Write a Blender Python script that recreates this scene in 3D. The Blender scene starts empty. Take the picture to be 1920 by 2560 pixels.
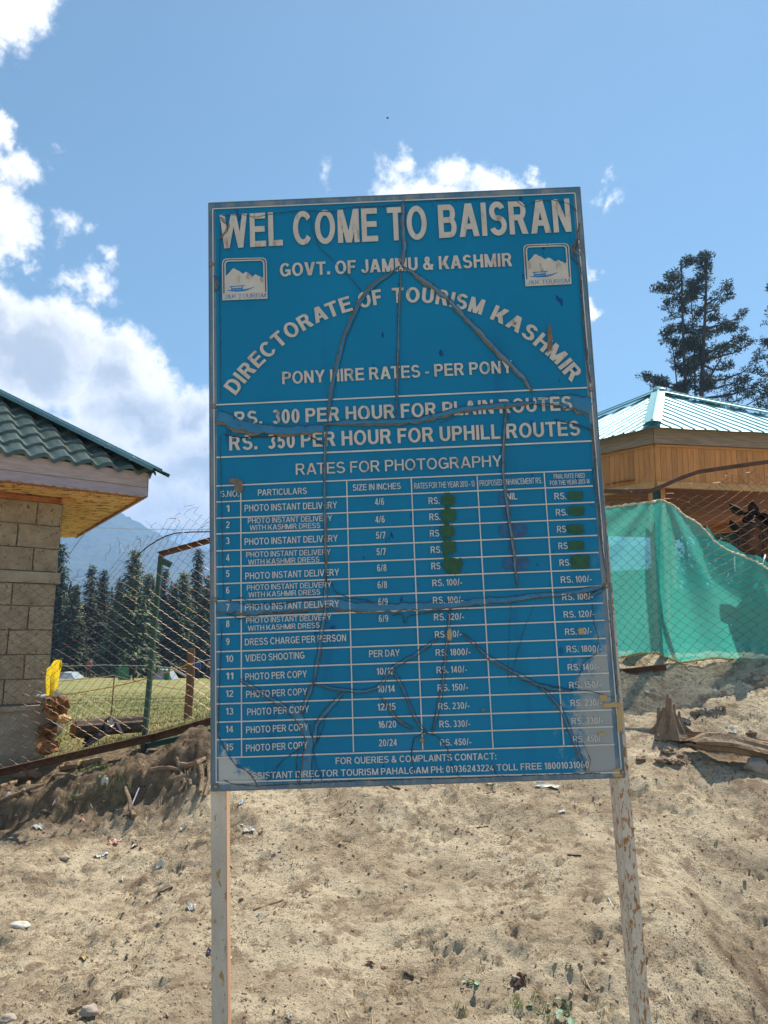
import bpy, math, random
import numpy as np
from mathutils import Vector, Matrix
random.seed(4)
rng = np.random.default_rng(4)
SC = bpy.context.scene
COL = SC.collection

# ---------------------------------------------------------------- camera
EYE = np.array([0.0, 0.0, 1.6])
FPX, PITCH, ROLL = 1850.0, math.radians(8.8), math.radians(0.7)
FW = np.array([0, math.cos(PITCH), math.sin(PITCH)])
_u = np.array([0, -math.sin(PITCH), math.cos(PITCH)])
_r = np.array([1.0, 0, 0])
RT = math.cos(ROLL) * _r + math.sin(ROLL) * _u
UP = math.cos(ROLL) * _u - math.sin(ROLL) * _r
cam = bpy.data.cameras.new('camera')
cam_o = bpy.data.objects.new('camera', cam)
COL.objects.link(cam_o)
cam.sensor_fit = 'VERTICAL'
cam.sensor_height = 36.0
cam.lens = 36.0 * FPX / 2560
cam.clip_start = 0.05
cam.clip_end = 20000
_m = Matrix(((RT[0], UP[0], -FW[0], EYE[0]), (RT[1], UP[1], -FW[1], EYE[1]),
             (RT[2], UP[2], -FW[2], EYE[2]), (0, 0, 0, 1)))
cam_o.matrix_world = _m
SC.camera = cam_o
SC.render.resolution_x, SC.render.resolution_y = 768, 1024

SUN_AZ, SUN_EL = math.radians(38), math.radians(60)   # azimuth to the right of +Y
sun_dir = Vector((math.sin(SUN_AZ) * math.cos(SUN_EL), math.cos(SUN_AZ) * math.cos(SUN_EL), math.sin(SUN_EL)))
sl = bpy.data.lights.new('sun', 'SUN')
sl.energy = 5.0
sl.angle = math.radians(0.5)
sl.color = (1.0, 0.91, 0.77)
so = bpy.data.objects.new('sun', sl)
so.rotation_euler = (-sun_dir).to_track_quat('-Z', 'Y').to_euler()
so.location = (0, 0, 30)
COL.objects.link(so)

SC.view_settings.view_transform = 'Standard'
SC.view_settings.look = 'None'
SC.view_settings.exposure = 0.95
SC.view_settings.gamma = 1.0
SC.view_settings.use_curve_mapping = False
SC.render.engine = 'CYCLES'
SC.cycles.max_bounces = 8
SC.cycles.transparent_max_bounces = 24
SC.cycles.volume_bounces = 1
SC.cycles.use_denoising = True


def ray(x, y):
    return (x - 960) / FPX * RT - (y - 1280) / FPX * UP + FW


def at(x, y, Y):
    """point seen at photo pixel (x, y) at distance Y in front of the camera"""
    d = ray(x, y)
    return EYE + d * (Y / d[1])


# ---------------------------------------------------------------- world: clear sky with cumulus
world = bpy.data.worlds.new('World')
SC.world = world
world.use_nodes = True
wt = world.node_tree
wt.nodes.clear()


def wn(t, **kw):
    n = wt.nodes.new(t)
    for k, v in kw.items():
        setattr(n, k, v)
    return n


def wmath(op, a, b=None, clamp=False):
    n = wn('ShaderNodeMath', operation=op, use_clamp=clamp)
    for i, v in enumerate((a, b)):
        if v is None:
            continue
        if isinstance(v, (int, float)):
            n.inputs[i].default_value = v
        else:
            wt.links.new(v, n.inputs[i])
    return n.outputs[0]


sky = wn('ShaderNodeTexSky', sky_type='NISHITA')
sky.sun_disc = False
sky.sun_elevation = SUN_EL
sky.sun_rotation = SUN_AZ
sky.altitude = 2400
sky.air_density = 1.0
sky.dust_density = 0.7
sky.ozone_density = 1.6
tc = wn('ShaderNodeTexCoord')
DIR = tc.outputs['Generated']


def wnoise(scale, detail, rough, vec=DIR, off=(0, 0, 0), color=False, dist=0.0):
    mp = wn('ShaderNodeMapping')
    mp.inputs['Location'].default_value = off
    wt.links.new(vec, mp.inputs['Vector'])
    n = wn('ShaderNodeTexNoise')
    n.inputs['Scale'].default_value = scale
    n.inputs['Detail'].default_value = detail
    n.inputs['Roughness'].default_value = rough
    n.inputs['Distortion'].default_value = dist
    wt.links.new(mp.outputs[0], n.inputs['Vector'])
    return n.outputs['Color' if color else 'Fac']


# billow the directions so that every cloud gets a broken, cauliflower outline
wc = wnoise(11.0, 7, 0.62, color=True)
vs = wn('ShaderNodeVectorMath', operation='SUBTRACT')
wt.links.new(wc, vs.inputs[0])
vs.inputs[1].default_value = (0.5, 0.5, 0.5)
vm = wn('ShaderNodeVectorMath', operation='MULTIPLY_ADD')
wt.links.new(vs.outputs[0], vm.inputs[0])
vm.inputs[1].default_value = (0.10, 0.10, 0.10)
wt.links.new(DIR, vm.inputs[2])
wc2 = wnoise(48.0, 5, 0.6, color=True, off=(2, 9, 4))
vs2 = wn('ShaderNodeVectorMath', operation='SUBTRACT')
wt.links.new(wc2, vs2.inputs[0])
vs2.inputs[1].default_value = (0.5, 0.5, 0.5)
vm2 = wn('ShaderNodeVectorMath', operation='MULTIPLY_ADD')
wt.links.new(vs2.outputs[0], vm2.inputs[0])
vm2.inputs[1].default_value = (0.03, 0.03, 0.03)
wt.links.new(vm.outputs[0], vm2.inputs[2])
WD = vm2.outputs[0]

# cumulus: direction (as seen from the meadow), half width, half height, density
CLOUDS = [
    (60, 20, 150, 110, 1.0), (-40, 40, 160, 130, 1.0), (-20, 320, 60, 130, 1.2), (20, 430, 110, 100, 1.3), (-60, 560, 170, 190, 1.5),
    (10, 610, 100, 110, 1.2), (85, 675, 42, 45, .62), (30, 640, 60, 60, .75), (165, 540, 52, 55, .55), (235, 570, 45, 35, .45), (132, 372, 42, 40, .4),
    (225, 690, 95, 55, .75), (185, 700, 70, 40, .66), (290, 640, 45, 40, .6),
    (100, 900, 290, 195, 2.1), (280, 940, 165, 165, 1.9), (-80, 860, 260, 240, 2.2), (340, 1050, 210, 195, 2.0),
    (470, 1040, 125, 118, 1.6), (500, 1180, 320, 150, 1.9), (150, 1180, 400, 170, 2.1), (420, 1270, 420, 90, 1.4),
    (1010, 440, 85, 75, .85), (1120, 450, 110, 75, .95), (1240, 470, 110, 60, .9), (1330, 440, 40, 40, .65), (1075, 500, 200, 60, .9),
    (820, 450, 50, 45, .36), (835, 480, 50, 40, .34), (1515, 425, 24, 32, .36), (1490, 470, 30, 40, .30), (1540, 480, 26, 36, .32),
    (1480, 662, 34, 32, .72), (1475, 770, 38, 52, .8),
]
# the same kind of fair weather cumulus elsewhere round the sky: azimuth, elevation, half width, half height (degrees), density
AROUND = [(-62, 22, 14, 9, 1.1), (-48, 36, 8, 5, .9), (75, 18, 12, 5, .9), (60, 44, 7, 3, .7), (110, 25, 13, 7, 1.), (150, 40, 10, 6, .9),
          (180, 20, 20, 7, 1.1), (-150, 30, 14, 8, 1.), (-110, 16, 18, 8, 1.1), (-95, 45, 9, 5, .8), (135, 62, 9, 6, .8), (-130, 65, 9, 6, .8)]
field = None


def add_cloud(c, e1, e2, a, b, s):
    global field
    d = []
    for e, w in ((e1, a), (e2, b)):
        n = wn('ShaderNodeVectorMath', operation='DOT_PRODUCT')
        wt.links.new(WD, n.inputs[0])
        n.inputs[1].default_value = tuple(e / w)
        d.append(n.outputs['Value'])
    r = wmath('SQRT', wmath('ADD', wmath('MULTIPLY', d[0], d[0]), wmath('MULTIPLY', d[1], d[1])))
    v = wmath('MULTIPLY', wmath('SUBTRACT', 1.0, r), s)
    n = wn('ShaderNodeVectorMath', operation='DOT_PRODUCT')
    wt.links.new(DIR, n.inputs[0])
    n.inputs[1].default_value = tuple(c)
    v = wmath('MINIMUM', v, wmath('SUBTRACT', wmath('MULTIPLY', n.outputs['Value'], 6.0), 2.0))
    field = v if field is None else wmath('MAXIMUM', field, v)


for x, y, a, b, s in CLOUDS:
    c = ray(x, y)
    L = np.linalg.norm(c)
    c = c / L
    e1 = RT - c * (RT @ c); e1 /= np.linalg.norm(e1)
    e2 = np.cross(c, e1)
    add_cloud(c, e1, e2, a / FPX / L ** 1.5, b / FPX / L ** 1.5, s)
for az, el, a, b, s in AROUND:
    az, el, a, b = (math.radians(v) for v in (az, el, a, b))
    c = np.array([math.sin(az) * math.cos(el), math.cos(az) * math.cos(el), math.sin(el)])
    e1 = np.cross(c, [0, 0, 1.0]); e1 /= np.linalg.norm(e1)
    add_cloud(c, e1, np.cross(c, e1), a, b, s)

puff = wnoise(16.0, 9, 0.68, off=(3.1, 1.7, 0.4))
puff2 = wnoise(5.0, 6, 0.6, off=(1.1, 4.7, 2.4))
dens = wmath('ADD', field, wmath('MULTIPLY', wmath('SUBTRACT', puff, 0.5), 1.9))
dens = wmath('ADD', dens, wmath('MULTIPLY', wmath('SUBTRACT', puff2, 0.5), 0.35))
mr = wn('ShaderNodeMapRange', interpolation_type='SMOOTHSTEP')
wt.links.new(dens, mr.inputs['Value'])
mr.inputs['From Min'].default_value = 0.10
mr.inputs['From Max'].default_value = 0.80
cover = mr.outputs[0]
# thick parts of a cloud go grey, and so do hollows in it
thick = wn('ShaderNodeMapRange', interpolation_type='SMOOTHSTEP')
wt.links.new(wmath('ADD', field, wmath('MULTIPLY', wmath('SUBTRACT', wnoise(9.0, 8, 0.6, vec=WD, off=(7, 2, 1)), 0.5), 2.4)), thick.inputs['Value'])
thick.inputs['From Min'].default_value = 0.55
thick.inputs['From Max'].default_value = 1.9
cc = wn('ShaderNodeMix', data_type='RGBA')
wt.links.new(thick.outputs[0], cc.inputs[0])
cc.inputs[6].default_value = (10.6, 10.0, 9.5, 1)
cc.inputs[7].default_value = (4.5, 4.6, 4.6, 1)
hs = wn('ShaderNodeHueSaturation')
wt.links.new(sky.outputs[0], hs.inputs['Color'])
hs.inputs['Saturation'].default_value = 1.10
mx = wn('ShaderNodeMix', data_type='RGBA')
wt.links.new(cover, mx.inputs[0])
tint = wn('ShaderNodeMix', data_type='RGBA', blend_type='MULTIPLY')
tint.inputs[0].default_value = 1.0
wt.links.new(hs.outputs[0], tint.inputs[6])
tint.inputs[7].default_value = (0.86, 1.06, 0.88, 1)
veil = wn('ShaderNodeMix', data_type='RGBA')
wt.links.new(wmath('MULTIPLY', wnoise(1.6, 5, 0.55, off=(5, 1, 8)), 0.10), veil.inputs[0])
wt.links.new(tint.outputs[2], veil.inputs[6])
veil.inputs[7].default_value = (8.0, 8.6, 9.0, 1)
wt.links.new(veil.outputs[2], mx.inputs[6])
wt.links.new(cc.outputs[2], mx.inputs[7])
bg = wn('ShaderNodeBackground')
bg.inputs['Strength'].default_value = 0.083
wt.links.new(mx.outputs[2], bg.inputs['Color'])
wo = wn('ShaderNodeOutputWorld')
wt.links.new(bg.outputs[0], wo.inputs['Surface'])
world.cycles.sampling_method = 'MANUAL'
world.cycles.sample_map_resolution = 512

# ---------------------------------------------------------------- mesh helpers
class MB:
    def __init__(s):
        s.v = []; s.f = []; s.n = 0

    def add(s, vs, fs):
        s.v.extend([tuple(map(float, p)) for p in vs])
        s.f.extend([tuple(int(i) + s.n for i in f) for f in fs])
        s.n += len(vs)
        return s

    def box(s, c, h, ax=None, taper=None):
        """centre, half sizes, optional 3 axes (rows)"""
        ax = np.eye(3) if ax is None else np.array(ax, float)
        vs = []
        for k in (-1, 1):
            t = 1 if taper is None or k < 0 else taper
            for i, j in ((-1, -1), (1, -1), (1, 1), (-1, 1)):
                vs.append(np.array(c) + ax[0] * h[0] * i * t + ax[1] * h[1] * j * t + ax[2] * h[2] * k)
        return s.add(vs, [(3, 2, 1, 0), (4, 5, 6, 7), (0, 1, 5, 4), (1, 2, 6, 5), (2, 3, 7, 6), (3, 0, 4, 7)])

    def tube(s, pts, r, n=5, cap=True, flat=1.0, twist=0):
        pts = [np.array(p, float) for p in pts]
        rs = [r] * len(pts) if isinstance(r, (int, float)) else list(r)
        vs = []; fs = []
        ref = None
        for i, p in enumerate(pts):
            t = pts[min(i + 1, len(pts) - 1)] - pts[max(i - 1, 0)]
            t = t / (np.linalg.norm(t) + 1e-9)
            if ref is None:
                ref = np.cross(t, [0.13, 0.31, 0.94]) if abs(t[2]) < 0.95 else np.cross(t, [1, 0.1, 0.05])
            a = ref - t * (ref @ t)
            a /= np.linalg.norm(a) + 1e-9
            ref = a
            b = np.cross(t, a)
            for k in range(n):
                w = 2 * math.pi * (k + .5) / n + twist
                vs.append(p + rs[i] * (math.cos(w) * a + flat * math.sin(w) * b))
        m = len(pts)
        for i in range(m - 1):
            for k in range(n):
                k2 = (k + 1) % n
                fs.append((i * n + k, i * n + k2, (i + 1) * n + k2, (i + 1) * n + k))
        if cap:
            fs.append(tuple(range(n - 1, -1, -1)))
            fs.append(tuple((m - 1) * n + k for k in range(n)))
        return s.add(vs, fs)

    def beam(s, a, b, w, h, up=(0, 0, 1)):
        """rectangular bar from a to b, width w (sideways) and height h (along up)"""
        a = np.array(a, float); b = np.array(b, float)
        t = b - a; L = np.linalg.norm(t); t /= L
        sd = np.cross(t, up); sd /= np.linalg.norm(sd)
        u = np.cross(sd, t)
        return s.box((a + b) / 2, (w / 2, L / 2, h / 2), (sd, t, u))

    def grid(s, P):
        """P: array (m, n, 3)"""
        m, n = P.shape[:2]
        idx = np.arange(m * n).reshape(m, n)
        fs = np.stack([idx[:-1, :-1], idx[:-1, 1:], idx[1:, 1:], idx[1:, :-1]], -1).reshape(-1, 4)
        return s.add(P.reshape(-1, 3), fs)

    def rock(s, c, r, seed=0, sub=1, rough=.25, squash=(1, 1, .7)):
        rr = np.random.default_rng(seed)
        vs, fs = ICO[sub]
        d = 1 + rough * (vnoise(vs * 1.9 + rr.uniform(0, 50, 3)) - .5) * 2
        return s.add(np.array(c) + vs * d[:, None] * r * np.array(squash), fs)

    def build(s, name, mat, parent=None, smooth=False, angle=None):
        me = bpy.data.meshes.new(name)
        me.from_pydata(s.v, [], s.f)
        me.materials.append(mat)
        if smooth:
            me.polygons.foreach_set('use_smooth', [True] * len(me.polygons))
        me.update()
        o = bpy.data.objects.new(name, me)
        COL.objects.link(o)
        if parent is not None:
            attach(o, parent)
        return o


def world_origin(o):
    p = np.zeros(3)
    while o is not None:
        p = p + np.array(o.location)
        o = o.parent
    return p


def attach(o, parent, local=None):
    """parent o and express its world-space mesh in the parent's own space"""
    o.parent = parent
    local = parent.get('_local', 0) if local is None else local
    if local:
        o['_local'] = 1
        return
    off = world_origin(parent)
    if np.abs(off).sum() > 0:
        o.data.transform(Matrix.Translation(Vector(-off)))


def ico(sub):
    t = (1 + 5 ** .5) / 2
    v = [(-1, t, 0), (1, t, 0), (-1, -t, 0), (1, -t, 0), (0, -1, t), (0, 1, t), (0, -1, -t), (0, 1, -t), (t, 0, -1), (t, 0, 1), (-t, 0, -1), (-t, 0, 1)]
    f = [(0, 11, 5), (0, 5, 1), (0, 1, 7), (0, 7, 10), (0, 10, 11), (1, 5, 9), (5, 11, 4), (11, 10, 2), (10, 7, 6), (7, 1, 8),
         (3, 9, 4), (3, 4, 2), (3, 2, 6), (3, 6, 8), (3, 8, 9), (4, 9, 5), (2, 4, 11), (6, 2, 10), (8, 6, 7), (9, 8, 1)]
    v = [np.array(p) / np.linalg.norm(p) for p in v]
    for _ in range(sub):
        mid = {}; nf = []

        def md(a, b):
            k = (min(a, b), max(a, b))
            if k not in mid:
                p = v[a] + v[b]; v.append(p / np.linalg.norm(p)); mid[k] = len(v) - 1
            return mid[k]
        for a, b, c in f:
            x, y, z = md(a, b), md(b, c), md(c, a)
            nf += [(a, x, z), (b, y, x), (c, z, y), (x, y, z)]
        f = nf
    return np.array(v), f


def _hash(ix, iy, iz):
    h = (ix * 374761393 + iy * 668265263 + iz * 2147483647 + 1274126177) & 0xffffffff
    h = ((h ^ (h >> 13)) * 1274126177) & 0xffffffff
    h = h ^ (h >> 16)
    return (h & 0xffffff) / float(0xffffff)


def vnoise(p):
    p = np.asarray(p, float)
    if p.shape[-1] == 2:
        p = np.concatenate([p, np.zeros(p.shape[:-1] + (1,))], -1)
    i = np.floor(p).astype(np.int64); f = p - i
    f = f * f * (3 - 2 * f)
    r = 0
    two = not np.any(p[..., 2])
    for dz in ((0,) if two else (0, 1)):
        wz = 1 if two else (f[..., 2] if dz else 1 - f[..., 2])
        for dx in (0, 1):
            wx = f[..., 0] if dx else 1 - f[..., 0]
            for dy in (0, 1):
                wy = f[..., 1] if dy else 1 - f[..., 1]
                r = r + wx * wy * wz * _hash(i[..., 0] + dx, i[..., 1] + dy, i[..., 2] + dz)
    return r


def fbm(p, oct=4, lac=2.03, gain=.5):
    a, s, t = 1.0, 0, 0
    for k in range(oct):
        s = s + a * (vnoise(np.asarray(p) * lac ** k + 17.3 * k) - .5); t += a; a *= gain
    return s / t * 2


ICO = [ico(0), ico(1), ico(2)]


def tag(o, label=None, cat=None, group=None, kind=None):
    for k, v in (('label', label), ('category', cat), ('group', group), ('kind', kind)):
        if v:
            o[k] = v
    return o


def thing(name, label, cat, loc, group=None):
    o = bpy.data.objects.new(name, None)
    o.empty_display_size = .1
    o.location = tuple(float(x) for x in loc)
    COL.objects.link(o)
    return tag(o, label, cat, group)


def copy_tree(o, parent=None):
    c = o.copy(); COL.objects.link(c)
    if parent is not None:
        c.parent = parent
    for ch in list(o.children):
        copy_tree(ch, c)
    return c


# ---------------------------------------------------------------- materials
def mat(name, col, rough=.7, metal=0.0, vary=None, vscale=8.0, vstretch=(1, 1, 1), bump=0.0, bscale=60.0, bstretch=(1, 1, 1),
        spots=None, sscale=20.0, samount=.55, sstretch=(1, 1, 1), spec=.5, coords='Object', island=0.0, rand=0.0, detail=6, bdist=.02, soft=.06):
    m = bpy.data.materials.new(name)
    m.use_nodes = True
    nt = m.node_tree; N = nt.nodes; Lk = nt.links
    b = N['Principled BSDF']
    b.inputs['Roughness'].default_value = rough
    b.inputs['Metallic'].default_value = metal
    b.inputs['Specular IOR Level'].default_value = spec
    t = N.new('ShaderNodeTexCoord')

    def noise(scale, stretch, det=detail, rg=.6):
        mp = N.new('ShaderNodeMapping'); mp.inputs['Scale'].default_value = stretch
        Lk.new(t.outputs[coords], mp.inputs['Vector'])
        n = N.new('ShaderNodeTexNoise'); n.inputs['Scale'].default_value = scale
        n.inputs['Detail'].default_value = det; n.inputs['Roughness'].default_value = rg
        Lk.new(mp.outputs[0], n.inputs['Vector'])
        return n.outputs['Fac']

    rgb = N.new('ShaderNodeRGB'); rgb.outputs[0].default_value = (*col, 1)
    c = rgb.outputs[0]
    if vary is not None:
        r = N.new('ShaderNodeMapRange')
        Lk.new(noise(vscale, vstretch), r.inputs['Value'])
        r.inputs['From Min'].default_value = .32; r.inputs['From Max'].default_value = .68
        mx = N.new('ShaderNodeMix'); mx.data_type = 'RGBA'
        Lk.new(r.outputs[0], mx.inputs[0]); Lk.new(c, mx.inputs[6]); mx.inputs[7].default_value = (*vary, 1)
        c = mx.outputs[2]
    if spots is not None:
        r = N.new('ShaderNodeMapRange'); r.interpolation_type = 'SMOOTHSTEP'
        Lk.new(noise(sscale, sstretch, 8, .68), r.inputs['Value'])
        r.inputs['From Min'].default_value = samount; r.inputs['From Max'].default_value = samount + soft
        mx = N.new('ShaderNodeMix'); mx.data_type = 'RGBA'
        Lk.new(r.outputs[0], mx.inputs[0]); Lk.new(c, mx.inputs[6]); mx.inputs[7].default_value = (*spots, 1)
        c = mx.outputs[2]
    if island or rand:
        g = N.new('ShaderNodeNewGeometry') if island else N.new('ShaderNodeObjectInfo')
        o_ = g.outputs['Random Per Island'] if island else g.outputs['Random']
        r = N.new('ShaderNodeMapRange'); Lk.new(o_, r.inputs['Value'])
        a = island or rand
        r.inputs['To Min'].default_value = 1 - a; r.inputs['To Max'].default_value = 1 + a
        h = N.new('ShaderNodeHueSaturation'); Lk.new(c, h.inputs['Color']); Lk.new(r.outputs[0], h.inputs['Value'])
        c = h.outputs[0]
    Lk.new(c, b.inputs['Base Color'])
    if bump:
        bp = N.new('ShaderNodeBump'); bp.inputs['Strength'].default_value = bump; bp.inputs['Distance'].default_value = bdist
        Lk.new(noise(bscale, bstretch), bp.inputs['Height']); Lk.new(bp.outputs[0], b.inputs['Normal'])
    return m


M = {}
M['block'] = mat('concrete_block', (.44, .36, .25), .93, vary=(.29, .235, .16), vscale=9, spots=(.14, .12, .09), sscale=30, samount=.575, bump=1.0, bscale=42, rand=.10)
M['mortar'] = mat('mortar', (.29, .25, .19), .95, vary=(.17, .15, .12), vscale=20, bump=.7, bscale=80)
M['plinth'] = mat('cement_render', (.42, .355, .27), .93, vary=(.26, .22, .16), vscale=5, bump=.5, bscale=45)
M['roof_dark'] = mat('dark_green_roof_metal', (.038, .070, .055), .36, .05, vary=(.085, .105, .09), vscale=9, spots=(.02, .04, .032), sscale=22, samount=.57)
M['cap'] = mat('blue_grey_ridge_metal', (.13, .25, .27), .35, .5, vary=(.08, .18, .2), vscale=6)
M['fascia'] = mat('weathered_pink_board', (.46, .37, .34), .85, vary=(.33, .26, .23), vscale=7, vstretch=(1, 1, 9), spots=(.17, .10, .07), sscale=9, samount=.69, bump=.25, bscale=30, bstretch=(1, 1, 10))
M['fascia2'] = mat('weathered_lilac_board', (.40, .33, .35), .85, vary=(.30, .25, .26), vscale=7, vstretch=(1, 1, 9), bump=.25, bscale=30, bstretch=(1, 1, 10))
M['orange_trim'] = mat('orange_varnished_trim', (.42, .17, .05), .55, vary=(.25, .09, .03), vscale=11, vstretch=(1, 1, 5))
M['soffit'] = mat('yellow_brown_ribbed_sheet', (.86, .50, .18), .5, vary=(.90, .62, .30), vscale=9, spots=(.20, .07, .02), sscale=13, sstretch=(.6, 2.4, 1), samount=.535, bump=.5, bscale=20, soft=.05)
M['teal'] = mat('teal_roof_metal', (.15, .37, .40), .36, .35, vary=(.21, .44, .47), vscale=1.5, spots=(.12, .27, .28), sscale=9, samount=.64, bump=.15, bscale=7)
M['greywood'] = mat('weathered_grey_wood', (.33, .25, .18), .85, vary=(.20, .15, .11), vscale=4, vstretch=(1, 1, 12), bump=.3, bscale=14, bstretch=(1, 1, 12), rand=.1)
M['plank'] = mat('varnished_pine_plank', (.55, .245, .06), .5, vary=(.42, .17, .04), vscale=6, vstretch=(3, 3, .6), spots=(.17, .06, .02), sscale=9, samount=.70, rand=.16)
M['plank_dark'] = mat('dark_varnished_plank', (.33, .12, .04), .5, vary=(.24, .085, .03), vscale=5, vstretch=(6, .6, 1), rand=.12)
M['palewood'] = mat('pale_pine', (.55, .31, .12), .6, vary=(.43, .23, .09), vscale=6, vstretch=(1, 1, 8))
M['rust'] = mat('rusty_angle_iron', (.085, .045, .032), .75, .3, vary=(.15, .075, .045), vscale=14, spots=(.30, .25, .19), sscale=60, samount=.70, bump=.2, bscale=90)
M['green_iron'] = mat('dark_green_painted_iron', (.018, .07, .055), .5, .2, vary=(.03, .09, .07), vscale=10, spots=(.12, .08, .05), sscale=40, samount=.69)
M['wire'] = mat('galvanised_rusty_wire', (.17, .14, .115), .45, .55, vary=(.16, .075, .035), vscale=2.2, rand=.25)
M['wire_dark'] = mat('dark_old_wire', (.09, .08, .07), .5, .6, vary=(.16, .10, .06), vscale=3)
M['cable'] = mat('black_rubber_cable', (.02, .02, .022), .6)
M['rope'] = mat('pale_rope', (.55, .52, .46), .8)
M['post_white'] = mat('rusting_white_paint', (.66, .59, .49), .6, vary=(.50, .45, .37), vscale=9, spots=(.34, .15, .045), sscale=95, sstretch=(1, 1, .35), samount=.515, bump=.15, bscale=90)
M['post_grey'] = mat('old_white_paint_with_rust_specks', (.66, .60, .52), .65, vary=(.45, .40, .33), vscale=10, vstretch=(1, 1, .3), spots=(.36, .23, .09), sscale=55, sstretch=(1, 1, .5), samount=.575, bump=.15, bscale=90)
M['post_wood'] = mat('raw_wood_side', (.60, .40, .24), .8, vary=(.45, .25, .15), vscale=20, vstretch=(1, 1, .1), bump=.3, bscale=60, bstretch=(1, 1, .06))
M['bark'] = mat('bark', (.10, .075, .055), .95, vary=(.05, .04, .032), vscale=6, vstretch=(1, 1, .3), bump=.5, bscale=12)
M['bark_dark'] = mat('dark_pine_bark', (.045, .038, .034), .95, vary=(.07, .055, .045), vscale=3)
M['deadwood'] = mat('dead_grey_wood', (.29, .21, .135), .9, vary=(.18, .12, .08), vscale=8, vstretch=(1, 1, 1), spots=(.07, .045, .03), sscale=14, samount=.6, sstretch=(.4, 1, 1), bump=.9, bscale=40)
M['rotwood'] = mat('rotten_orange_wood', (.42, .19, .07), .9, vary=(.20, .09, .04), vscale=13, spots=(.04, .025, .015), sscale=16, samount=.56, bump=1, bscale=30)
M['stone'] = mat('field_stone', (.36, .31, .26), .9, vary=(.25, .21, .17), vscale=14, bump=.5, bscale=50)
M['litter_white'] = mat('dirty_white_plastic', (.55, .54, .49), .6, vary=(.38, .36, .31), vscale=30, spots=(.30, .22, .15), sscale=30, samount=.63)
M['litter_red'] = mat('red_wrapper', (.60, .12, .05), .5, vary=(.5, .35, .28), vscale=25)
M['litter_pink'] = mat('pink_paper', (.62, .40, .38), .6)
M['litter_dark'] = mat('dark_plastic', (.05, .045, .07), .35)
M['yellow_sheet'] = None
M['black_sheet'] = mat('black_plastic_sheet', (.02, .022, .025), .4, vary=(.09, .09, .09), vscale=9)
M['tape_pink'] = mat('pink_white_tape', (.72, .56, .58), .6)
M['tape_orange'] = mat('orange_cord', (.75, .38, .06), .6)
M['tape_blue'] = mat('blue_white_tape', (.58, .64, .78), .6)
M['stake'] = mat('brown_stake_wood', (.24, .14, .085), .85, vary=(.15, .085, .05), vscale=20, vstretch=(1, 1, .2))
M['needle_far'] = mat('fir_needles', (.055, .085, .045), .8, vary=(.030, .050, .033), vscale=.8, island=.45, spec=.2)
M['needle_far2'] = mat('pale_fir_needles', (.11, .15, .065), .8, vary=(.05, .08, .042), vscale=.8, island=.45, spec=.2)
M['needle_pine'] = mat('pine_needles', (.026, .042, .022), .75, vary=(.048, .058, .032), vscale=1.2, island=.4, spec=.25)
M['leaf'] = mat('green_leaf', (.13, .22, .09), .55, vary=(.07, .15, .05), vscale=30, island=.2)
M['leaf_pale'] = mat('dusty_pale_leaf', (.22, .31, .21), .6, vary=(.14, .23, .12), vscale=30, island=.15)
M['grass'] = mat('meadow_grass', (.20, .22, .08), .7, vary=(.30, .27, .12), vscale=1.3, island=.35)
M['grass_fresh'] = mat('fresh_grass', (.12, .23, .035), .65, vary=(.20, .27, .07), vscale=6, island=.35)
M['mountain'] = mat('forested_mountain', (.035, .055, .03), .95, vary=(.075, .085, .045), vscale=.012, bump=1, bscale=.05, bdist=8)
M['horse'] = mat('dark_bay_coat', (.14, .062, .03), .6, spec=.12, vary=(.028, .016, .011), vscale=4, bump=.1, bscale=80)
M['horse2'] = mat('chestnut_coat', (.07, .028, .013), .6, spec=.15, vary=(.045, .02, .012), vscale=4)
M['mane'] = mat('black_mane', (.012, .010, .010), .85, vary=(.03, .02, .015), vscale=25, spec=.05)
M['ear_in'] = mat('dark_ear_fur', (.02, .014, .012), .8)
M['blaze'] = mat('grey_face_hair', (.15, .13, .12), .8)
M['leather'] = mat('brown_leather_strap', (.16, .065, .04), .5, vary=(.10, .04, .028), vscale=20)
M['webbing'] = mat('grey_webbing', (.05, .048, .052), .9, spec=.05)
M['eye'] = mat('eye', (.01, .008, .007), .1)
M['screw'] = mat('screw_steel', (.28, .26, .23), .45, .7, spots=(.12, .06, .03), sscale=300, samount=.55)
M['skin'] = mat('skin', (.35, .2, .13), .6)
M['cloth_dark'] = mat('dark_clothing', (.015, .016, .02), .9)
M['cloth_red'] = mat('red_clothing', (.30, .10, .09), .9)
M['cloth_blue'] = mat('blue_clothing', (.03, .07, .25), .9)
M['board_green'] = mat('green_board', (.03, .20, .08), .7)
M['tent_pale'] = mat('pale_tarpaulin', (.24, .29, .34), .8)
M['bird'] = mat('dark_feather', (.03, .03, .035), .7)
M['hem'] = mat('frayed_cream_edge', (.58, .50, .32), .8, vary=(.70, .68, .60), vscale=12)
M['hem_yellow'] = mat('mustard_edge_cord', (.50, .33, .09), .8, vary=(.36, .24, .08), vscale=12)


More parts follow.
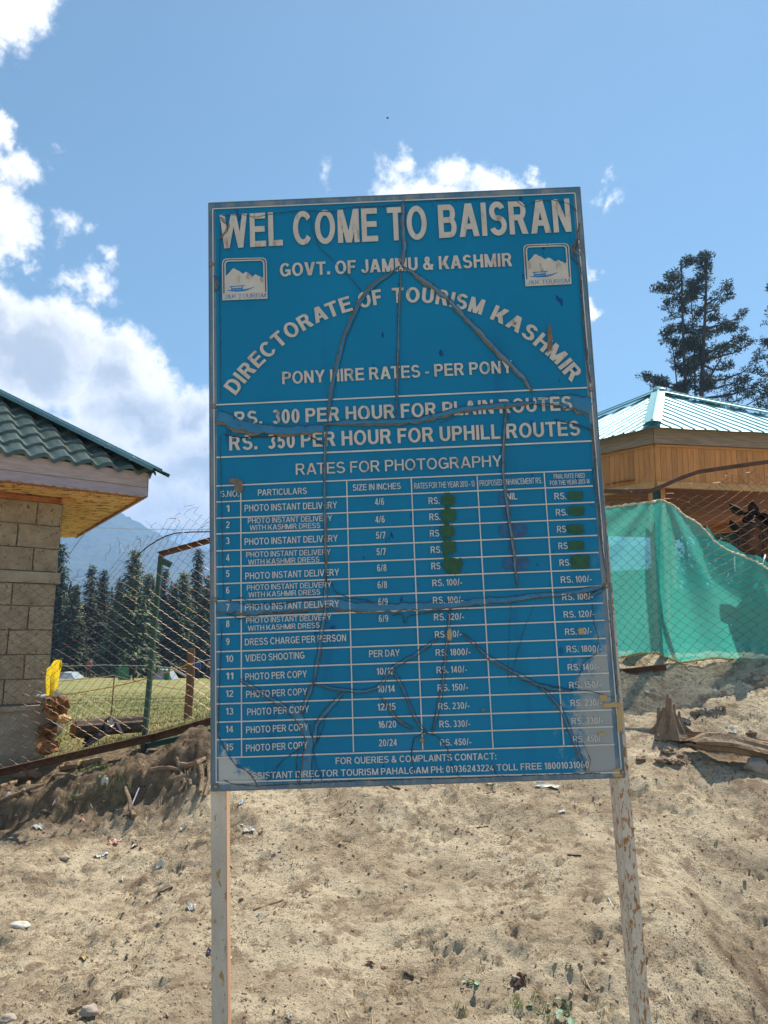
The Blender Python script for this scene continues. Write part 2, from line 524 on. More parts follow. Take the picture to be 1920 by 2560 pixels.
def translucent(name, col, trans, see, weave=0, col2=None):
    m = bpy.data.materials.new(name); m.use_nodes = True
    nt = m.node_tree; N = nt.nodes; Lk = nt.links
    out = N['Material Output']; N.remove(N['Principled BSDF'])
    d = N.new('ShaderNodeBsdfDiffuse'); t = N.new('ShaderNodeBsdfTranslucent')
    tc_ = N.new('ShaderNodeTexCoord')
    n = N.new('ShaderNodeTexNoise'); n.inputs['Scale'].default_value = 3.0; n.inputs['Detail'].default_value = 8
    Lk.new(tc_.outputs['Object'], n.inputs['Vector'])
    mx = N.new('ShaderNodeMix'); mx.data_type = 'RGBA'
    mx.inputs[6].default_value = (*col, 1); mx.inputs[7].default_value = (*(col2 or col), 1)
    Lk.new(n.outputs['Fac'], mx.inputs[0])
    Lk.new(mx.outputs[2], d.inputs['Color']); Lk.new(mx.outputs[2], t.inputs['Color'])
    s = N.new('ShaderNodeMixShader'); s.inputs[0].default_value = trans
    Lk.new(d.outputs[0], s.inputs[1]); Lk.new(t.outputs[0], s.inputs[2])
    g = N.new('ShaderNodeBsdfGlossy'); g.inputs['Roughness'].default_value = .35
    s1 = N.new('ShaderNodeMixShader'); s1.inputs[0].default_value = .05
    Lk.new(s.outputs[0], s1.inputs[1]); Lk.new(g.outputs[0], s1.inputs[2])
    tr = N.new('ShaderNodeBsdfTransparent'); s2 = N.new('ShaderNodeMixShader')
    # open weave: how much one sees through changes a little across the cloth
    r = N.new('ShaderNodeMapRange')
    n2 = N.new('ShaderNodeTexNoise'); n2.inputs['Scale'].default_value = 40; n2.inputs['Detail'].default_value = 4
    mp = N.new('ShaderNodeMapping'); mp.inputs['Scale'].default_value = (1, 1, 14)
    Lk.new(tc_.outputs['Object'], mp.inputs[0]); Lk.new(mp.outputs[0], n2.inputs['Vector'])
    Lk.new(n2.outputs['Fac'], r.inputs['Value'])
    r.inputs['To Min'].default_value = max(0, see - weave); r.inputs['To Max'].default_value = see + weave
    Lk.new(r.outputs[0], s2.inputs[0])
    Lk.new(s1.outputs[0], s2.inputs[1]); Lk.new(tr.outputs[0], s2.inputs[2])
    Lk.new(s2.outputs[0], out.inputs['Surface'])
    return m


M['net'] = translucent('green_shade_cloth', (.05, .50, .43), .62, .32, .14, (.075, .60, .53))
M['yellow_sheet'] = translucent('yellow_plastic_sheet', (.85, .62, .02), .5, .02, .02, (.9, .72, .05))

# ---------------------------------------------------------------- ground shape
CTRL = [at(*q) for q in [
    # fence line and just in front of it
    (0, 1985, 5.95), (140, 1950, 5.95), (262, 1905, 5.95), (400, 1875, 6.0), (525, 1850, 6.0), (800, 1800, 6.05), (1100, 1745, 6.1), (1400, 1690, 6.2), (1545, 1668, 6.25), (1720, 1664, 6.3), (1920, 1655, 6.35),
    # middle
    (0, 2110, 5.0), (250, 2070, 5.0), (420, 2045, 5.0), (560, 1985, 5.05), (760, 1960, 5.1), (960, 1935, 5.1), (1200, 1905, 5.15), (1400, 1878, 5.2), (1650, 1850, 5.2), (1920, 1842, 5.3),
    (1400, 1760, 5.8), (1700, 1740, 5.85), (1920, 1735, 5.85),
    (0, 2270, 4.15), (300, 2235, 4.2), (560, 2190, 4.25), (960, 2170, 4.3), (1400, 2135, 4.3), (1920, 2140, 4.4),
    (0, 2560, 3.05), (500, 2560, 3.15), (960, 2560, 3.2), (1450, 2560, 3.25), (1920, 2560, 3.5), (1920, 2380, 3.8), (1700, 2330, 3.7),
]]
CTRL += [np.array(p) for p in [
    (-4.5, 6, .30), (-6, 4, .0), (-3.5, 2.6, -.1), (0, 2.3, -.28), (0, 1, -.2), (0, -2, -.15), (3, 1, -.45), (4.2, 3.2, -.35), (-4, 0, -.2), (5, 5.4, .85), (6.5, 7, 1.25), (9, 3, .1), (-9, 3, -.1),
    (-3.2, 7.4, .50), (-2.2, 7.5, .58), (-1.0, 7.5, .78), (.5, 7.6, 1.0), (2, 7.8, 1.25), (3.5, 8, 1.3), (6, 9, 1.35), (4, 12, 1.35), (8, 14, 1.4), (3, 18, 1.3), (10, 20, 1.6),
    (-1.5, 10, .50), (-4, 10, .30), (-6, 9, .25), (-2, 14, .30), (-8, 14, .05), (-5, 22, -.35), (-12, 22, -.5), (1, 14, .95), (0, 22, .1),
]]
CTRL = np.array(CTRL)


def _phi(r):
    return np.sqrt(r * r + .12)


_n = len(CTRL)
_A = np.zeros((_n + 3, _n + 3))
_A[:_n, :_n] = _phi(np.linalg.norm(CTRL[:, None, :2] - CTRL[None, :, :2], axis=2)) + np.eye(_n) * -.02
_A[:_n, _n] = _A[_n, :_n] = 1
_A[:_n, _n + 1:] = CTRL[:, :2]; _A[_n + 1:, :_n] = CTRL[:, :2].T
_w = np.linalg.solve(_A, np.concatenate([CTRL[:, 2], [0, 0, 0]]))


def sstep(a, b, x):
    t = np.clip((x - a) / (b - a), 0, 1)
    return t * t * (3 - 2 * t)


def fence_y(x):
    return 5.93 + .06 * (np.asarray(x) + 2)


def far_z(x, y):
    """the meadow falls away to the trees, then the valley side climbs"""
    z = .2 - .0605 * np.clip(y - 10, 0, 90) + .0012 * np.clip(y - 10, 0, 90) * 0
    z = z + np.clip(x + 4, 0, 60) * .045 * (1 - sstep(40, 110, y)) + .06 * np.clip(x - 8, 0, 90) * sstep(14, 40, y)
    z = z + np.clip(y - 104, 0, 400) * .05
    return z


def base_z(x, y):
    x = np.asarray(x, float); y = np.asarray(y, float)
    sh = x.shape; xf = x.ravel(); yf = y.ravel()
    out = np.full(xf.shape, 0.0)
    near = (np.abs(xf) < 40) & (yf > -20) & (yf < 40)
    xn, yn = xf[near], yf[near]
    z = np.zeros(xn.shape)
    for s in range(0, len(xn), 60000):
        a, b = xn[s:s + 60000], yn[s:s + 60000]
        r = np.sqrt((a[:, None] - CTRL[None, :, 0]) ** 2 + (b[:, None] - CTRL[None, :, 1]) ** 2)
        z[s:s + 60000] = _phi(r) @ _w[:_n] + _w[_n] + _w[_n + 1] * a + _w[_n + 2] * b
    w = np.zeros(xf.shape); w[near] = (1 - sstep(12, 24, yn)) * (1 - sstep(9, 20, np.abs(xn))) * sstep(-12, -3, yn)
    out[near] = z * w[near]
    fz = np.where(yf > 0, far_z(xf, yf), 0.0)
    return (out + (1 - w) * fz).reshape(sh)


def bump_z(x, y):
    """banks, hoof prints and crumbs of the dry dirt; dies out in the meadow"""
    x = np.asarray(x, float); y = np.asarray(y, float)
    P = np.stack([x, y], -1)
    fy = fence_y(x)
    dirt = 1 - sstep(.1, .9, y - fy) * (1 - sstep(.4, 1.6, x))
    dirt = dirt * (1 - sstep(14, 20, np.abs(y)))
    z = .055 * fbm(P * 1.1 + 5, 3)
    # the eroded bank on the left: a step down in front of the fence
    c = 5.38 + .10 * fbm(np.stack([x * 2.2, x * 0], -1), 3) + .03 * (x + 2)
    mleft = (1 - sstep(-1.35, -1.02, x)) * (y < 8)
    prof = sstep(-.07, .05, y - c) * (1 - sstep(.12, .55, y - c))
    z = z + mleft * (.14 * prof * (1 + .6 * fbm(P * 4 + 2, 3)) - .05 * np.exp(-((y - c + .3) / .25) ** 2))
    z = z + mleft * .05 * fbm(P * 7 + 40, 3) * np.exp(-((y - c) / .35) ** 2)
    # root mound next to the post
    z = z + .13 * np.exp(-(((x + 1.28) / .26) ** 2 + ((y - 5.42) / .26) ** 2) ** 2) * (1 + .9 * fbm(P * 6, 4))
    z = z + .07 * np.exp(-(((x + 1.45) / .3) ** 2 + ((y - 5.2) / .14) ** 2) ** 2)
    # drainage line running down to the left and slope on the right
    e = y - (4.75 + .35 * (x + 1.2)); z = z + .05 * sstep(-.12, .12, -e) * -1 * (1 - sstep(-1.35, -.9, x)) * (y > 2)
    # hollow with the dug stones beside the stump
    z = z - .07 * np.exp(-(((x - 2.33) / .22) ** 2 + ((y - 5.25) / .22) ** 2) ** 2)
    # broken, crumbly edge in the lower right corner
    q = (x - 1.25) + .75 * (y - 3.2) * -1
    rr = sstep(.0, .5, x - (1.15 + .85 * (y - 3.15))) * sstep(5.2, 4.3, y) if False else (1 - sstep(3.9, 4.6, y)) * sstep(1.15, 1.6, x - .35 * (y - 3.2))
    z = z - .10 * rr + .03 * rr * fbm(P * 5 + 70, 4)
    Q = np.stack([x * 1.1 - y * .5, x * 1.6 + y * 3.4], -1)
    z = z + dirt * .065 * fbm(Q * .8 + 60, 5)
    z = z + dirt * (.034 * fbm(P * 3.3, 4) + .018 * fbm(P * 9 + 3, 3) * (1 + rr))
    # clods: sharp little lumps in patches
    patch = sstep(-.05, .35, fbm(P * 1.7 + 31, 3)) * .8 + .2 + .9 * rr + .5 * mleft
    l = np.clip(fbm(P * 21, 3), 0, 1) ** 1.3
    z = z + dirt * patch * (.034 * l + .011 * fbm(P * 47 + 9, 2)) * (1 - sstep(9, 12, y))
    # cracks and creases running roughly with the slope
    cr = np.abs(fbm(np.stack([x * 2.0 + y * 1.1, y * 5.5 - x * 1.5], -1) + 11, 4))
    z = z - dirt * .034 * np.clip(1 - cr / .05, 0, 1) * (1 - sstep(9, 12, y))
    cr = np.abs(fbm(np.stack([x * 5.0 + y * 2.1, y * 11 - x * 3.5], -1) + 33, 4))
    z = z - dirt * .014 * np.clip(1 - cr / .06, 0, 1) * sstep(-.2, .3, fbm(P * 1.3 + 3, 2)) * (1 - sstep(9, 12, y))
    # hoof prints
    for hx, hy, hr in HOOF:
        d = np.sqrt((x - hx) ** 2 + ((y - hy) * 1.0) ** 2) / hr
        z = z + np.where(d < 2, dirt * (-.013 * np.exp(-d ** 4) + .007 * np.exp(-((d - 1.15) / .25) ** 2)), 0)
    return z


HOOF = [(float(rng.uniform(-2.4, 3.0)), float(rng.uniform(3.1, 5.8)), float(rng.uniform(.035, .065))) for _ in range(60)]
HOOF += [(float(rng.uniform(.5, 1.4)), float(rng.uniform(3.3, 3.75)), float(rng.uniform(.04, .06))) for _ in range(14)]


def gz(x, y):
    return float(base_z(np.array([x]), np.array([y]))[0] + bump_z(np.array([x]), np.array([y]))[0])


def ground_at(px, py, ymin=2.8, ymax=9.0):
    """where the line of sight through a photo pixel meets the ground"""
    Y = np.arange(ymin, ymax, .01)
    d = ray(px, py)
    P = EYE[None] + d[None] * (Y / d[1])[:, None]
    g = base_z(P[:, 0], P[:, 1]) + bump_z(P[:, 0], P[:, 1])
    k = np.argmax(P[:, 2] < g)
    if not (P[k, 2] < g[k]):
        k = len(Y) - 1
    return np.array([P[k, 0], P[k, 1], g[k]])


def axis(parts):
    a = []
    for s, e, d0, d1 in parts:
        n = max(2, int(abs(e - s) / ((d0 + d1) / 2)))
        t = np.linspace(0, 1, n, endpoint=False)
        a.append(s + (e - s) * (t + (d1 - d0) / (d0 + d1) * (t * t - t)))
    a.append([parts[-1][1]])
    return np.concatenate(a)


xs = axis([(-2500, -200, 400, 60), (-200, -20, 20, 3), (-20, -3.6, 1.2, .03), (-3.6, 3.8, .0125, .0125), (3.8, 20, .03, 1.5), (20, 200, 3, 20), (200, 2500, 60, 400)])
ys = axis([(-400, -12, 90, 4), (-12, 1.8, 2, .1), (1.8, 2.9, .06, .014), (2.9, 4.4, .0085, .0125), (4.4, 7.4, .0125, .02), (7.4, 12, .03, .15), (12, 40, .2, 1.5), (40, 200, 2, 8), (200, 2600, 20, 260)])
X, Y = np.meshgrid(xs, ys)
Z = base_z(X, Y)
m = (np.abs(X) < 30) & (Y > -20) & (Y < 25)
Z[m] += bump_z(X[m], Y[m])
gb = MB()
idx = np.arange(X.size).reshape(X.shape)
fs = np.stack([idx[:-1, :-1], idx[:-1, 1:], idx[1:, 1:], idx[1:, :-1]], -1).reshape(-1, 4)
me = bpy.data.meshes.new('ground')
me.vertices.add(X.size)
me.vertices.foreach_set('co', np.stack([X, Y, Z], -1).ravel())
me.loops.add(fs.size); me.loops.foreach_set('vertex_index', fs.ravel())
me.polygons.add(len(fs)); me.polygons.foreach_set('loop_start', np.arange(0, fs.size, 4)); me.polygons.foreach_set('loop_total', np.full(len(fs), 4))
me.polygons.foreach_set('use_smooth', np.ones(len(fs), bool))
me.update()
PP = np.stack([X, Y], -1)
gm = sstep(.12, .7, Y - fence_y(X) + .35 * fbm(PP * 1.5, 3)) * (1 - sstep(.9, 2.6, X + .6 * fbm(PP * .7, 3)) * (1 - sstep(11, 30, Y)))
gm = np.maximum(gm, sstep(-40, -20, -X - 60))
nb = sstep(-.1, .22, -(X + 1.0)) * sstep(4.95, 5.25, Y + .3 * fbm(PP * 2.3, 3)) * (1 - gm)          # dark humus of the bank, its shade put into the colour too
nb = np.maximum(nb, .8 * sstep(.25, .1, np.sqrt(((X - 2.33) / 1.4) ** 2 + (Y - 5.25) ** 2) + .1 * fbm(PP * 5, 3)))
RR = (1 - sstep(3.8, 4.5, Y)) * sstep(1.2, 1.7, X - .35 * (Y - 3.2) + .25 * fbm(PP * 3, 3)) * (Y > 1)
nb = np.maximum(nb, .85 * RR * sstep(-.3, .3, fbm(PP * 4 + 8, 3)))  # lower right slope: its shade painted in as a darker brown
at_ = me.attributes.new('cover', 'FLOAT_VECTOR', 'POINT')
at_.data.foreach_set('vector', np.stack([gm, nb, gm * 0], -1).ravel())
go = bpy.data.objects.new('ground', me); COL.objects.link(go)
tag(go, kind='structure')

# ground material: dry pale dirt, humus and painted shade on the bank and lower right, meadow beyond the fence
mg = bpy.data.materials.new('dry_dirt_and_meadow'); mg.use_nodes = True
nt = mg.node_tree; N = nt.nodes; Lk = nt.links
B = N['Principled BSDF']; B.inputs['Roughness'].default_value = .95; B.inputs['Specular IOR Level'].default_value = .15
tcg = N.new('ShaderNodeTexCoord')


def gn(scale, det=8, rg=.6, st=(1, 1, 1)):
    mp = N.new('ShaderNodeMapping'); mp.inputs['Scale'].default_value = st
    Lk.new(tcg.outputs['Object'], mp.inputs[0])
    n = N.new('ShaderNodeTexNoise'); n.inputs['Scale'].default_value = scale; n.inputs['Detail'].default_value = det; n.inputs['Roughness'].default_value = rg
    Lk.new(mp.outputs[0], n.inputs['Vector']); return n.outputs['Fac']


def gr(v, a, b):
    r = N.new('ShaderNodeMapRange'); r.interpolation_type = 'SMOOTHSTEP'
    Lk.new(v, r.inputs['Value']); r.inputs['From Min'].default_value = a; r.inputs['From Max'].default_value = b
    return r.outputs[0]


def gx(f, a, b):
    m_ = N.new('ShaderNodeMix'); m_.data_type = 'RGBA'
    Lk.new(f, m_.inputs[0])
    for i, c in ((6, a), (7, b)):
        if isinstance(c, tuple): m_.inputs[i].default_value = (*c, 1)
        else: Lk.new(c, m_.inputs[i])
    return m_.outputs[2]


def gmul(a, b):
    m_ = N.new('ShaderNodeMath'); m_.operation = 'MULTIPLY'; m_.use_clamp = True
    Lk.new(a, m_.inputs[0])
    if isinstance(b, float): m_.inputs[1].default_value = b
    else: Lk.new(b, m_.inputs[1])
    return m_.outputs[0]


dirt = gx(gr(gn(2.3, 8, .6, (1, 1.7, 1)), .42, .60), (.68, .575, .41), (.50, .405, .285))
dirt = gx(gr(gn(7.0, 10, .7), .50, .62), dirt, (.36, .275, .19))
dirt = gx(gr(gn(42.0, 6, .75), .54, .64), dirt, (.20, .15, .10))
dirt = gx(gmul(gr(gn(120.0, 4, .7), .54, .64), gr(gn(2.2, 4), .40, .60)), dirt, (.12, .085, .06))
dirt = gx(gr(gn(55.0, 5, .6, (.7, 1.6, 1)), .66, .74), dirt, (.66, .57, .43))
humus_shade = gx(gr(gn(14.0), .4, .65), (.18, .13, .085), (.31, .235, .16))
humus_shade = gx(gr(gn(60.0, 4), .6, .7), humus_shade, (.05, .035, .025))
mead = gx(gr(gn(.35, 8), .38, .62), (.18, .19, .07), (.27, .24, .11))
mead = gx(gr(gn(3.5, 8, .7), .5, .68), mead, (.13, .175, .05))
at2 = N.new('ShaderNodeAttribute'); at2.attribute_name = 'cover'
sx = N.new('ShaderNodeSeparateXYZ'); Lk.new(at2.outputs['Vector'], sx.inputs[0])
c1 = gx(sx.outputs['Y'], dirt, humus_shade)
c2 = gx(sx.outputs['X'], c1, mead)
Lk.new(c2, B.inputs['Base Color'])
bp = N.new('ShaderNodeBump'); bp.inputs['Strength'].default_value = 1.0; bp.inputs['Distance'].default_value = .026
ad = N.new('ShaderNodeMath'); ad.operation = 'ADD'
Lk.new(gn(95.0, 8, .78), ad.inputs[0]); Lk.new(gmul(gn(22.0, 6, .7), 1.0), ad.inputs[1])
Lk.new(ad.outputs[0], bp.inputs['Height']); Lk.new(bp.outputs[0], B.inputs['Normal'])
me.materials.append(mg)
M['ground'] = mg

# ---------------------------------------------------------------- mountains
def mountain(name, pts, Yd, depth, seed, rough, bot):
    """pts: ridge line as photo pixels at distance Yd; a wooded slope with depth behind and in front"""
    R_ = np.array([at(x, y, Yd) for x, y in pts])
    xx = np.linspace(R_[0, 0], R_[-1, 0], 300)
    zz = np.interp(xx, R_[:, 0], R_[:, 2])
    v = np.concatenate([np.linspace(-1, 0, 60), np.linspace(0, 1, 40)[1:]])
    XX, V = np.meshgrid(xx, v)
    H = np.interp(XX, xx, zz)
    P = np.stack([XX / 260, V * depth / 260], -1) + seed
    spur = 1 - .30 * np.abs(fbm(P, 5))
    Zb = bot + (H - bot) * (1 - np.abs(V) ** 1.15) * np.where(np.abs(V) < .02, 1, spur ** (np.clip(np.abs(V) * 4, 0, 1)))
    trees = rough * fbm(np.stack([XX / 9, V * depth / 9], -1), 3)
    m_ = MB().grid(np.stack([XX, Yd + V * depth, Zb + trees], -1))
    return tag(m_.build(name, M['mountain'], smooth=False), kind='structure')


mountain('mountain', [(-1400, 1420), (-700, 1330), (-250, 1250), (0, 1255), (180, 1290), (262, 1288), (300, 1283), (340, 1302), (400, 1338), (455, 1362), (560, 1385), (700, 1440), (900, 1500), (1100, 1560)], 2200, 1100, 3.0, 7, -60)
mountain('mountain', [(-900, 1480), (100, 1452), (250, 1478), (400, 1430), (525, 1350 + 30), (650, 1340), (900, 1330), (1300, 1350), (1700, 1370), (2300, 1300), (3200, 1250)], 2900, 900, 9.0, 8, -60)

# ---------------------------------------------------------------- the sign
S_BASE = np.array([-0.50089528, 2.30026522, 1.11282146])
S_X = np.array([0.99867027, -0.02033956, 0.04737085])
S_Z = np.array([-0.0477818, -0.02021744, 0.99865317])
S_X /= np.linalg.norm(S_X); S_Z -= S_X * (S_X @ S_Z); S_Z /= np.linalg.norm(S_Z)
S_Y = np.cross(S_Z, S_X)                      # into the board, away from the viewer
SW, SH = 1.22, 1.8645
sign = thing('sign_board', 'tall peeling blue board of pony and photo rates on two rusting white posts', 'sign board', S_BASE)
sign.rotation_mode = 'QUATERNION'
sign.rotation_quaternion = Matrix(np.array([S_X, S_Y, S_Z]).T.tolist()).to_quaternion()
sign['_local'] = 1


def uv(px, py):
    """place of a photo pixel on the face of the board, metres from its lower left corner"""
    d = ray(px, py)
    t = ((S_BASE - EYE) @ S_Y) / (d @ S_Y)
    q = EYE + d * t - S_BASE
    return np.array([q @ S_X, q @ S_Z])


# film: blue print, bleached and scuffed at the lower corners and along the edge
mf = bpy.data.materials.new('blue_printed_film'); mf.use_nodes = True
nt = mf.node_tree; N = nt.nodes; Lk = nt.links
B = N['Principled BSDF']; B.inputs['Roughness'].default_value = .5; B.inputs['Specular IOR Level'].default_value = .2
tcg = N.new('ShaderNodeTexCoord')
sp = N.new('ShaderNodeSeparateXYZ'); Lk.new(tcg.outputs['Object'], sp.inputs[0])


def mth(op, a, b=None, clamp=False):
    n = N.new('ShaderNodeMath'); n.operation = op; n.use_clamp = clamp
    for i, v in enumerate((a, b)):
        if v is None: continue
        if isinstance(v, (int, float)): n.inputs[i].default_value = v
        else: Lk.new(v, n.inputs[i])
    return n.outputs[0]


film = gx(gr(gn(1.7, 4), .35, .65), (.001, .165, .33), (.0015, .19, .375))
film = gx(gmul(gr(gn(9, 6, .6, (1, 1, .15)), .56, .72), .5), film, (.002, .105, .24))
film = gx(gmul(gr(gn(26, 3, .5, (1, 1, .45)), .66, .70), gr(gn(1.1, 2, .5, (2.6, 1, .4)), .50, .56)), film, (.002, .06, .20))
film = gx(gmul(gr(gn(2.8, 7, .65), .55, .8), .35), film, (.03, .22, .42))
# distance from the lower right and lower left corners
def corner(cx_, cz_, sx_, sz_):
    a = mth('DIVIDE', mth('SUBTRACT', sp.outputs['X'], cx_), sx_)
    b = mth('DIVIDE', mth('SUBTRACT', sp.outputs['Z'], cz_), sz_)
    return mth('SUBTRACT', 1.0, mth('SQRT', mth('ADD', mth('MULTIPLY', a, a), mth('MULTIPLY', b, b))))
nz = mth('MULTIPLY', mth('SUBTRACT', gn(16, 9, .72), .5), 1.6)
nz2 = mth('MULTIPLY', mth('SUBTRACT', gn(5, 6, .6), .5), .9)
wr = gr(mth('ADD', mth('ADD', corner(1.235, .14, .20, .27), nz), nz2), .02, .30)
wr2 = gr(mth('ADD', mth('ADD', corner(1.25, .42, .10, .30), nz), nz2), .05, .55)
wl = gr(mth('ADD', mth('ADD', corner(-.01, -.01, .17, .14), nz), nz2), .05, .28)
film = gx(gmul(wr2, .7), film, (.17, .28, .38))
film = gx(gmul(wr, .85), film, (.36, .36, .34))
film = gx(gmul(wl, .9), film, (.50, .50, .47))
# the wrapped margin outside the printed border is greyer
mrg = mth('MAXIMUM', mth('SUBTRACT', .021, sp.outputs['X']), mth('SUBTRACT', sp.outputs['X'], 1.197))
mrg = mth('MAXIMUM', mrg, mth('SUBTRACT', sp.outputs['Z'], 1.843))
mrg = mth('MAXIMUM', mrg, mth('SUBTRACT', .017, sp.outputs['Z']))
mrgf = gr(mrg, -.001, .002)
film = gx(gmul(mrgf, .95), film, gx(gr(gn(12, 8, .7, (1, 1, .3)), .40, .62), (.075, .17, .26), (.24, .26, .27)))
film = gx(gr(gn(90, 4, .6), .74, .78), film, (.02, .03, .05))
Lk.new(film, B.inputs['Base Color'])
bp = N.new('ShaderNodeBump'); bp.inputs['Strength'].default_value = .25; bp.inputs['Distance'].default_value = .004
Lk.new(gn(6, 6, .6), bp.inputs['Height']); Lk.new(bp.outputs[0], B.inputs['Normal'])
M['film'] = mf
M['print'] = mat('dirty_white_print', (.57, .535, .485), .5, vary=(.48, .43, .37), vscale=13, spots=(.27, .22, .17), sscale=24, sstretch=(1.6, 1, .45), samount=.54, soft=.14)
M['print_clean'] = mat('white_print', (.60, .60, .58), .5, vary=(.50, .49, .46), vscale=10, spots=(.34, .30, .26), sscale=30, samount=.66)
M['ink'] = mat('blue_print_ink', (.003, .18, .46), .45)
M['scribble'] = mat('dark_green_marker_paint', (.008, .10, .035), .6, vary=(.006, .055, .025), vscale=60)
M['strip'] = mat('pale_blue_stretched_film', (.018, .19, .36), .4, vary=(.006, .13, .27), vscale=18, vstretch=(1, 1, .5), spots=(.02, .06, .10), sscale=42, samount=.60)
M['strip_pale'] = mat('bleached_blue_stretched_film', (.11, .22, .32), .5, vary=(.04, .17, .31), vscale=22, spots=(.10, .09, .08), sscale=60, samount=.57)
M['lip'] = mat('grey_brown_torn_edge', (.20, .165, .12), .8, vary=(.12, .10, .08), vscale=40, vstretch=(1, 1, 1))
M['crack'] = mat('dark_crack_line', (.03, .035, .045), .8)
M['stain'] = mat('dark_blue_stain', (.001, .055, .15), .45, vary=(.001, .11, .26), vscale=50)
M['peel'] = mat('ochre_peeled_backing', (.48, .33, .12), .8, vary=(.40, .30, .16), vscale=20)
M['sheet_edge'] = mat('weathered_steel_edge', (.17, .19, .21), .5, .3, vary=(.10, .15, .20), vscale=12)


def sb(mb, name, m, label=None, smooth=False):
    o = mb.build(name, m, None, smooth)
    o.parent = sign
    if label: o['label'] = label
    return o


def box2(mb, u0, u1, v0, v1, y0, y1):
    mb.box(((u0 + u1) / 2, (y0 + y1) / 2, (v0 + v1) / 2), ((u1 - u0) / 2, (y1 - y0) / 2, (v1 - v0) / 2))


# panel: thin sheet with slightly buckled face, folded edges
nu, nv = 62, 94
UU, VV = np.meshgrid(np.linspace(0, SW, nu), np.linspace(0, SH, nv))
YY = .0014 * fbm(np.stack([UU * 3, VV * 2.2], -1), 3)
YY *= np.minimum(1, np.minimum(np.minimum(UU, SW - UU), np.minimum(VV, SH - VV)) / .08)
pb = MB().grid(np.stack([UU, YY, VV], -1))
panel = sb(pb, 'panel', M['film'], 'blue printed sheet metal face', True)


def face_y(u, v):
    y = .0014 * fbm(np.stack([np.asarray(u) * 3, np.asarray(v) * 2.2], -1), 3)
    return y * np.clip(np.minimum(np.minimum(u, SW - u), np.minimum(v, SH - v)) / .08, 0, 1)


eb = MB()
box2(eb, -.0035, -.0002, -.003, SH + .002, -.001, .028)
box2(eb, SW + .0002, SW + .0035, -.003, SH + .002, -.001, .028)
box2(eb, 0, SW, SH + .0002, SH + .003, -.001, .028)
box2(eb, 0, SW, -.0035, -.0002, -.001, .028)
sb(eb, 'folded_edge', M['sheet_edge'])
fb = MB()
for v in (.02, .62, 1.2, SH - .035):
    box2(fb, .055, SW - .06, v, v + .03, .004, .029)
sb(fb, 'cross_bar', M['rust'])
bk = MB(); box2(bk, .002, SW - .002, .002, SH - .002, .0025, .0038); sb(bk, 'back_sheet', M['sheet_edge'])

# posts (they lean with the board and run into the ground)
def sign_post(u_top, u_bot, v_top, w, m_front, side=None):
    v_bot = -1.50
    ut = u_top; ub = u_bot
    mb = MB()
    c = lambda u, v, y: (u, y, v)
    y0, y1 = .030, .030 + w
    vs = [c(ub, v_bot, y0), c(ub + w, v_bot, y0), c(ub + w, v_bot, y1), c(ub, v_bot, y1), c(ut, v_top, y0), c(ut + w, v_top, y0), c(ut + w, v_top, y1), c(ut, v_top, y1)]
    mb.add(vs, [(3, 2, 1, 0), (4, 5, 6, 7), (0, 1, 5, 4), (2, 3, 7, 6), (3, 0, 4, 7), (1, 2, 6, 5)])
    o = sb(mb, 'post', m_front)
    if side:
        m2 = MB()
        k = .0015
        m2.add([c(ub + w + .0004, v_bot, y0 + .002), c(ub + w + k, v_bot, y0 + .002), c(ub + w + k, v_bot, y1), c(ub + w + .0004, v_bot, y1),
                c(ut + w + .0004, v_top, y0 + .002), c(ut + w + k, v_top, y0 + .002), c(ut + w + k, v_top, y1), c(ut + w + .0004, v_top, y1)],
               [(3, 2, 1, 0), (4, 5, 6, 7), (0, 1, 5, 4), (1, 2, 6, 5), (2, 3, 7, 6), (3, 0, 4, 7)])
        s_ = m2.build('side_strip', side); s_.parent = o
    return o


sign_post(-.0085, -.0130, 1.665, .045, M['post_grey'], M['post_wood'])['label'] = 'straight post painted off white with bare wood side'
po = sign_post(SW - .043, SW - .005, 1.66, .047, M['post_white'])
po['label'] = 'rusting off white steel post with orange rust speckles'
lp = MB()
for du in (.006, .011):
    lp.beam((SW - .0225 + du, .0292, -.01), (SW - .0045 + du, .0292, -1.49), .0024, .0016, (0, 1, 0))
s_ = lp.build('seam', M['post_grey']); s_.parent = po

# screws
for x, y in [(529, 662), (535.6, 1016.6), (538.4, 1499.7), (540, 1966), (1449.6, 617.8), (1477.6, 973.9), (1515.8, 1464), (1555, 1929.4), (1055, 1849.5), (1001, 652)]:
    u, v = uv(x, y)
    mb = MB()
    mb.tube([(u, -.0008, v), (u, -.0062, v)], .0055, 10)
    mb.tube([(u, -.0062, v), (u, -.0076, v)], [.0036, .0028], 8)
    sb(mb, 'screw', M['screw'])
    r = MB(); r.tube([(u, -.0002, v), (u, -.0050, v)], .0082, 12); sb(r, 'washer', M['lip'])

# ---------------------------------------------------------------- lettering

# ---------------------------------------------------------------- sans capitals drawn stroke by stroke (cap height 1)
LAYER = .00010


def _quadstrip(outer, inner):
    n = len(outer); vs = list(outer) + list(inner)
    return vs, [(k, k + 1, n + k + 1, n + k) for k in range(n - 1)]


def _arc(cx_, cy_, rx, ry, a0, a1, tx, ty, n=None):
    n = n or max(4, int(abs(a1 - a0) / 14))
    A_ = [math.radians(a0 + (a1 - a0) * k / n) for k in range(n + 1)]
    return _quadstrip([(cx_ + rx * math.cos(a), cy_ + ry * math.sin(a)) for a in A_], [(cx_ + (rx - tx) * math.cos(a), cy_ + (ry - ty) * math.sin(a)) for a in A_])


def _rect(x0, y0, x1, y1):
    return [(x0, y0), (x1, y0), (x1, y1), (x0, y1)], [(0, 1, 2, 3)]


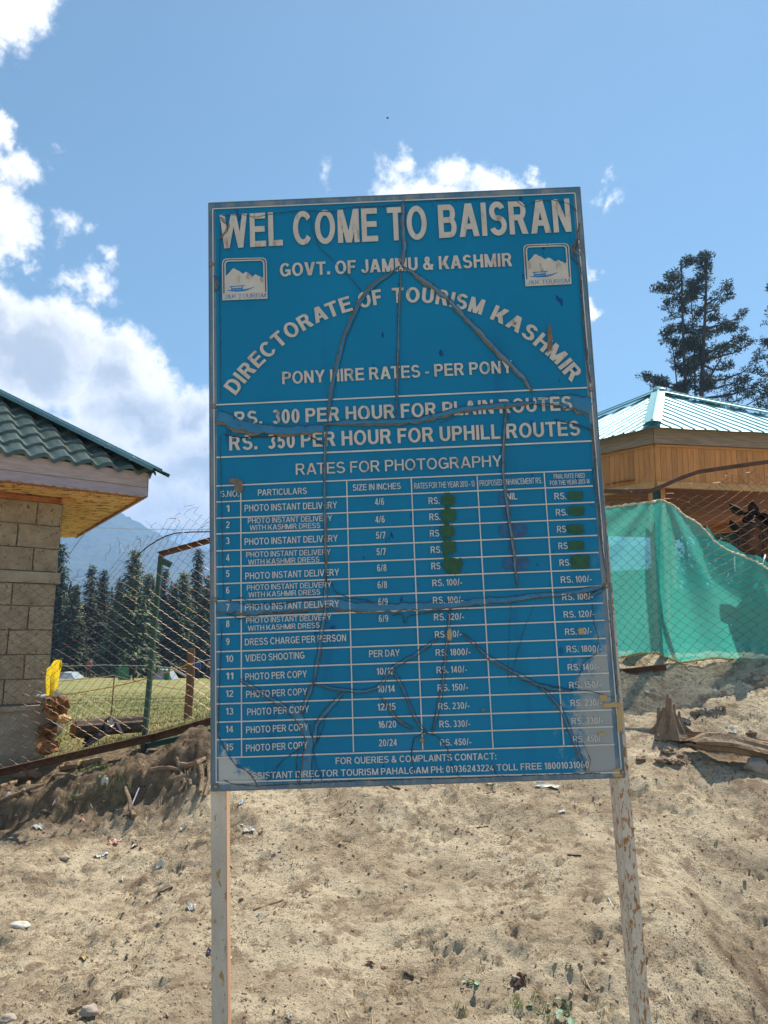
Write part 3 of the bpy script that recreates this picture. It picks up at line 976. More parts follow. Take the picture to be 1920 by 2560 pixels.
def _sl(x0, y0, x1, y1, w):
    """slanted stroke with level ends, w wide measured level; x0 and x1 are left edges"""
    return [(x0, y0), (x0 + w, y0), (x1 + w, y1), (x1, y1)], [(0, 1, 2, 3)]


def glyph(c, t, h):
    """t stem width, h width of level strokes; returns pieces and ink width"""
    R = []
    def bowlR(x0, x1, y0, y1):       # right hand bowl from y0 to y1, starting at x0
        r = (y1 - y0) / 2; rx = min(r * .95, x1 - x0 - .02); xs_ = x1 - rx
        R.append(_rect(x0, y1 - h, xs_, y1)); R.append(_rect(x0, y0, xs_, y0 + h)); R.append(_arc(xs_, (y0 + y1) / 2, rx, r, -90, 90, t, h))
    if c in 'IEFLHTPRBDUJKNM1':
        pass
    if c == 'I': R.append(_rect(0, 0, t, 1)); w = t
    elif c == 'E': w = .72; R += [_rect(0, 0, t, 1), _rect(t, 0, w, h), _rect(t, 1 - h, w * .98, 1), _rect(t, .5 - h / 2 + .02, w * .93, .5 + h / 2 + .02)]
    elif c == 'F': w = .66; R += [_rect(0, 0, t, 1), _rect(t, 1 - h, w, 1), _rect(t, .5 - h / 2, w * .88, .5 + h / 2)]
    elif c == 'L': w = .64; R += [_rect(0, 0, t, 1), _rect(t, 0, w, h)]
    elif c == 'H': w = .78; R += [_rect(0, 0, t, 1), _rect(w - t, 0, w, 1), _rect(t, .53 - h / 2, w - t, .53 + h / 2)]
    elif c == 'T': w = .76; R += [_rect(0, 1 - h, w, 1), _rect(w / 2 - t / 2, 0, w / 2 + t / 2, 1 - h)]
    elif c == 'P': w = .74; R.append(_rect(0, 0, t, 1)); bowlR(t, w, .40, 1)
    elif c == 'B': w = .79; R.append(_rect(0, 0, t, 1)); bowlR(t, w * .95, .5 - h / 2 + .03, 1); bowlR(t, w, 0, .5 + h / 2 + .03)
    elif c == 'R': w = .82; R.append(_rect(0, 0, t, 1)); bowlR(t, w * .92, .42, 1); R.append(_sl(w - t * 1.22, 0, w * .42, .42 + h * .3, t * 1.18))
    elif c == 'D': w = .80; R.append(_rect(0, 0, t, 1)); R += [_rect(t, 1 - h, w - .42, 1), _rect(t, 0, w - .42, h), _arc(w - .42, .5, .42, .5, -90, 90, t, h)]
    elif c == 'U': w = .77; r = w / 2; R += [_rect(0, r * .95, t, 1), _rect(w - t, r * .95, w, 1), _arc(r, r * .95, r, r * .97, 180, 360, t, h * 1.05)]
    elif c == 'J': w = .60; r = w / 2; R += [_rect(w - t, r, w, 1), _arc(r, r, r, r + .02, 186, 360, t, h * 1.05)]
    elif c in 'OQ0C':
        w = .90 if c != '0' else .60; w = .86 if c == 'C' else w
        if c == 'C': R.append(_arc(.44, .5, .44, .515, 38, 322, t, h, 24))
        else: R.append(_arc(w / 2, .5, w / 2, .515, 0, 360, t, h, 28))
        if c == 'Q': R.append(_sl(w * .78, -.06, w * .48, .26, t * .9))
    elif c == 'G': w = .88; R.append(_arc(.44, .5, .44, .515, 40, 330, t, h, 24)); R += [_rect(w - t, .08, w, .52), _rect(w * .52, .52 - h, w - t, .52)]
    elif c == 'S': w = .76; ru = (1 + .515 - 1 - .5 + h / 2) ; u0 = .5 - h / 2 + .015; r1 = (1.015 - u0) / 2; r2 = (.5 + h / 2 + .015 + .015) / 2; R.append(_arc(w / 2 - .01, u0 + r1, w / 2 - .03, r1, 22, 270, t, h, 18)); R.append(_arc(w / 2, -.015 + r2, w / 2, r2, 90, -160, t, h, 18))
    elif c == '8': w = .58; r1 = .265; r2 = .30; R.append(_arc(w / 2, 1.01 - r1, w / 2 - .03, r1, 0, 360, t * .92, h, 18)); R.append(_arc(w / 2, r2 - .01, w / 2, r2, 0, 360, t, h, 18))
    elif c == '3': w = .57; r1 = .27; r2 = .305; R.append(_arc(w / 2 - .01, 1.01 - r1, w / 2 - .03, r1, 155, -90, t, h, 15)); R.append(_arc(w / 2, r2 - .01, w / 2, r2, 90, -155, t, h, 15))
    elif c == '2': w = .58; r1 = .30; R.append(_arc(w / 2, 1.01 - r1, w / 2, r1, 165, -25, t, h, 13)); R.append(_sl(.0, h * .8, w - t * 1.25, .60, t * 1.15)); R.append(_rect(0, 0, w, h))
    elif c == '5': w = .58; r1 = .335; R.append(_arc(w / 2, r1 - .01, w / 2, r1, 125, -160, t, h, 16)); R += [_rect(w * .14, 1 - h, w * .95, 1), _sl(.03, .46, w * .14, 1 - h + .01, t * .85)]
    elif c == '6': w = .59; r1 = .33; R.append(_arc(w / 2, r1 - .01, w / 2, r1, 0, 360, t, h, 18)); R.append(_arc(w / 2 + .01, .5, w / 2 + .01, .515, 50, 200, t, h, 12))
    elif c == '9': w = .59; r1 = .33; R.append(_arc(w / 2, 1.01 - r1, w / 2, r1, 0, 360, t, h, 18)); R.append(_arc(w / 2 - .01, .5, w / 2 + .01, .515, 230, 380, t, h, 12))
    elif c == '4': w = .62; R += [_rect(w * .56, 0, w * .56 + t, 1), _rect(0, .20, w, .20 + h), _sl(0, .20 + h * .5, w * .56 - t * .1, 1, t * .95)]
    elif c == '7': w = .57; R += [_rect(0, 1 - h, w, 1), _sl(w * .16, 0, w - t * 1.1, 1 - h + .01, t * 1.05)]
    elif c == '1': w = .34; R += [_rect(w - t, 0, w, 1), _sl(0, .70, w - t * 1.2, 1, t * .9)]
    elif c == 'A': w = .88; a = t * 1.12; m = w / 2; R += [_sl(0, 0, m - a / 2 - .02, 1, a), _sl(w - a, 0, m - a / 2 + .02, 1, a), _rect(w * .24, .22, w * .76, .22 + h)]
    elif c == 'V': w = .86; a = t * 1.12; m = w / 2; R += [_sl(m - a / 2 - .02, 0, 0, 1, a), _sl(m - a / 2 + .02, 0, w - a, 1, a)]
    elif c == 'Y': w = .86; a = t * 1.15; m = w / 2; R += [_rect(m - t / 2, 0, m + t / 2, .42), _sl(m - a / 2, .40, 0, 1, a), _sl(m - a / 2, .40, w - a, 1, a)]
    elif c == 'X': w = .82; a = t * 1.25; R += [_sl(0, 0, w - a - .02, 1, a), _sl(w - a, 0, .02, 1, a)]
    elif c == 'Z': w = .72; R += [_rect(0, 0, w, h), _rect(0, 1 - h, w, 1), _sl(0, h * .8, w - t * 1.3, 1 - h * .8, t * 1.3)]
    elif c == 'K': w = .84; a = t * 1.3; R += [_rect(0, 0, t, 1), _sl(t * .8, .30, w - a, 1, a), _sl(w - a * .96, 0, w * .30, .60, a * .98)]
    elif c == 'N': w = .78; R += [_rect(0, 0, t, 1), _rect(w - t, 0, w, 1), _sl(w - t * 1.12, 0, 0, 1, t * 1.12)]
    elif c == 'M': w = .95; a = t * 1.0; m = w / 2; R += [_rect(0, 0, t, 1), _rect(w - t, 0, w, 1), _sl(m - a / 2, 0, .0, 1, a * 1.1), _sl(m - a / 2, 0, w - a * 1.1, 1, a * 1.1)]
    elif c == 'W': w = 1.24; a = t * 1.03; q = w / 4; R += [_sl(q - a / 2, 0, 0, 1, a), _sl(q - a / 2, 0, w / 2 - a / 2, 1, a), _sl(3 * q - a / 2, 0, w / 2 - a / 2, 1, a), _sl(3 * q - a / 2, 0, w - a, 1, a)]
    elif c == '&': w = .86; R.append(_arc(.36, .79, .22, .225, 0, 360, t * .85, h * .85, 16)); R.append(_arc(.33, .28, .33, .295, 60, 345, t, h, 16)); R.append(_sl(w - t * 1.35, 0, .13, .72, t * 1.25)); R.append(_sl(.60, .16, .66, .42, t * .85))
    elif c == '.': w = t * 1.05; R.append(_rect(0, 0, w, t * 1.05))
    elif c == ':': w = t * 1.05; R += [_rect(0, 0, w, t * 1.05), _rect(0, .50, w, .50 + t * 1.05)]
    elif c == '-': w = .32; R.append(_rect(0, .27, w, .27 + h))
    elif c == '/': w = .36; R.append(_sl(0, -.02, w - t * .8, 1.02, t * .8))
    elif c == ' ': w = .20
    else: w = .3
    return R, w


KERN = {('A', 'T'): -.09, ('T', 'A'): -.09, ('A', 'Y'): -.09, ('P', 'A'): -.09, ('L', 'T'): -.06, ('A', 'V'): -.08, ('V', 'A'): -.08, ('R', 'Y'): -.03, ('F', 'A'): -.06, ('1', '1'): 0, ('L', 'Y'): -.08, ('P', 'E'): 0, ('D', 'A'): -.02, ('R', 'A'): .0, ('W', 'A'): -.04, ('4', '/'): -.03, ('/', '4'): -.04, ('A', 'H'): .0}


def glyphs(text, style):
    t, h, gap = style
    x = 0; V = []; F = []; n = 0; lay = 0; prev = None
    for c in text:
        pcs, w = glyph(c, t, h)
        if prev is not None: x += gap + KERN.get((prev, c), 0) + (.03 if c in 'AVWYTJ' and 0 else 0)
        if c in '.:' : x -= .0
        for k, (vs, fs) in enumerate(pcs):
            V += [(x + a, b, -LAYER * k) for a, b in vs]; F += [tuple(i + n for i in f) for f in fs]; n += len(vs)
        x += w; prev = c
    return np.array(V, float).reshape(-1, 3), F


def caph(style):
    return 0.0, 1.0


BOLD = (.225, .17, .115)
MED = (.165, .140, .125)
THIN = (.150, .125, .120)

LIFT = -.0043


def place(mb, v, f, o, ex, ez):
    """glyph coordinates v (x right, y up) onto the board"""
    q = o[None] + v[:, :1] * ex[None] + v[:, 1:2] * ez[None]
    mb.add(np.stack([q[:, 0], LIFT + v[:, 2] + face_y(q[:, 0], q[:, 1]), q[:, 1]], -1), f)


def line(text, x0, y0, x1, y1, cap, off=None, m='print_clean', mb=None):
    a, b = uv(x0, y0), uv(x1, y1)
    mx_, my_ = (x0 + x1) / 2, (y0 + y1) / 2
    ch = np.linalg.norm(uv(mx_, my_ - cap) - uv(mx_, my_))
    off = off or MED
    lo, hi = caph(off)
    v, f = glyphs(text, off)
    w = v[:, 0].max() - v[:, 0].min()
    ex = (b - a) / w
    d = (b - a) / np.linalg.norm(b - a)
    ez = np.array([-d[1], d[0]]) * ch / (hi - lo)
    v = v - [v[:, 0].min(), lo, 0]
    own = mb is None
    mb = mb or MB()
    place(mb, v, f, a, ex, ez)
    if own:
        return sb(mb, 'lettering', M[m])


BO = BOLD
line('WEL', 551, 623, 708, 615, 84, BO, 'print')
line('COME', 734, 614, 946, 604.5, 83, BO, 'print')
line('TO', 970, 603.5, 1068.5, 599, 83, BO, 'print')
line('BAISRAN', 1098, 597, 1428.5, 581, 83, BO, 'print')
line('GOVT. OF JAMMU & KASHMIR', 700.4, 693, 1280.2, 667, 33, BOLD, 'print')
line('PONY HIRE RATES - PER PONY', 706.5, 961.5, 1281, 933, 31, (.20,.16,.12), 'print')
line('RS.  300 PER HOUR FOR PLAIN ROUTES', 587.2, 1065, 1430.4, 1026, 35, (.21,.165,.12), 'print')
line('RS.  350 PER HOUR FOR UPHILL ROUTES', 574.2, 1127, 1450, 1089, 36.5, (.21,.165,.12), 'print')
line('RATES FOR PHOTOGRAPHY', 740.2, 1188, 1255.5, 1166.5, 28, (.155,.13,.12), 'print')
for t in [
    ('S.NO.', 552, 1243, 598, 1242, 15.5), ('PARTICULARS', 645.5, 1240, 767.6, 1235, 15.5), ('SIZE IN INCHES', 882.5, 1227.5, 1002, 1223, 15.5),
    ('RATES FOR THE YEAR 2013 - 13', 1036, 1222.8, 1186.3, 1216.7, 14.5), ('PROPOSED ENHANCEMENT RS.', 1199, 1216, 1354.4, 1208.6, 14.5),
    ('FINAL RATE FIXED', 1383.8, 1197.5, 1461.8, 1194.8, 11.5), ('FOR THE YEAR 2013-14', 1374.7, 1214.3, 1473.6, 1209.3, 11.5),
    ('PHOTO INSTANT DELIVERY', 612.3, 1279.3, 843.4, 1270.8, 16.5), ('PHOTO INSTANT DELIVERY', 620.4, 1309.2, 830.4, 1302.2, 13.5), ('WITH KASHMIR DRESS', 625.3, 1326.5, 801, 1320, 13),
    ('PHOTO INSTANT DELIVERY', 612.3, 1363, 845, 1353.8, 16.5), ('PHOTO INSTANT DELIVERY', 616.5, 1393.9, 827, 1386.4, 13.5), ('WITH KASHMIR DRESS', 621.4, 1412.4, 798.8, 1404.6, 13),
    ('PHOTO INSTANT DELIVERY', 614, 1448.6, 848.3, 1438.5, 16.5), ('PHOTO INSTANT DELIVERY', 617.8, 1476.2, 828.8, 1468, 13.5), ('WITH KASHMIR DRESS', 622, 1493.8, 801, 1486, 13),
    ('PHOTO INSTANT DELIVERY', 613, 1526.7, 848.3, 1517, 16.5), ('PHOTO INSTANT DELIVERY', 616.2, 1558.3, 828.8, 1549.5, 13.5), ('WITH KASHMIR DRESS', 620.4, 1577.2, 799.5, 1569, 13),
    ('DRESS CHARGE PER PERSON', 613, 1613.6, 865.6, 1602.3, 17), ('VIDEO SHOOTING', 614, 1653.7, 762, 1646.2, 17), ('PHOTO PER COPY', 614, 1700.2, 768, 1692.7, 17),
    ('PHOTO PER COPY', 616.2, 1744.2, 768.5, 1736.7, 17), ('PHOTO PER COPY', 618.8, 1788, 773.4, 1780.6, 17), ('PHOTO PER COPY', 616.2, 1832.7, 771.8, 1825, 17), ('PHOTO PER COPY', 616.2, 1878.3, 770, 1870, 17),
    ('4/6', 937.8, 1263.7, 960.6, 1262.7, 17), ('4/6', 938.8, 1307.6, 962, 1306.8, 17), ('5/7', 940.4, 1347.3, 964, 1346.4, 17), ('5/7', 942, 1388.3, 965, 1387.4, 17), ('6/8', 943.4, 1428.7, 966.5, 1427.8, 17),
    ('6/8', 944.3, 1471, 968, 1470, 17), ('6/9', 946, 1513, 969.7, 1512, 17), ('6/9', 947.6, 1555, 971, 1554, 17), ('PER DAY', 923.2, 1643, 999.7, 1640, 17), ('10/12', 942, 1686.9, 985.7, 1685.3, 17),
    ('10/14', 944.3, 1731, 987.6, 1729.5, 17), ('12/15', 944.3, 1775.8, 989.3, 1774, 17), ('16/20', 946.6, 1819.7, 990.9, 1818, 17), ('20/24', 947.6, 1865.3, 992.5, 1863.6, 17),
    ('RS.', 1071.6, 1260.6, 1098.6, 1260, 16.5), ('RS.', 1073.6, 1301, 1100.6, 1300.2, 16.5), ('RS', 1075, 1342, 1098, 1341.3, 16.5), ('RS.', 1077, 1383, 1104.6, 1382.2, 16.5), ('RS', 1078.6, 1423.6, 1101, 1423, 16.5),
    ('RS. 100/-', 1081, 1465.8, 1155.3, 1463, 16.5), ('RS. 100/-', 1082.5, 1508.8, 1158, 1507, 16.5), ('RS. 120/-', 1085, 1551, 1160, 1549, 16.5), ('RS. 90/-', 1087.5, 1594.5, 1153.7, 1592, 16.5),
    ('RS. 1800/-', 1089.3, 1639.7, 1176, 1637, 16.5), ('RS. 140/-', 1091.5, 1683, 1167.5, 1680.6, 16.5), ('RS. 150/-', 1094, 1727.6, 1170, 1725, 16.5), ('RS. 230/-', 1095.8, 1773.6, 1173.6, 1771, 16.5),
    ('RS. 330/-', 1098.7, 1818, 1175.4, 1816, 16.5), ('RS. 450/-', 1100.5, 1864, 1178, 1861.4, 16.5), ('NIL', 1265.7, 1249.8, 1293, 1249, 16.5),
    ('RS.', 1385.8, 1249, 1415, 1248.2, 16), ('RS.', 1389.2, 1289.6, 1418, 1288.8, 16), ('RS', 1392.2, 1331.5, 1415, 1330.9, 16), ('RS', 1395.6, 1373, 1418.6, 1372.4, 16), ('RS.', 1398.3, 1415, 1427, 1414.2, 16),
    ('RS. 100/-', 1401.7, 1457.4, 1478.7, 1454.7, 16), ('RS. 100/-', 1405, 1500.5, 1482, 1498.7, 16), ('RS. 120/-', 1408.7, 1544.3, 1485.4, 1541.7, 16), ('RS. 60/-', 1412.3, 1587.3, 1479.2, 1584.8, 16),
    ('RS. 1800/-', 1416, 1630.7, 1503.4, 1628.5, 16), ('RS. 140/-', 1418.8, 1676, 1497.3, 1674, 16), ('RS. 150/-', 1422.4, 1720.4, 1502, 1717.9, 16), ('RS. 230/-', 1426, 1765, 1503.8, 1763, 16),
    ('RS. 330/-', 1428.6, 1810, 1507, 1808, 16), ('RS. 450/', 1432.2, 1855, 1500.7, 1853.5, 16),
    ('FOR QUERIES & COMPLAINTS CONTACT:', 839.5, 1909.9, 1240.5, 1897.6, 16.5), ('ASSISTANT DIRECTOR TOURISM PAHALGAM PH: 01936243224 TOLL FREE 18001031060', 615.6, 1947.3, 1472.7, 1918.6, 16.5),
]:
    line(*t, MED if t[5] > 15 else THIN)
for k, y in enumerate([1280, 1320.6, 1360.7, 1402.7, 1442.7, 1484, 1526.7, 1568, 1612, 1654.7, 1698, 1742, 1786, 1830.4, 1875]):
    s = str(k + 1)
    line(s, 566 if len(s) < 2 else 565.5, y, 574.5 if len(s) < 2 else 584, y - .3, 16.5, MED)

# the arched line
BASEL = np.array([uv(*p) for p in [(590, 989.5), (620, 952), (655, 914), (690, 881), (716, 858.5), (741, 839.5), (767, 824.5), (797, 807), (825.5, 796.5), (858.7, 784), (883, 777), (914, 769.5), (943, 763.6), (985, 759), (1027, 757.6),
                                   (1064, 759), (1100, 763.5), (1127, 769), (1152, 774.5), (1202.5, 788.5), (1223.5, 798), (1253, 811), (1285, 829), (1320, 852.5), (1352, 879), (1381, 903.5), (1402, 929), (1428, 957)]])
_s = np.concatenate([[0], np.cumsum(np.linalg.norm(np.diff(BASEL, axis=0), axis=1))])


def s_at(px, py):
    q = uv(px, py); return _s[np.argmin(np.linalg.norm(BASEL - q, axis=1))] + 0


def arch_word(word, s0, s1, cap):
    off = (.235, .175, .12); lo, hi = caph(off)
    # advances from the pair widths of the whole word
    pos = []
    for k in range(len(word)):
        v, f = glyphs(word[:k + 1], off); a = v[:, 0].max()
        v2, f2 = glyphs(word[k], off); pos.append((a - (v2[:, 0].max() - v2[:, 0].min()), v2, f2))
    tot = a; x_min = pos[0][0]
    sc = (s1 - s0) / (tot - x_min)
    mb = MB()
    for x, v, f in pos:
        w = v[:, 0].max() - v[:, 0].min()
        s = s0 + (x - x_min + w / 2) * sc
        p = np.array([np.interp(s, _s, BASEL[:, 0]), np.interp(s, _s, BASEL[:, 1])])
        q = np.array([np.interp(s + .02, _s, BASEL[:, 0]), np.interp(s + .02, _s, BASEL[:, 1])]) - np.array([np.interp(s - .02, _s, BASEL[:, 0]), np.interp(s - .02, _s, BASEL[:, 1])])
        q /= np.linalg.norm(q); nn = np.array([-q[1], q[0]])
        v = v - [v[:, 0].min() + w / 2, lo, 0]
        place(mb, v, f, p, q * sc, nn * cap / (hi - lo))
    sb(mb, 'lettering', M['print'])


ch = 39.5 / 1850 * 2.4
arch_word('DIRECTORATE', s_at(590, 989.5), s_at(883, 777), ch)
arch_word('OF', np.interp(uv(900, 771)[0], BASEL[:, 0], _s), np.interp(uv(957, 762)[0], BASEL[:, 0], _s), ch)
arch_word('TOURISM', np.interp(uv(981, 760)[0], BASEL[:, 0], _s), np.interp(uv(1203, 788)[0], BASEL[:, 0], _s), ch)
arch_word('KASHMIR', s_at(1223.5, 798), s_at(1428, 957), ch)

# ---------------------------------------------------------------- ruled lines
def strip(mb, pts, w, lift=-.0022, jit=0.0, seg=.02, seed=0, wvar=0.0, prof=None):
    """flat band along board points pts (already uv); prof(t) scales the width"""
    pts = np.array(pts, float)
    s = np.concatenate([[0], np.cumsum(np.linalg.norm(np.diff(pts, axis=0), axis=1))])
    n = max(2, int(s[-1] / seg) + 1)
    t = np.linspace(0, s[-1], n)
    c = np.stack([np.interp(t, s, pts[:, 0]), np.interp(t, s, pts[:, 1])], -1)
    d = np.gradient(c, axis=0); d /= np.linalg.norm(d, axis=1)[:, None] + 1e-9
    nn = np.stack([-d[:, 1], d[:, 0]], -1)
    r = np.random.default_rng(seed)
    wa = w / 2 * (1 + wvar * r.uniform(-1, 1, n)) * (prof(t / s[-1]) if prof else 1)
    wb = w / 2 * (1 + wvar * r.uniform(-1, 1, n)) * (prof(t / s[-1]) if prof else 1)
    if jit:
        c = c + nn * (jit * r.uniform(-1, 1, n))[:, None]
    a, b = c + nn * wa[:, None], c - nn * wb[:, None]
    a = np.clip(a, [0.0005, 0.0005], [SW - .0005, SH - .0005]); b = np.clip(b, [0.0005, 0.0005], [SW - .0005, SH - .0005])
    P = np.zeros((2, n, 3))
    P[0, :, 0], P[0, :, 2] = a[:, 0], a[:, 1]; P[1, :, 0], P[1, :, 2] = b[:, 0], b[:, 1]
    P[:, :, 1] = lift + face_y(P[:, :, 0], P[:, :, 2])
    mb.grid(P)


LY = [1215.5, 1255.5, 1296.2, 1335.3, 1377.6, 1417.6, 1460, 1502.3, 1544.6, 1586, 1629.3, 1673.2, 1716.5, 1759.5, 1805, 1849, 1894]
RY = [1175.5, 1215.4, 1255.9, 1297, 1338.6, 1381.4, 1423.6, 1465, 1507.7, 1550.4, 1595.6, 1638, 1682.4, 1727.6, 1774, 1816, 1860.7]
def lw(p0, p1, w=.0046):
    mb = MB(); strip(mb, [uv(*p0), uv(*p1)], w, seg=.05, wvar=.08, lift=-.0041); sb(mb, 'ruled_line', M['print_clean'])
lw((538, 1013), (1467, 970)); lw((540.7, 1144.2), (1481, 1103), .0050)
for k, (a, b) in enumerate(zip(LY, RY)):
    lw((541 + k * .1, a), (1478 + k * 3.6, b), .0040)
for a, b in [((602.5, 1228), (604.8, 1892)), ((866.9, 1203.5), (884, 1879)), ((1028, 1197), (1056.8, 1873.4)), ((1192.4, 1190.7), (1232.2, 1868.7)), ((1359.5, 1182.3), (1408.7, 1862.2))]:
    lw(a, b, .0036)
lw((532.5, 524), (541.5, 1957), .0034); lw((1437, 485), (1553, 1930), .0034); lw((533, 523.5), (1437, 484), .0034); lw((541, 1954.8), (1553, 1930), .0042)

# ---------------------------------------------------------------- logos
def poly(mb, pts, lift=LIFT):
    pts = np.array(pts)
    mb.add(np.stack([pts[:, 0], np.full(len(pts), lift) + face_y(pts[:, 0], pts[:, 1]), pts[:, 1]], -1), [tuple(range(len(pts)))])


def logo(tl, tr, br, bl):
    q = [uv(*p) for p in (tl, tr, br, bl)]
    def L(x, y):                       # unit square, y up
        return (q[3] * (1 - x) + q[2] * x) * (1 - y) + (q[0] * (1 - x) + q[1] * x) * y
    def ringpts(x0, x1, y0, y1, r, n=6):
        p = [(x0, y0), (x1, y0)]
        for k in range(n + 1):
            a = k / n * math.pi / 2; p.append((x1 - r + r * math.cos(a), y1 - r + r * math.sin(a)))
        for k in range(n + 1):
            a = k / n * math.pi / 2; p.append((x0 + r - r * math.sin(a), y1 - r + r * math.cos(a)))
        return p
    root = MB()
    def ring(x0, x1, y0, y1, r, t):
        o_, i_ = ringpts(x0, x1, y0, y1, r), ringpts(x0 + t, x1 - t, y0, y1 - t, r - t * .7)
        n = len(o_)
        vs = [L(*p) for p in o_ + i_]
        vs = np.array(vs)
        root.add(np.stack([vs[:, 0], np.full(len(vs), LIFT), vs[:, 1]], -1), [(k, (k + 1) % n, n + (k + 1) % n, n + k) for k in range(1, n)])
    ring(0, 1, .02, 1, .11, .022); ring(.05, .95, .12, .955, .09, .03)
    poly(root, [L(*p) for p in [(0, 0), (1, 0), (1, .165), (0, .165)]])
    poly(root, [L(*p) for p in [(.06, .165), (.94, .165), (.94, .53), (.88, .515), (.82, .56), (.80, .555), (.75, .60), (.69, .56), (.66, .57), (.60, .63), (.53, .665), (.46, .62), (.38, .69), (.32, .72), (.26, .765), (.22, .735), (.17, .67), (.10, .60), (.06, .56)]])
    sb(root, 'logo', M['print'], 'tourism emblem of mountains over a roofed boat')
    ink = MB(); li = LIFT - .0006
    poly(ink, [L(*p) for p in [(.08, .235), (.16, .215), (.30, .195), (.46, .195), (.58, .225), (.66, .26), (.73, .305), (.60, .262), (.48, .245), (.30, .238)]], li)
    poly(ink, [L(*p) for p in [(.16, .305), (.50, .325), (.50, .345), (.17, .325)]], li)
    for x in (.20, .43): poly(ink, [L(*p) for p in [(x, .23), (x + .025, .23), (x + .025, .33), (x, .33)]], li)
    poly(ink, [L(*p) for p in [(.21, .275), (.44, .285), (.44, .25), (.21, .245)]], li)
    v, f = glyphs('J&K TOURISM', (.13, .09, .14))
    w = v[:, 0].max() - v[:, 0].min(); lo, hi = caph(None)
    a, b = L(.04, .035), L(.965, .035); ez = (L(0, .135) - L(0, .035)) / (hi - lo)
    v = v - [v[:, 0].min(), lo, 0]
    p_ = a[None] + v[:, :1] * ((b - a) / w)[None] + v[:, 1:2] * ez[None]
    ink.add(np.stack([p_[:, 0], np.full(len(p_), li), p_[:, 1]], -1), f)
    sb(ink, 'logo_drawing', M['ink'])


logo((556, 648), (667, 645), (669.4, 747.8), (556.7, 752.3))
logo((1307, 613), (1421.5, 609), (1428, 711.6), (1313.2, 717.3))

# ---------------------------------------------------------------- green painted-out prices
def scribble(cx_, cy_, w, h, seed, spiky=.3, m='scribble', lift=-.0052, name='painted_out_price', ex=None):
    r = np.random.default_rng(seed); n = 56
    mb = MB(); pts = []
    for k in range(n):
        a = 2 * math.pi * k / n
        e = .38 if spiky < .35 else .6
        e = ex or e
        cxs, sns = math.cos(a), math.sin(a)
        x = np.sign(cxs) * abs(cxs) ** e * w / 2; y = np.sign(sns) * abs(sns) ** e * h / 2
        j = 1 + spiky * r.uniform(-.6, .55)
        pts.append(uv(cx_ + x * j, cy_ - y * j))
    c = uv(cx_, cy_)
    vs = np.array([c] + pts)
    mb.add(np.stack([vs[:, 0], np.full(len(vs), lift) + face_y(vs[:, 0], vs[:, 1]), vs[:, 1]], -1), [(0, 1 + k, 1 + (k + 1) % n) for k in range(n)])
    return sb(mb, name, M[m])


for k, (x, y, w, h) in enumerate([(1121, 1250, 36, 26), (1121, 1289, 36, 32), (1118, 1328, 33, 33), (1122, 1367, 35, 34), (1131, 1414, 47, 40)]):
    scribble(x, y, w, h, k + 3, .42)
for k, (x, y) in enumerate([(1117, 1235), (1117, 1271), (1115, 1309), (1112, 1349), (1114, 1391)]):
    scribble(x, y + 2, 11, 14, k + 40, .8)
for k, (x, y, w, h) in enumerate([(1438, 1239.5, 40, 21), (1440, 1277, 40, 22), (1438, 1322.5, 42, 23), (1440, 1363, 39, 22), (1450.5, 1405, 48, 32)]):
    scribble(x, y, w, h, k + 20, .22)
for k, (x, y, w, h) in enumerate([(1262, 1250, 32, 50), (1283, 1326, 72, 37), (1290, 1409, 68, 38), (1268, 1285, 18, 30), (1280, 1365, 16, 50)]):
    scribble(x, y, w, h, k + 60, .14, 'stain', -.0021, 'stain', .9)
scribble(1124, 1586, 12, 28, 71, .5, 'peel', -.0056, 'peeled_patch'); scribble(1452, 1578, 16, 16, 72, .8, 'peel', -.0056, 'peeled_patch')
scribble(1507, 1744, 22, 18, 73, .6, 'peel', -.0056, 'peeled_patch'); scribble(1529, 1762, 48, 12, 74, .5, 'peel', -.0056, 'peeled_patch'); scribble(1548, 1800, 14, 60, 75, .4, 'peel', -.0056, 'peeled_patch')
scribble(1503, 1834, 16, 9, 76, .7, 'peel', -.0056, 'peeled_patch'); scribble(1545, 1932, 26, 22, 78, .5, 'peel', -.0026, 'peeled_patch')
scribble(1373, 824 + 26, 14, 66, 77, .5, 'lip', -.0060, 'scraped_patch')
scribble(1208, 1774, 8, 7, 79, .5, 'lip', -.0056, 'scraped_patch')

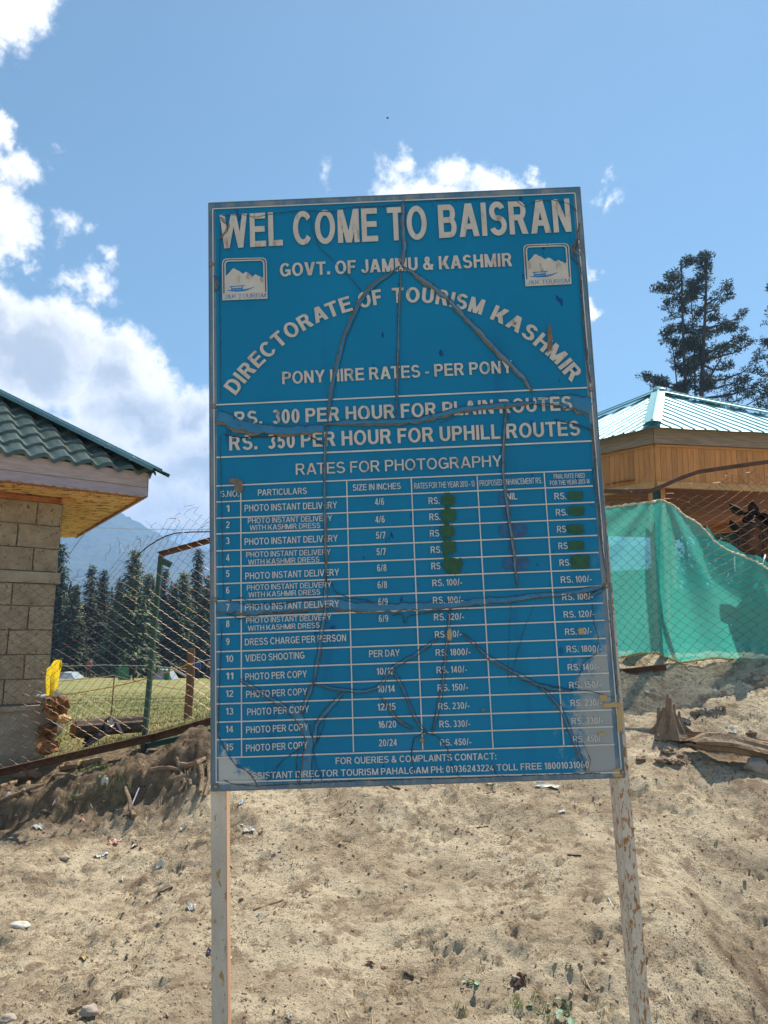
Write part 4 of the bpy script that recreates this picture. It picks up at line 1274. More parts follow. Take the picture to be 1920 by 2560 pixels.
# ---------------------------------------------------------------- cracks and stretched film over the bars behind
def ridge(pts, w, seed, pale=False, lip=.35, side=-1, prof=None, dark=True, h=.0012, base=-.0026):
    """raised strip of stretched film: domed band, a torn lip along one side, a thin dark line along both"""
    P2 = np.array([uv(*p) for p in pts]); s = np.concatenate([[0], np.cumsum(np.linalg.norm(np.diff(P2, axis=0), axis=1))])
    n = max(3, int(s[-1] / .008)); t = np.linspace(0, s[-1], n)
    r = np.random.default_rng(seed)
    c = np.stack([np.interp(t, s, P2[:, 0]), np.interp(t, s, P2[:, 1])], -1)
    kern = np.ones(5) / 5
    d = np.gradient(c, axis=0); d /= np.linalg.norm(d, axis=1)[:, None] + 1e-9
    for i in range(2): d[:, i] = np.convolve(np.pad(d[:, i], 2, mode='edge'), kern, 'valid')
    nn = np.stack([-d[:, 1], d[:, 0]], -1); nn /= np.linalg.norm(nn, axis=1)[:, None]
    c = c + nn * (np.interp(t, np.arange(0, s[-1] + .1, .03), r.uniform(-1, 1, len(np.arange(0, s[-1] + .1, .03)))) * w * .10)[:, None]
    pf = prof(t / s[-1]) if prof else np.minimum(1, .25 + 6 * np.minimum(t / s[-1], 1 - t / s[-1]))
    def edge(k, sd):
        tt = np.arange(0, s[-1] + .1, .012)
        j = np.interp(t, tt, r.uniform(-1, 1, len(tt))) * .28 + r.uniform(-.10, .10, n)
        return c + nn * (sd * w / 2 * pf * (1 + j))[:, None] * k
    a, b = edge(1, 1), edge(1, -1)
    mb = MB(); m_ = 5
    G = np.zeros((m_, n, 3))
    for i in range(m_):
        f = i / (m_ - 1); q = a * (1 - f) + b * f
        q = np.clip(q, [.001, .001], [SW - .001, SH - .001])
        G[i, :, 0] = q[:, 0]; G[i, :, 2] = q[:, 1]
        G[i, :, 1] = base - h * math.sin(math.pi * f) * pf * (1 + .3 * r.uniform(-1, 1, n)) + face_y(q[:, 0], q[:, 1])
    mb.grid(G); o = sb(mb, 'stretched_film', M['strip_pale' if pale else 'strip'])
    if lip:
        e = b if side < 0 else a
        lw_ = w * lip * .72
        tt = np.arange(0, s[-1] + .1, .02)
        jj = np.interp(t, tt, r.uniform(.15, 1.5, len(tt))) * (.8 + .4 * r.uniform(0, 1, n))
        e2 = e + nn * (side * lw_ * pf * jj)[:, None]; e0 = e - nn * (side * .0012)
        G = np.zeros((3, n, 3))
        for i, q in enumerate((e0, (e + e2) / 2, e2)):
            q = np.clip(q, [.001, .001], [SW - .001, SH - .001])
            G[i, :, 0] = q[:, 0]; G[i, :, 2] = q[:, 1]; G[i, :, 1] = (-.0036, -.0064, -.0036)[i] if base > -.004 else (-.0056, -.0078, -.0050)[i] + face_y(q[:, 0], q[:, 1])
        m2 = MB().grid(G); l_ = m2.build('torn_edge', M['lip']); l_.parent = o
    if dark:
        m3 = MB()
        for e, sd in ((a, 1), (b, -1)):
            q = e + nn * (sd * .0006); q = q + nn * (r.uniform(-.0012, .0012, n))[:, None]
            strip(m3, q, .0016, lift=-.0052 if base > -.004 else -.0062, seg=.006, wvar=.8, seed=seed + 5)
        k = m3.build('crack', M['crack']); k.parent = o
    return o


PX = 1.10e-3                     # metres of board per photo pixel
ridge([(1008, 503), (1008, 560), (1012, 620), (1006, 668)], 9 * PX, 1, True, .5, h=.0011, base=-.0050)
ridge([(1000, 668), (970, 691), (945, 708), (922, 727), (901, 757), (877, 809), (862, 845), (852, 880), (837, 940), (829, 985), (821, 1048)], 8.5 * PX, 2, False, .8, -1, h=.0011, base=-.0050)
ridge([(821, 1062), (812.5, 1107), (811, 1195), (812.5, 1293), (814, 1390), (815, 1455)], 5.5 * PX, 3, True, .6, 1, h=.0011, base=-.0050)
ridge([(815, 1440), (812.5, 1492), (814, 1525), (806, 1567), (799.5, 1616), (791, 1668), (783, 1707)], 9 * PX, 4, False, .3, 1)
ridge([(783, 1707), (768, 1745), (754, 1785)], 9 * PX, 5, False, .2)
ridge([(1005, 668), (1034, 683), (1084, 720), (1128, 757), (1169, 801), (1209, 841), (1250, 888), (1287, 922), (1314, 953), (1333, 985)], 10 * PX, 6, True, .8, -1, h=.0011, base=-.0050)
ridge([(1002, 675), (998, 760), (994, 920), (991, 1038)], 4.5 * PX, 7, True, .5, 1, h=.0011, base=-.0050)
ridge([(545, 1040), (590, 1060), (630, 1071), (690, 1075), (750, 1075), (809, 1071)], 27 * PX, 8, False, .35, -1, lambda t: .75 + .5 * np.abs(1 - 1.2 * t) ** 1, h=.0011, base=-.0050)
ridge([(809, 1062), (858, 1056), (923, 1057), (1037, 1053), (1084, 1040), (1169, 1022), (1270, 1012), (1337, 1008)], 13 * PX, 9, False, .55, -1, h=.0011, base=-.0050)
ridge([(1337, 1007), (1400, 1002), (1440, 1005), (1476, 1020)], 30 * PX, 10, False, .3, -1, lambda t: .45 + 1.2 * t)
ridge([(543, 1512), (590, 1519), (640, 1525), (700, 1520), (760, 1515), (812, 1508)], 26 * PX, 11, False, .25, -1, lambda t: 1.25 - .4 * np.sin(math.pi * t))
ridge([(812, 1503), (850, 1510), (890, 1516), (960, 1519), (1020, 1519), (1119, 1511), (1217, 1503), (1290, 1496), (1361, 1489), (1440, 1481), (1512, 1467)], 19 * PX, 12, False, .22, -1, lambda t: 1.35 - .9 * t)
ridge([(1262, 1012), (1263, 1034), (1259, 1101), (1256, 1142), (1258, 1202), (1263, 1236), (1270, 1287), (1277, 1337), (1285, 1388), (1288, 1429), (1294, 1469)], 6 * PX, 13, True, .5, 1, h=.0011, base=-.0050)
ridge([(599, 1698), (625, 1713), (656, 1733), (690, 1754), (722, 1772)], 9 * PX, 14, False, .2)
ridge([(722, 1768), (741, 1785), (762, 1815), (774, 1850), (770, 1880), (766, 1915), (769, 1955)], 28 * PX, 15, False, .12, -1, lambda t: .6 + .9 * np.abs(t - .45))
ridge([(783, 1710), (820, 1717), (858, 1724), (907, 1729), (946, 1720), (962, 1700), (966, 1688), (982, 1668), (1010, 1652), (1037, 1637), (1068, 1616), (1097, 1594)], 8 * PX, 16, False, .2)
ridge([(861, 1728), (835, 1757), (812, 1785), (790, 1815), (786, 1860)], 11 * PX, 17, False, .15)
ridge([(982, 1676), (1008, 1720), (1034, 1785), (1052, 1818), (1070, 1834)], 7 * PX, 18, False, .2)
ridge([(1155, 1583), (1180, 1605), (1217, 1639), (1260, 1668), (1307, 1691), (1340, 1712), (1378, 1722), (1430, 1727)], 8 * PX, 19, False, .4, -1)
ridge([(1340, 1712), (1370, 1732), (1401, 1770), (1418, 1810), (1434, 1845), (1448, 1890), (1464, 1926)], 8 * PX, 20, False, .5, -1)
ridge([(1125, 1522), (1120, 1580), (1115, 1623), (1108, 1706), (1097, 1767), (1080, 1832)], 6.5 * PX, 21, False, .2)
ridge([(950, 1742), (968, 1760), (985, 1790), (1008, 1812), (1035, 1822)], 6 * PX, 22, False, .9, 1)
ridge([(1447, 560), (1444, 600), (1428, 640), (1449, 665), (1455, 760), (1462, 850), (1475, 960)], 3.0 * PX, 23, True, .9, -1)
ridge([(1478, 1060), (1482, 1110), (1488, 1160), (1484, 1190), (1496, 1260), (1500, 1330), (1512, 1400), (1516, 1456)], 3 * PX, 24, True, .9, -1)
ridge([(1510, 1470), (1490, 1485), (1462, 1500)], 9 * PX, 25, False, .2)
ridge([(552, 545), (575, 565), (560, 590), (548, 600)], 4 * PX, 26, False, 1.2)
ridge([(535, 690), (548, 705), (540, 730)], 5 * PX, 27, False, .8)
ridge([(1450, 600), (1430, 622), (1452, 640)], 7 * PX, 28, True, .9)
ridge([(550, 1230), (575, 1205), (604, 1228)], 3 * PX, 29, True, .9) if False else scribble(598, 1216, 22, 30, 80, .5, 'lip', -.0062, 'scraped_patch')
scribble(586, 1203, 26, 12, 81, .5, 'lip', -.0060, 'scraped_patch')
# hairline cracks
def hair(pts, seed, w=.0017):
    q = np.array([uv(*p) for p in pts]); mb = MB()
    strip(mb, q, w, lift=-.0050, jit=.0014, seg=.007, wvar=.7, seed=seed); sb(mb, 'crack', M['crack'])
hair([(556, 541), (600, 538), (640, 545), (700, 533), (760, 528), (830, 531), (870, 520), (960, 517), (1000, 512)], 1, .0022)
hair([(1012, 508), (1100, 503), (1200, 500), (1290, 505), (1310, 520), (1335, 505), (1380, 502), (1420, 510), (1442, 530)], 2, .0022)
hair([(775, 533), (782, 580), (800, 622), (840, 660), (880, 700), (905, 730)], 3)
hair([(552, 560), (549, 700), (551, 850), (553, 1000)], 4, .0020); hair([(551, 1090), (556, 1300), (560, 1500)], 5, .0018); hair([(556, 1560), (550, 1700), (546, 1840), (560, 1865), (575, 1890), (590, 1912), (622, 1930), (645, 1962)], 6, .0022)
hair([(743, 1960), (700, 1925), (670, 1955)], 7) if False else hair([(668, 1952), (690, 1920), (715, 1893), (752, 1872)], 7, .0024)
hair([(805, 1950), (788, 1905), (784, 1870), (805, 1830), (815, 1790)], 8, .0022); hair([(745, 1955), (740, 1900), (752, 1860)], 9)
hair([(1035, 1935), (1028, 1880), (1035, 1845), (1060, 1830), (1090, 1838), (1118, 1870), (1125, 1905), (1145, 1940)], 10, .0026)
hair([(1228, 1905), (1240, 1935)], 11, .003); hair([(560, 1950), (580, 1958), (640, 1965), (760, 1958), (900, 1950), (1100, 1945), (1300, 1938), (1500, 1932)], 12, .0024)
hair([(1480, 1510), (1484, 1560), (1495, 1595), (1490, 1635), (1460, 1650), (1445, 1690), (1440, 1720)], 13); hair([(1278, 1500), (1272, 1600), (1270, 1700)], 14, .001)
hair([(1335, 1515), (1310, 1570), (1290, 1640), (1272, 1720)], 15, .0012); hair([(1520, 1500), (1530, 1620), (1540, 1735)], 16, .0022)
hair([(1100, 1060), (1160, 1030), (1230, 1018), (1340, 1012), (1420, 1008)], 17); hair([(1300, 1700), (1350, 1708), (1420, 1722), (1480, 1728), (1535, 1745)], 18)
hair([(830, 1455), (838, 1480), (870, 1494), (930, 1502)], 19, .0024); hair([(1455, 1850), (1475, 1900), (1470, 1930)], 20); hair([(1385, 1050), (1440, 1062), (1476, 1075)], 21, .0035)
hair([(575, 1500), (600, 1494), (640, 1508), (720, 1505), (790, 1500)], 22); hair([(560, 1530), (600, 1548), (625, 1540), (680, 1532), (770, 1530)], 23, .003)
hair([(980, 1540), (1005, 1535), (1013, 1560), (1020, 1540), (1080, 1530), (1170, 1522)], 24, .0028); hair([(555, 1085), (600, 1095), (680, 1092), (760, 1085), (790, 1100), (812, 1115)], 25, .0045)

# ---------------------------------------------------------------- block building on the left
WC = np.array([-2.905, 6.6])                                   # wall corner
Adir = np.array([math.sin(math.radians(52)), math.cos(math.radians(52))])
Bdir = np.array([math.sin(math.radians(-31)), math.cos(math.radians(-31))])
nA = np.array([Adir[1], -Adir[0]]); nB = np.array([Bdir[1], -Bdir[0]]) * 1.0
Z0, ZT = .30, 2.715
hut = thing('block_hut', 'concrete block hut under dark green tile profiled roof at left edge', 'hut', (WC[0], WC[1], Z0))


def p3(xy, z):
    return np.array([xy[0], xy[1], z])


def wall(dirv, nrm, L, sgn):
    """blocks laid from the corner; sgn -1: the wall runs from the corner against dirv"""
    core = MB()
    a = WC - nrm * .10; d = dirv * sgn
    core.box(p3(a + d * (L / 2 - .02), (Z0 - .5 + ZT) / 2), (L / 2 - .03, .088, (ZT - Z0 + .5) / 2), (p3(d, 0), p3(nrm, 0), (0, 0, 1)))
    core.build('mortar_bed', M['mortar'], hut)
    # plinth and string course
    for z0, z1, pr, nm in ((Z0 - .5, .86, .030, 'plinth'), (1.94, 2.035, .022, 'string_course'), (.86, .90, .05, 'plinth_cap')):
        mb = MB(); c = WC + nrm * (pr / 2 - .09) + d * (L / 2 - (.02 if sgn < 0 else 0))
        mb.box(p3(c, (z0 + z1) / 2), (L / 2 + .005, .10 + pr / 2, (z1 - z0) / 2), (p3(d, 0), p3(nrm, 0), (0, 0, 1)))
        mb.build(nm, M['plinth'], hut)
    rows = []
    z = .915
    while z < 1.93: rows.append((z, min(z + .198, 1.93))); z += .208
    z = 2.045
    while z < ZT - .12: rows.append((z, min(z + .196, ZT - .06))); z += .205
    rr = np.random.default_rng(7 if sgn < 0 else 8)
    for k, (z0, z1) in enumerate(rows):
        s = 0.0 ; first = .20 if k % 2 else .345
        while s < L:
            w = first if s == 0 else float(rr.uniform(.34, .39))
            e = min(s + w, L)
            c = WC + d * ((s + e) / 2) + nrm * (rr.uniform(-.004, .004) - .07)
            mb = MB(); hx, hz = (e - s) / 2 - .001, (z1 - z0) / 2
            # slightly uneven faces: 3 x 3 front
            G = np.zeros((4, 5, 3))
            for i in range(4):
                for j in range(5):
                    u = -1 + 2 * j / 4; v = -1 + 2 * i / 3
                    o_ = rr.uniform(-.0025, .0025) - (.006 if (i in (0, 3) or j in (0, 4)) else 0)
                    ju = rr.uniform(-.003, .003); jv = rr.uniform(-.003, .003)
                    G[i, j] = p3(c + d * (u * hx + ju) + nrm * (.078 + o_), (z0 + z1) / 2 + v * hz + jv)
            if sgn < 0: G = G[:, ::-1]
            mb.grid(G)
            mb.box(p3(c, (z0 + z1) / 2), (hx - .002, .070, hz - .002), (p3(d, 0), p3(nrm, 0), (0, 0, 1)))
            mb.build('block', M['block'], hut)
            s = e + .011
    return rows


wall(Adir, nA, 2.6, -1)
wall(Bdir, nB, 3.2, 1)
OV = .6
def off(o):       # corner of two lines offset outward by o
    A_ = np.array([nA, nB]); return WC + np.linalg.solve(A_, [o, o])
EC = off(OV)
# soffit: ribbed sheet
def ribs(mb, origin, e1, L1, e2, L2fn, pitch, amp, nseg=8, zfn=None):
    n1 = int(L1 / pitch * nseg)
    t = np.linspace(0, L1, n1 + 1); G = np.zeros((n1 + 1, 2, 3))
    return t
IC = off(-.02)
for (d, nrm, sg, L) in ((Adir, nA, -1, 3.2), (Bdir, nB, 1, 3.8)):
    n = int(L / .0075); t = np.linspace(0, L, n + 1)
    dd = d * sg
    G = np.zeros((n + 1, 7, 3))
    for i, f in enumerate(np.linspace(0, 1, 7)):
        base = IC * (1 - f) + EC * f
        q = base[None] + dd[None] * t[:, None]
        G[:, i, :2] = q
        # ribs run across the overhang; measured from the hut corner so both sides line up
        G[:, i, 2] = ZT + .006 * np.sin((t - (EC - IC) @ dd * (1 - f)) * 2 * math.pi / .06)
    m_ = MB().grid(G if sg > 0 else G[:, ::-1]); m_.build('soffit_sheet', M['soffit'], hut, True)
    # fascia boards
    e = EC + nrm * .012
    for z0, z1, th, mm in ((ZT + .075, ZT + .205, .013, 'fascia'), (ZT + .004, ZT + .072, .009, 'fascia2')):
        mb = MB()
        if mm == 'fascia':
            c = e + dd * (L / 2)
            mb.box(p3(c, (z0 + z1) / 2), (L / 2, th, (z1 - z0) / 2), (p3(dd, 0), p3(nrm, 0), (0, 0, 1)))
        else:
            n = int(L / .012); t = np.linspace(-.02, L, n + 1)
            # scalloped lower edge
            lo_ = z0 - .012 * np.abs(np.sin(t * math.pi / .085)) - .006
            G = np.zeros((2, 2, n + 1, 3))
            for a_, o_ in enumerate((th, -th)):
                q = e[None] + nrm[None] * o_ + dd[None] * t[:, None]
                for b_, zz in enumerate((lo_, np.full(n + 1, z1))):
                    G[a_, b_, :, :2] = q; G[a_, b_, :, 2] = zz
            mb.grid(G[0]).grid(G[1][::-1]); mb.grid(np.stack([G[1, 0], G[0, 0]])); mb.grid(np.stack([G[0, 1], G[1, 1]]))
        mb.build('fascia_board', M[mm], hut)
    # scalloped varnished trim at the head of the wall and along the outer soffit edge
    for (o0, zt, hgt, mm) in ((.012, ZT - .004, .055, 'orange_trim'), (OV - .012, ZT - .008, .022, 'orange_trim')):
        mb = MB(); n = int((L - .3) / .012); st = (off(o0) - WC)
        t = np.linspace(0, L - .3, n + 1)
        zz = zt - hgt + .012 * np.abs(np.sin(t * math.pi / (.085 if hgt > .03 else .03)))
        q = off(o0)[None] + dd[None] * t[:, None]
        G = np.zeros((2, n + 1, 3)); G[:, :, :2] = q; G[0, :, 2] = zz if hgt < .03 else zt - hgt; G[1, :, 2] = zt if hgt < .03 else zt
        if hgt > .03: G[1, :, 2] = zt - .012 * np.abs(np.sin(t * math.pi / .085))
        G2 = G.copy(); G2[:, :, :2] -= nrm * .01
        mb.grid(G).grid(G2[::-1]); mb.grid(np.stack([G2[0], G[0]])); mb.grid(np.stack([G[1], G2[1]]))
        mb.build('scalloped_trim', M[mm], hut)
pm = MB(); c = off(.035); pm.box(p3(c, ZT - .03), (.05, .035, .025), (p3(Adir, 0), p3(nA, 0), (0, 0, 1))); pm.build('corner_block', M['palewood'], hut)

# roof: stepped, wave profiled sheets, hip cap
SL = math.tan(math.radians(33))
REC = off(OV + .055); RZ = ZT + .200
hipd = off(-1) - off(0); hipl = np.linalg.norm(hipd); hip_h = hipd / hipl
hip_slope = SL / hipl * 1.0          # offset 1 inward = run 1
for (d, nrm, sg, L) in ((Adir, nA, -1, 3.6), (Bdir, nB, 1, 4.4)):
    dd = d * sg
    k_in = hipd @ dd                    # how far along the eave the hip moves per metre of run
    nx = int(L / .0125); t = np.linspace(-.02, L, nx + 1)
    rows = 14; step = .185
    mb = MB()
    for r_ in range(rows):
        r0, r1 = r_ * step, (r_ + 1) * step * 1.02
        keep = t >= r0 * k_in - .02
        if keep.sum() < 3: continue
        tt = t[keep]
        G = np.zeros((4, len(tt), 3))
        for i, f in enumerate((0, 0, .5, 1)):
            rr_ = r0 + (r1 - r0) * f + (.004 if i == 1 else 0)
            q = REC[None] + dd[None] * tt[:, None] - nrm[None] * rr_
            ph = tt * 2 * math.pi / .175
            wave = .021 * (np.sin(ph) + .25 * np.sin(2 * ph + .6))
            lift_ = (-.004, .030, .017, .002)[i]
            G[i, :, :2] = q; G[i, :, 2] = RZ + rr_ * SL + wave + lift_
        mb.grid(G if sg < 0 else G[:, ::-1])
    mb.build('roof_sheet', M['roof_dark'], hut, False)
    # underside lip of the sheet at the eave
cp = MB()
H0 = p3(REC - hip_h * .10, RZ + .02 - .10 * hip_slope * hipl / hipl)
H0 = p3(REC - hip_h * .07, RZ - .010); H1 = p3(REC + hip_h * 2.9, RZ - .010 + 2.9 * SL / hipl + .02)
tdir = (H1 - H0) / np.linalg.norm(H1 - H0)
for sd, n_ in ((1, nA), (-1, nB)):
    down = p3(n_, -SL); side = np.cross(tdir, p3(n_, 0)); w3 = p3(n_, 0) - tdir * (p3(n_, 0) @ tdir); w3[2] -= SL * .55; w3 -= tdir * (w3 @ tdir); w3 /= np.linalg.norm(w3)
    up3 = np.cross(tdir, w3); up3 *= np.sign(up3[2])
    cp.box((H0 + H1) / 2 + w3 * .075 + np.array([0, 0, .035]), (np.linalg.norm(H1 - H0) / 2, .078, .0025), (tdir, w3, up3))
    cp.box((H0 + H1) / 2 + w3 * .153 + np.array([0, 0, .018]), (np.linalg.norm(H1 - H0) / 2, .002, .016), (tdir, w3, up3))
cp.tube([H0 + [0, 0, .040], H1 + [0, 0, .040]], .014, 8)
cp.build('hip_cap', M['cap'], hut)
rv = MB()
for k in range(7):
    q = H0 + (H1 - H0) * (.08 + .14 * k); w3 = p3(nA, -.35); w3 /= np.linalg.norm(w3)
    rv.tube([q + w3 * .075 + [0, 0, .036], q + w3 * .075 + [0, 0, .045]], .007, 6)
rv.build('rivet', M['screw'], hut)
tp = MB()                               # rolled end of the sheet at the corner, under the cap
for k in range(4):
    q = p3(REC - hip_h * .03, RZ + .008 - .030 * k) + p3(nB, 0) * .02
    tp.tube([q + p3(nA, 0) * .03 - p3(nB, 0) * .01, q - p3(nA, 0) * .03 - p3(nB, 0) * .01], .014, 7)


# ---------------------------------------------------------------- hexagonal pavilion on the right
GC = np.array([4.105, 11.0]); GR = 3.5; ZE = 4.70
thc = math.radians(22.6)
cen = GC + GR * np.array([math.sin(thc), math.cos(thc)])
HEX = [cen + GR * np.array([math.sin(thc + math.pi + k * math.pi / 3), math.cos(thc + math.pi + k * math.pi / 3)]) for k in range(6)]   # 0 = near corner
pav = thing('hexagonal_pavilion', 'hexagonal wooden pavilion with pale teal ribbed metal roof behind the green netting', 'pavilion', (cen[0], cen[1], 1.3))
APEX = p3(cen, 6.28)
ap = GR * math.cos(math.pi / 6)
for k in range(6):
    a, b = HEX[k], HEX[(k + 1) % 6]
    mid = (a + b) / 2; nrm = (mid - cen) / np.linalg.norm(mid - cen); e = (b - a) / np.linalg.norm(b - a)
    over = 1.045
    half = GR / 2 * over; run = ap * over
    pitch_ = .19
    us = np.arange(-half, half + .001, .019)
    mb = MB()
    def prof(u):
        f = (u / pitch_) % 1
        return np.where(f < .16, .024 * np.minimum(1, np.minimum(f, .16 - f) / .045), 0)
    nr = 9
    G = np.zeros((nr + 1, len(us), 3)); ok = np.zeros((nr + 1, len(us)), bool)
    for i in range(nr + 1):
        for j, u in enumerate(us):
            rmax = run * (1 - abs(u) / half)          # distance from the eave up to the hip
            r_ = rmax * i / nr
            q = cen + nrm * (run - r_) + e * u
            z = 6.26 - (6.26 - ZE) * (run - r_) / ap
            G[i, j] = p3(q, z + float(prof(u)) + .004 * math.sin(u * 9 + i))
    mb.grid(G[:, ::-1] if False else G)
    mb.build('roof_sheet', M['teal'], pav, False)
    # scalloped drip edge
    # fascia
    fm = MB(); fa = cen + (a - cen) * .985; fb_ = cen + (b - cen) * .985; z1 = ZE - .012; z0 = ZE - .27
    fm.beam(p3(fa, (z0 + z1) / 2), p3(fb_, (z0 + z1) / 2), .03, z1 - z0); fm.build('fascia_board', M['greywood'], pav)
    # plank skirt
    sa = cen + (a - cen) * .955; sb_ = cen + (b - cen) * .955; Ls = np.linalg.norm(sb_ - sa); nP = int(Ls / .088)
    vis = k in (0, 5)
    if vis:
        for i in range(nP):
            c0 = sa + e * ((i + .5) * Ls / nP); pl = MB(); w_ = Ls / nP / 2 - .0022
            h_ = (ZE - .20 - 3.84) / 2
            pl.box(p3(c0 + nrm * rng.uniform(-.002, .002), 3.84 + h_), (w_, .009, h_), (p3(e, 0), p3(nrm, 0), (0, 0, 1)))
            pl.build('plank', M['plank'], pav)
        bk_ = MB(); bk_.beam(p3(sa - nrm * .018, 4.17), p3(sb_ - nrm * .018, 4.17), .012, .62); bk_.build('backing_board', M['plank_dark'], pav)
    else:
        pl = MB(); pl.beam(p3(sa, 4.17), p3(sb_, 4.17), .02, .66); pl.build('skirt_board', M['plank'], pav)
    bm = MB(); bm.beam(p3(sa + nrm * .012, 3.80), p3(sb_ + nrm * .012, 3.80), .07, .10); bm.build('beam', M['palewood'], pav)
    bt = MB(); bt.beam(p3(sa + nrm * .02, ZE - .285), p3(sb_ + nrm * .02, ZE - .285), .03, .035); bt.build('batten', M['palewood'], pav)
    # hip cap
    hm = MB(); A3 = p3(cen + (a - cen) * 1.05, ZE - .03 + .03); T = APEX + np.array([0, 0, .03]); t_ = (T - A3) / np.linalg.norm(T - A3)
    rad = p3((a - cen) / np.linalg.norm(a - cen), 0); sidev = np.cross(t_, rad); sidev /= np.linalg.norm(sidev)
    for sd in (1, -1):
        w3 = sidev * sd + np.array([0, 0, -.26]); w3 -= t_ * (w3 @ t_); w3 /= np.linalg.norm(w3); u3 = np.cross(t_, w3); u3 *= np.sign(u3[2])
        hm.box((A3 + T) / 2 + w3 * .065 + [0, 0, .032], (np.linalg.norm(T - A3) / 2, .068, .003), (t_, w3, u3))
    hm.tube([A3 + [0, 0, .036], T + [0, 0, .036]], .022, 6)
    hm.build('hip_cap', M['teal'], pav)
    # pillars and parapet
    pa = cen + (a - cen) * .90
    pl = MB(); pl.box(p3(pa, 2.5), (.09, .09, 1.38), (p3(e, 0), p3(nrm, 0), (0, 0, 1))); pl.build('pillar', M['plank'], pav)
    if k not in (5,):
        pb_ = cen + (b - cen) * .90; w = MB(); w.beam(p3(pa, 1.85), p3(pb_, 1.85), .08, 1.35); w.build('parapet', M['plank_dark'], pav)
# ceiling of boards under the roof
for i in range(46):
    y0 = cen[1] - ap * .93 + i * ap * 1.86 / 46; hw = (GR * .93 - abs(y0 + .035 - cen[1]) * math.tan(math.pi / 6)) * .99
    if i % 1 == 0:
        cb = MB(); cb.box((cen[0], y0 + .06, 3.93 + .002 * (i % 3)), (hw, ap * .93 / 46 - .002, .008)); cb.build('ceiling_board', M['plank_dark'], pav)
cr_ = MB(); cr_.rock(APEX + [0, 0, .04], .10, 3, 1, .3, (1.3, 1.3, .8)); cr_.build('apex_cap', M['teal'], pav)
sl_ = MB(); sl_.box((cen[0], cen[1], 1.25), (GR * .86, GR * .75, .06)); sl_.build('floor_slab', M['plinth'], pav)

# ---------------------------------------------------------------- chain link fence
def rail_z(x):            # foot of the mesh, follows the bank
    P_ = [(-3.9, .36), (-3.05, .44), (-1.38, .865), (0, 1.05), (1.3, 1.28), (1.95, 1.32), (3.3, 1.36), (5, 1.45)]
    return np.interp(x, [p[0] for p in P_], [p[1] for p in P_])


def fy(x):
    return float(fence_y(x))


fence = thing('chain_link_fence', 'ragged chain link fence on green iron posts running across behind the sign', 'fence', (0, fy(0), 1.0))


def top_z(x):
    P_ = [(-3.9, 1.95), (-3.05, 1.93), (-2.6, 1.99), (-2.35, 2.03), (-2.18, 2.22), (-1.95, 2.33), (-1.75, 2.40), (-1.38, 2.52), (0, 2.62), (1.3, 2.48), (1.9, 2.72), (2.4, 2.74), (2.75, 2.90), (3.3, 2.98), (5, 3.1)]
    return np.interp(x, [p[0] for p in P_], [p[1] for p in P_])


SP = .0465; KH = .0405
strands = int((4.9 + 3.75) / SP)
rw = np.random.default_rng(12)


def mesh_pt(a, h):
    """a along the fence, h height above the rail with the sag and slant of the slack mesh"""
    left = a < 0
    sh_ = .10 * math.sin(a * 2.1 + 1) * h + .05 * math.sin(h * 3.1 + a * 1.7)
    if a > 1.2:           # slack, bunched mesh in front of the netting
        sh_ += -.16 * math.exp(-((a - 2.6) / .4) ** 2) * math.sin(h * 2.2)
    x = a + sh_
    z = float(rail_z(a)) - .03 + h * (1.0 - .10 * math.exp(-((a + 2.6) / .5) ** 2) * (h / 1.5))
    y = fy(x) - .035 + .035 * math.sin(a * 2.7 + h * 2.3) * min(1, h * 2) + .02 * math.sin(a * 6 + h * 5)
    return np.array([x, y, z])


for i in range(strands):
    a0 = -3.75 + i * SP
    zt = float(top_z(a0)); h = 0; k = 0; pts = []
    hmax = (zt - float(rail_z(a0)) + .03) / (1.0 - .08 * math.exp(-((a0 + 2.6) / .5) ** 2)) + rw.uniform(-.05, .03)
    while h < hmax:
        sgn = 1 if (k + i) % 2 else -1
        amp = SP / 2 * 1.02
        q = mesh_pt(a0 + sgn * amp, h)
        d = np.array([0, .0035 * sgn, 0])
        pts.append(q + d)
        # small bend where the strands hook
        pts.append(mesh_pt(a0 + sgn * amp, h + .007) - d)
        h += KH; k += 1
    if rw.random() < .45:   # loose curled ends
        e = pts[-1]; v = np.array([rw.uniform(-1, 1), rw.uniform(-.4, .2), rw.uniform(.1, 1)]); 
        for q in range(3):
            e = e + v * .028; pts.append(e); v = v + np.array([rw.uniform(-1.3, 1.3), rw.uniform(-.5, .5), rw.uniform(-1, .6)])
    mb = MB(); mb.tube(pts, .0015, 3, cap=False); mb.build('wire', M['wire'], fence)
# loose scraps of wire on the ragged top
for x, y in [(300, 1370), (265, 1385), (330, 1372), (352, 1352), (440, 1345), (420, 1340), (455, 1335), (497, 1322), (505, 1318), (1560, 1222), (1590, 1215), (1605, 1226), (1700, 1205), (1760, 1225), (1830, 1190), (1850, 1188), (1790, 1212), (1575, 1230), (1720, 1255), (1545, 1245), (1880, 1185), (1870, 1200)]:
    e = at(x, y, 5.9 if x < 900 else 6.14); pts = [e]; v = np.array([rw.uniform(-1, 1), 0, rw.uniform(-.5, 1)])
    for q in range(6):
        e = e + v * .020; pts.append(e); v = v + np.array([rw.uniform(-1, 1), rw.uniform(-.4, .4), rw.uniform(-1, .8)])
    # start the scrap from the mesh below it
    pts.insert(0, pts[0] - [0, 0, .05]); MB().tube(pts, .0016, 3).build('wire_scrap', M['wire'], fence)


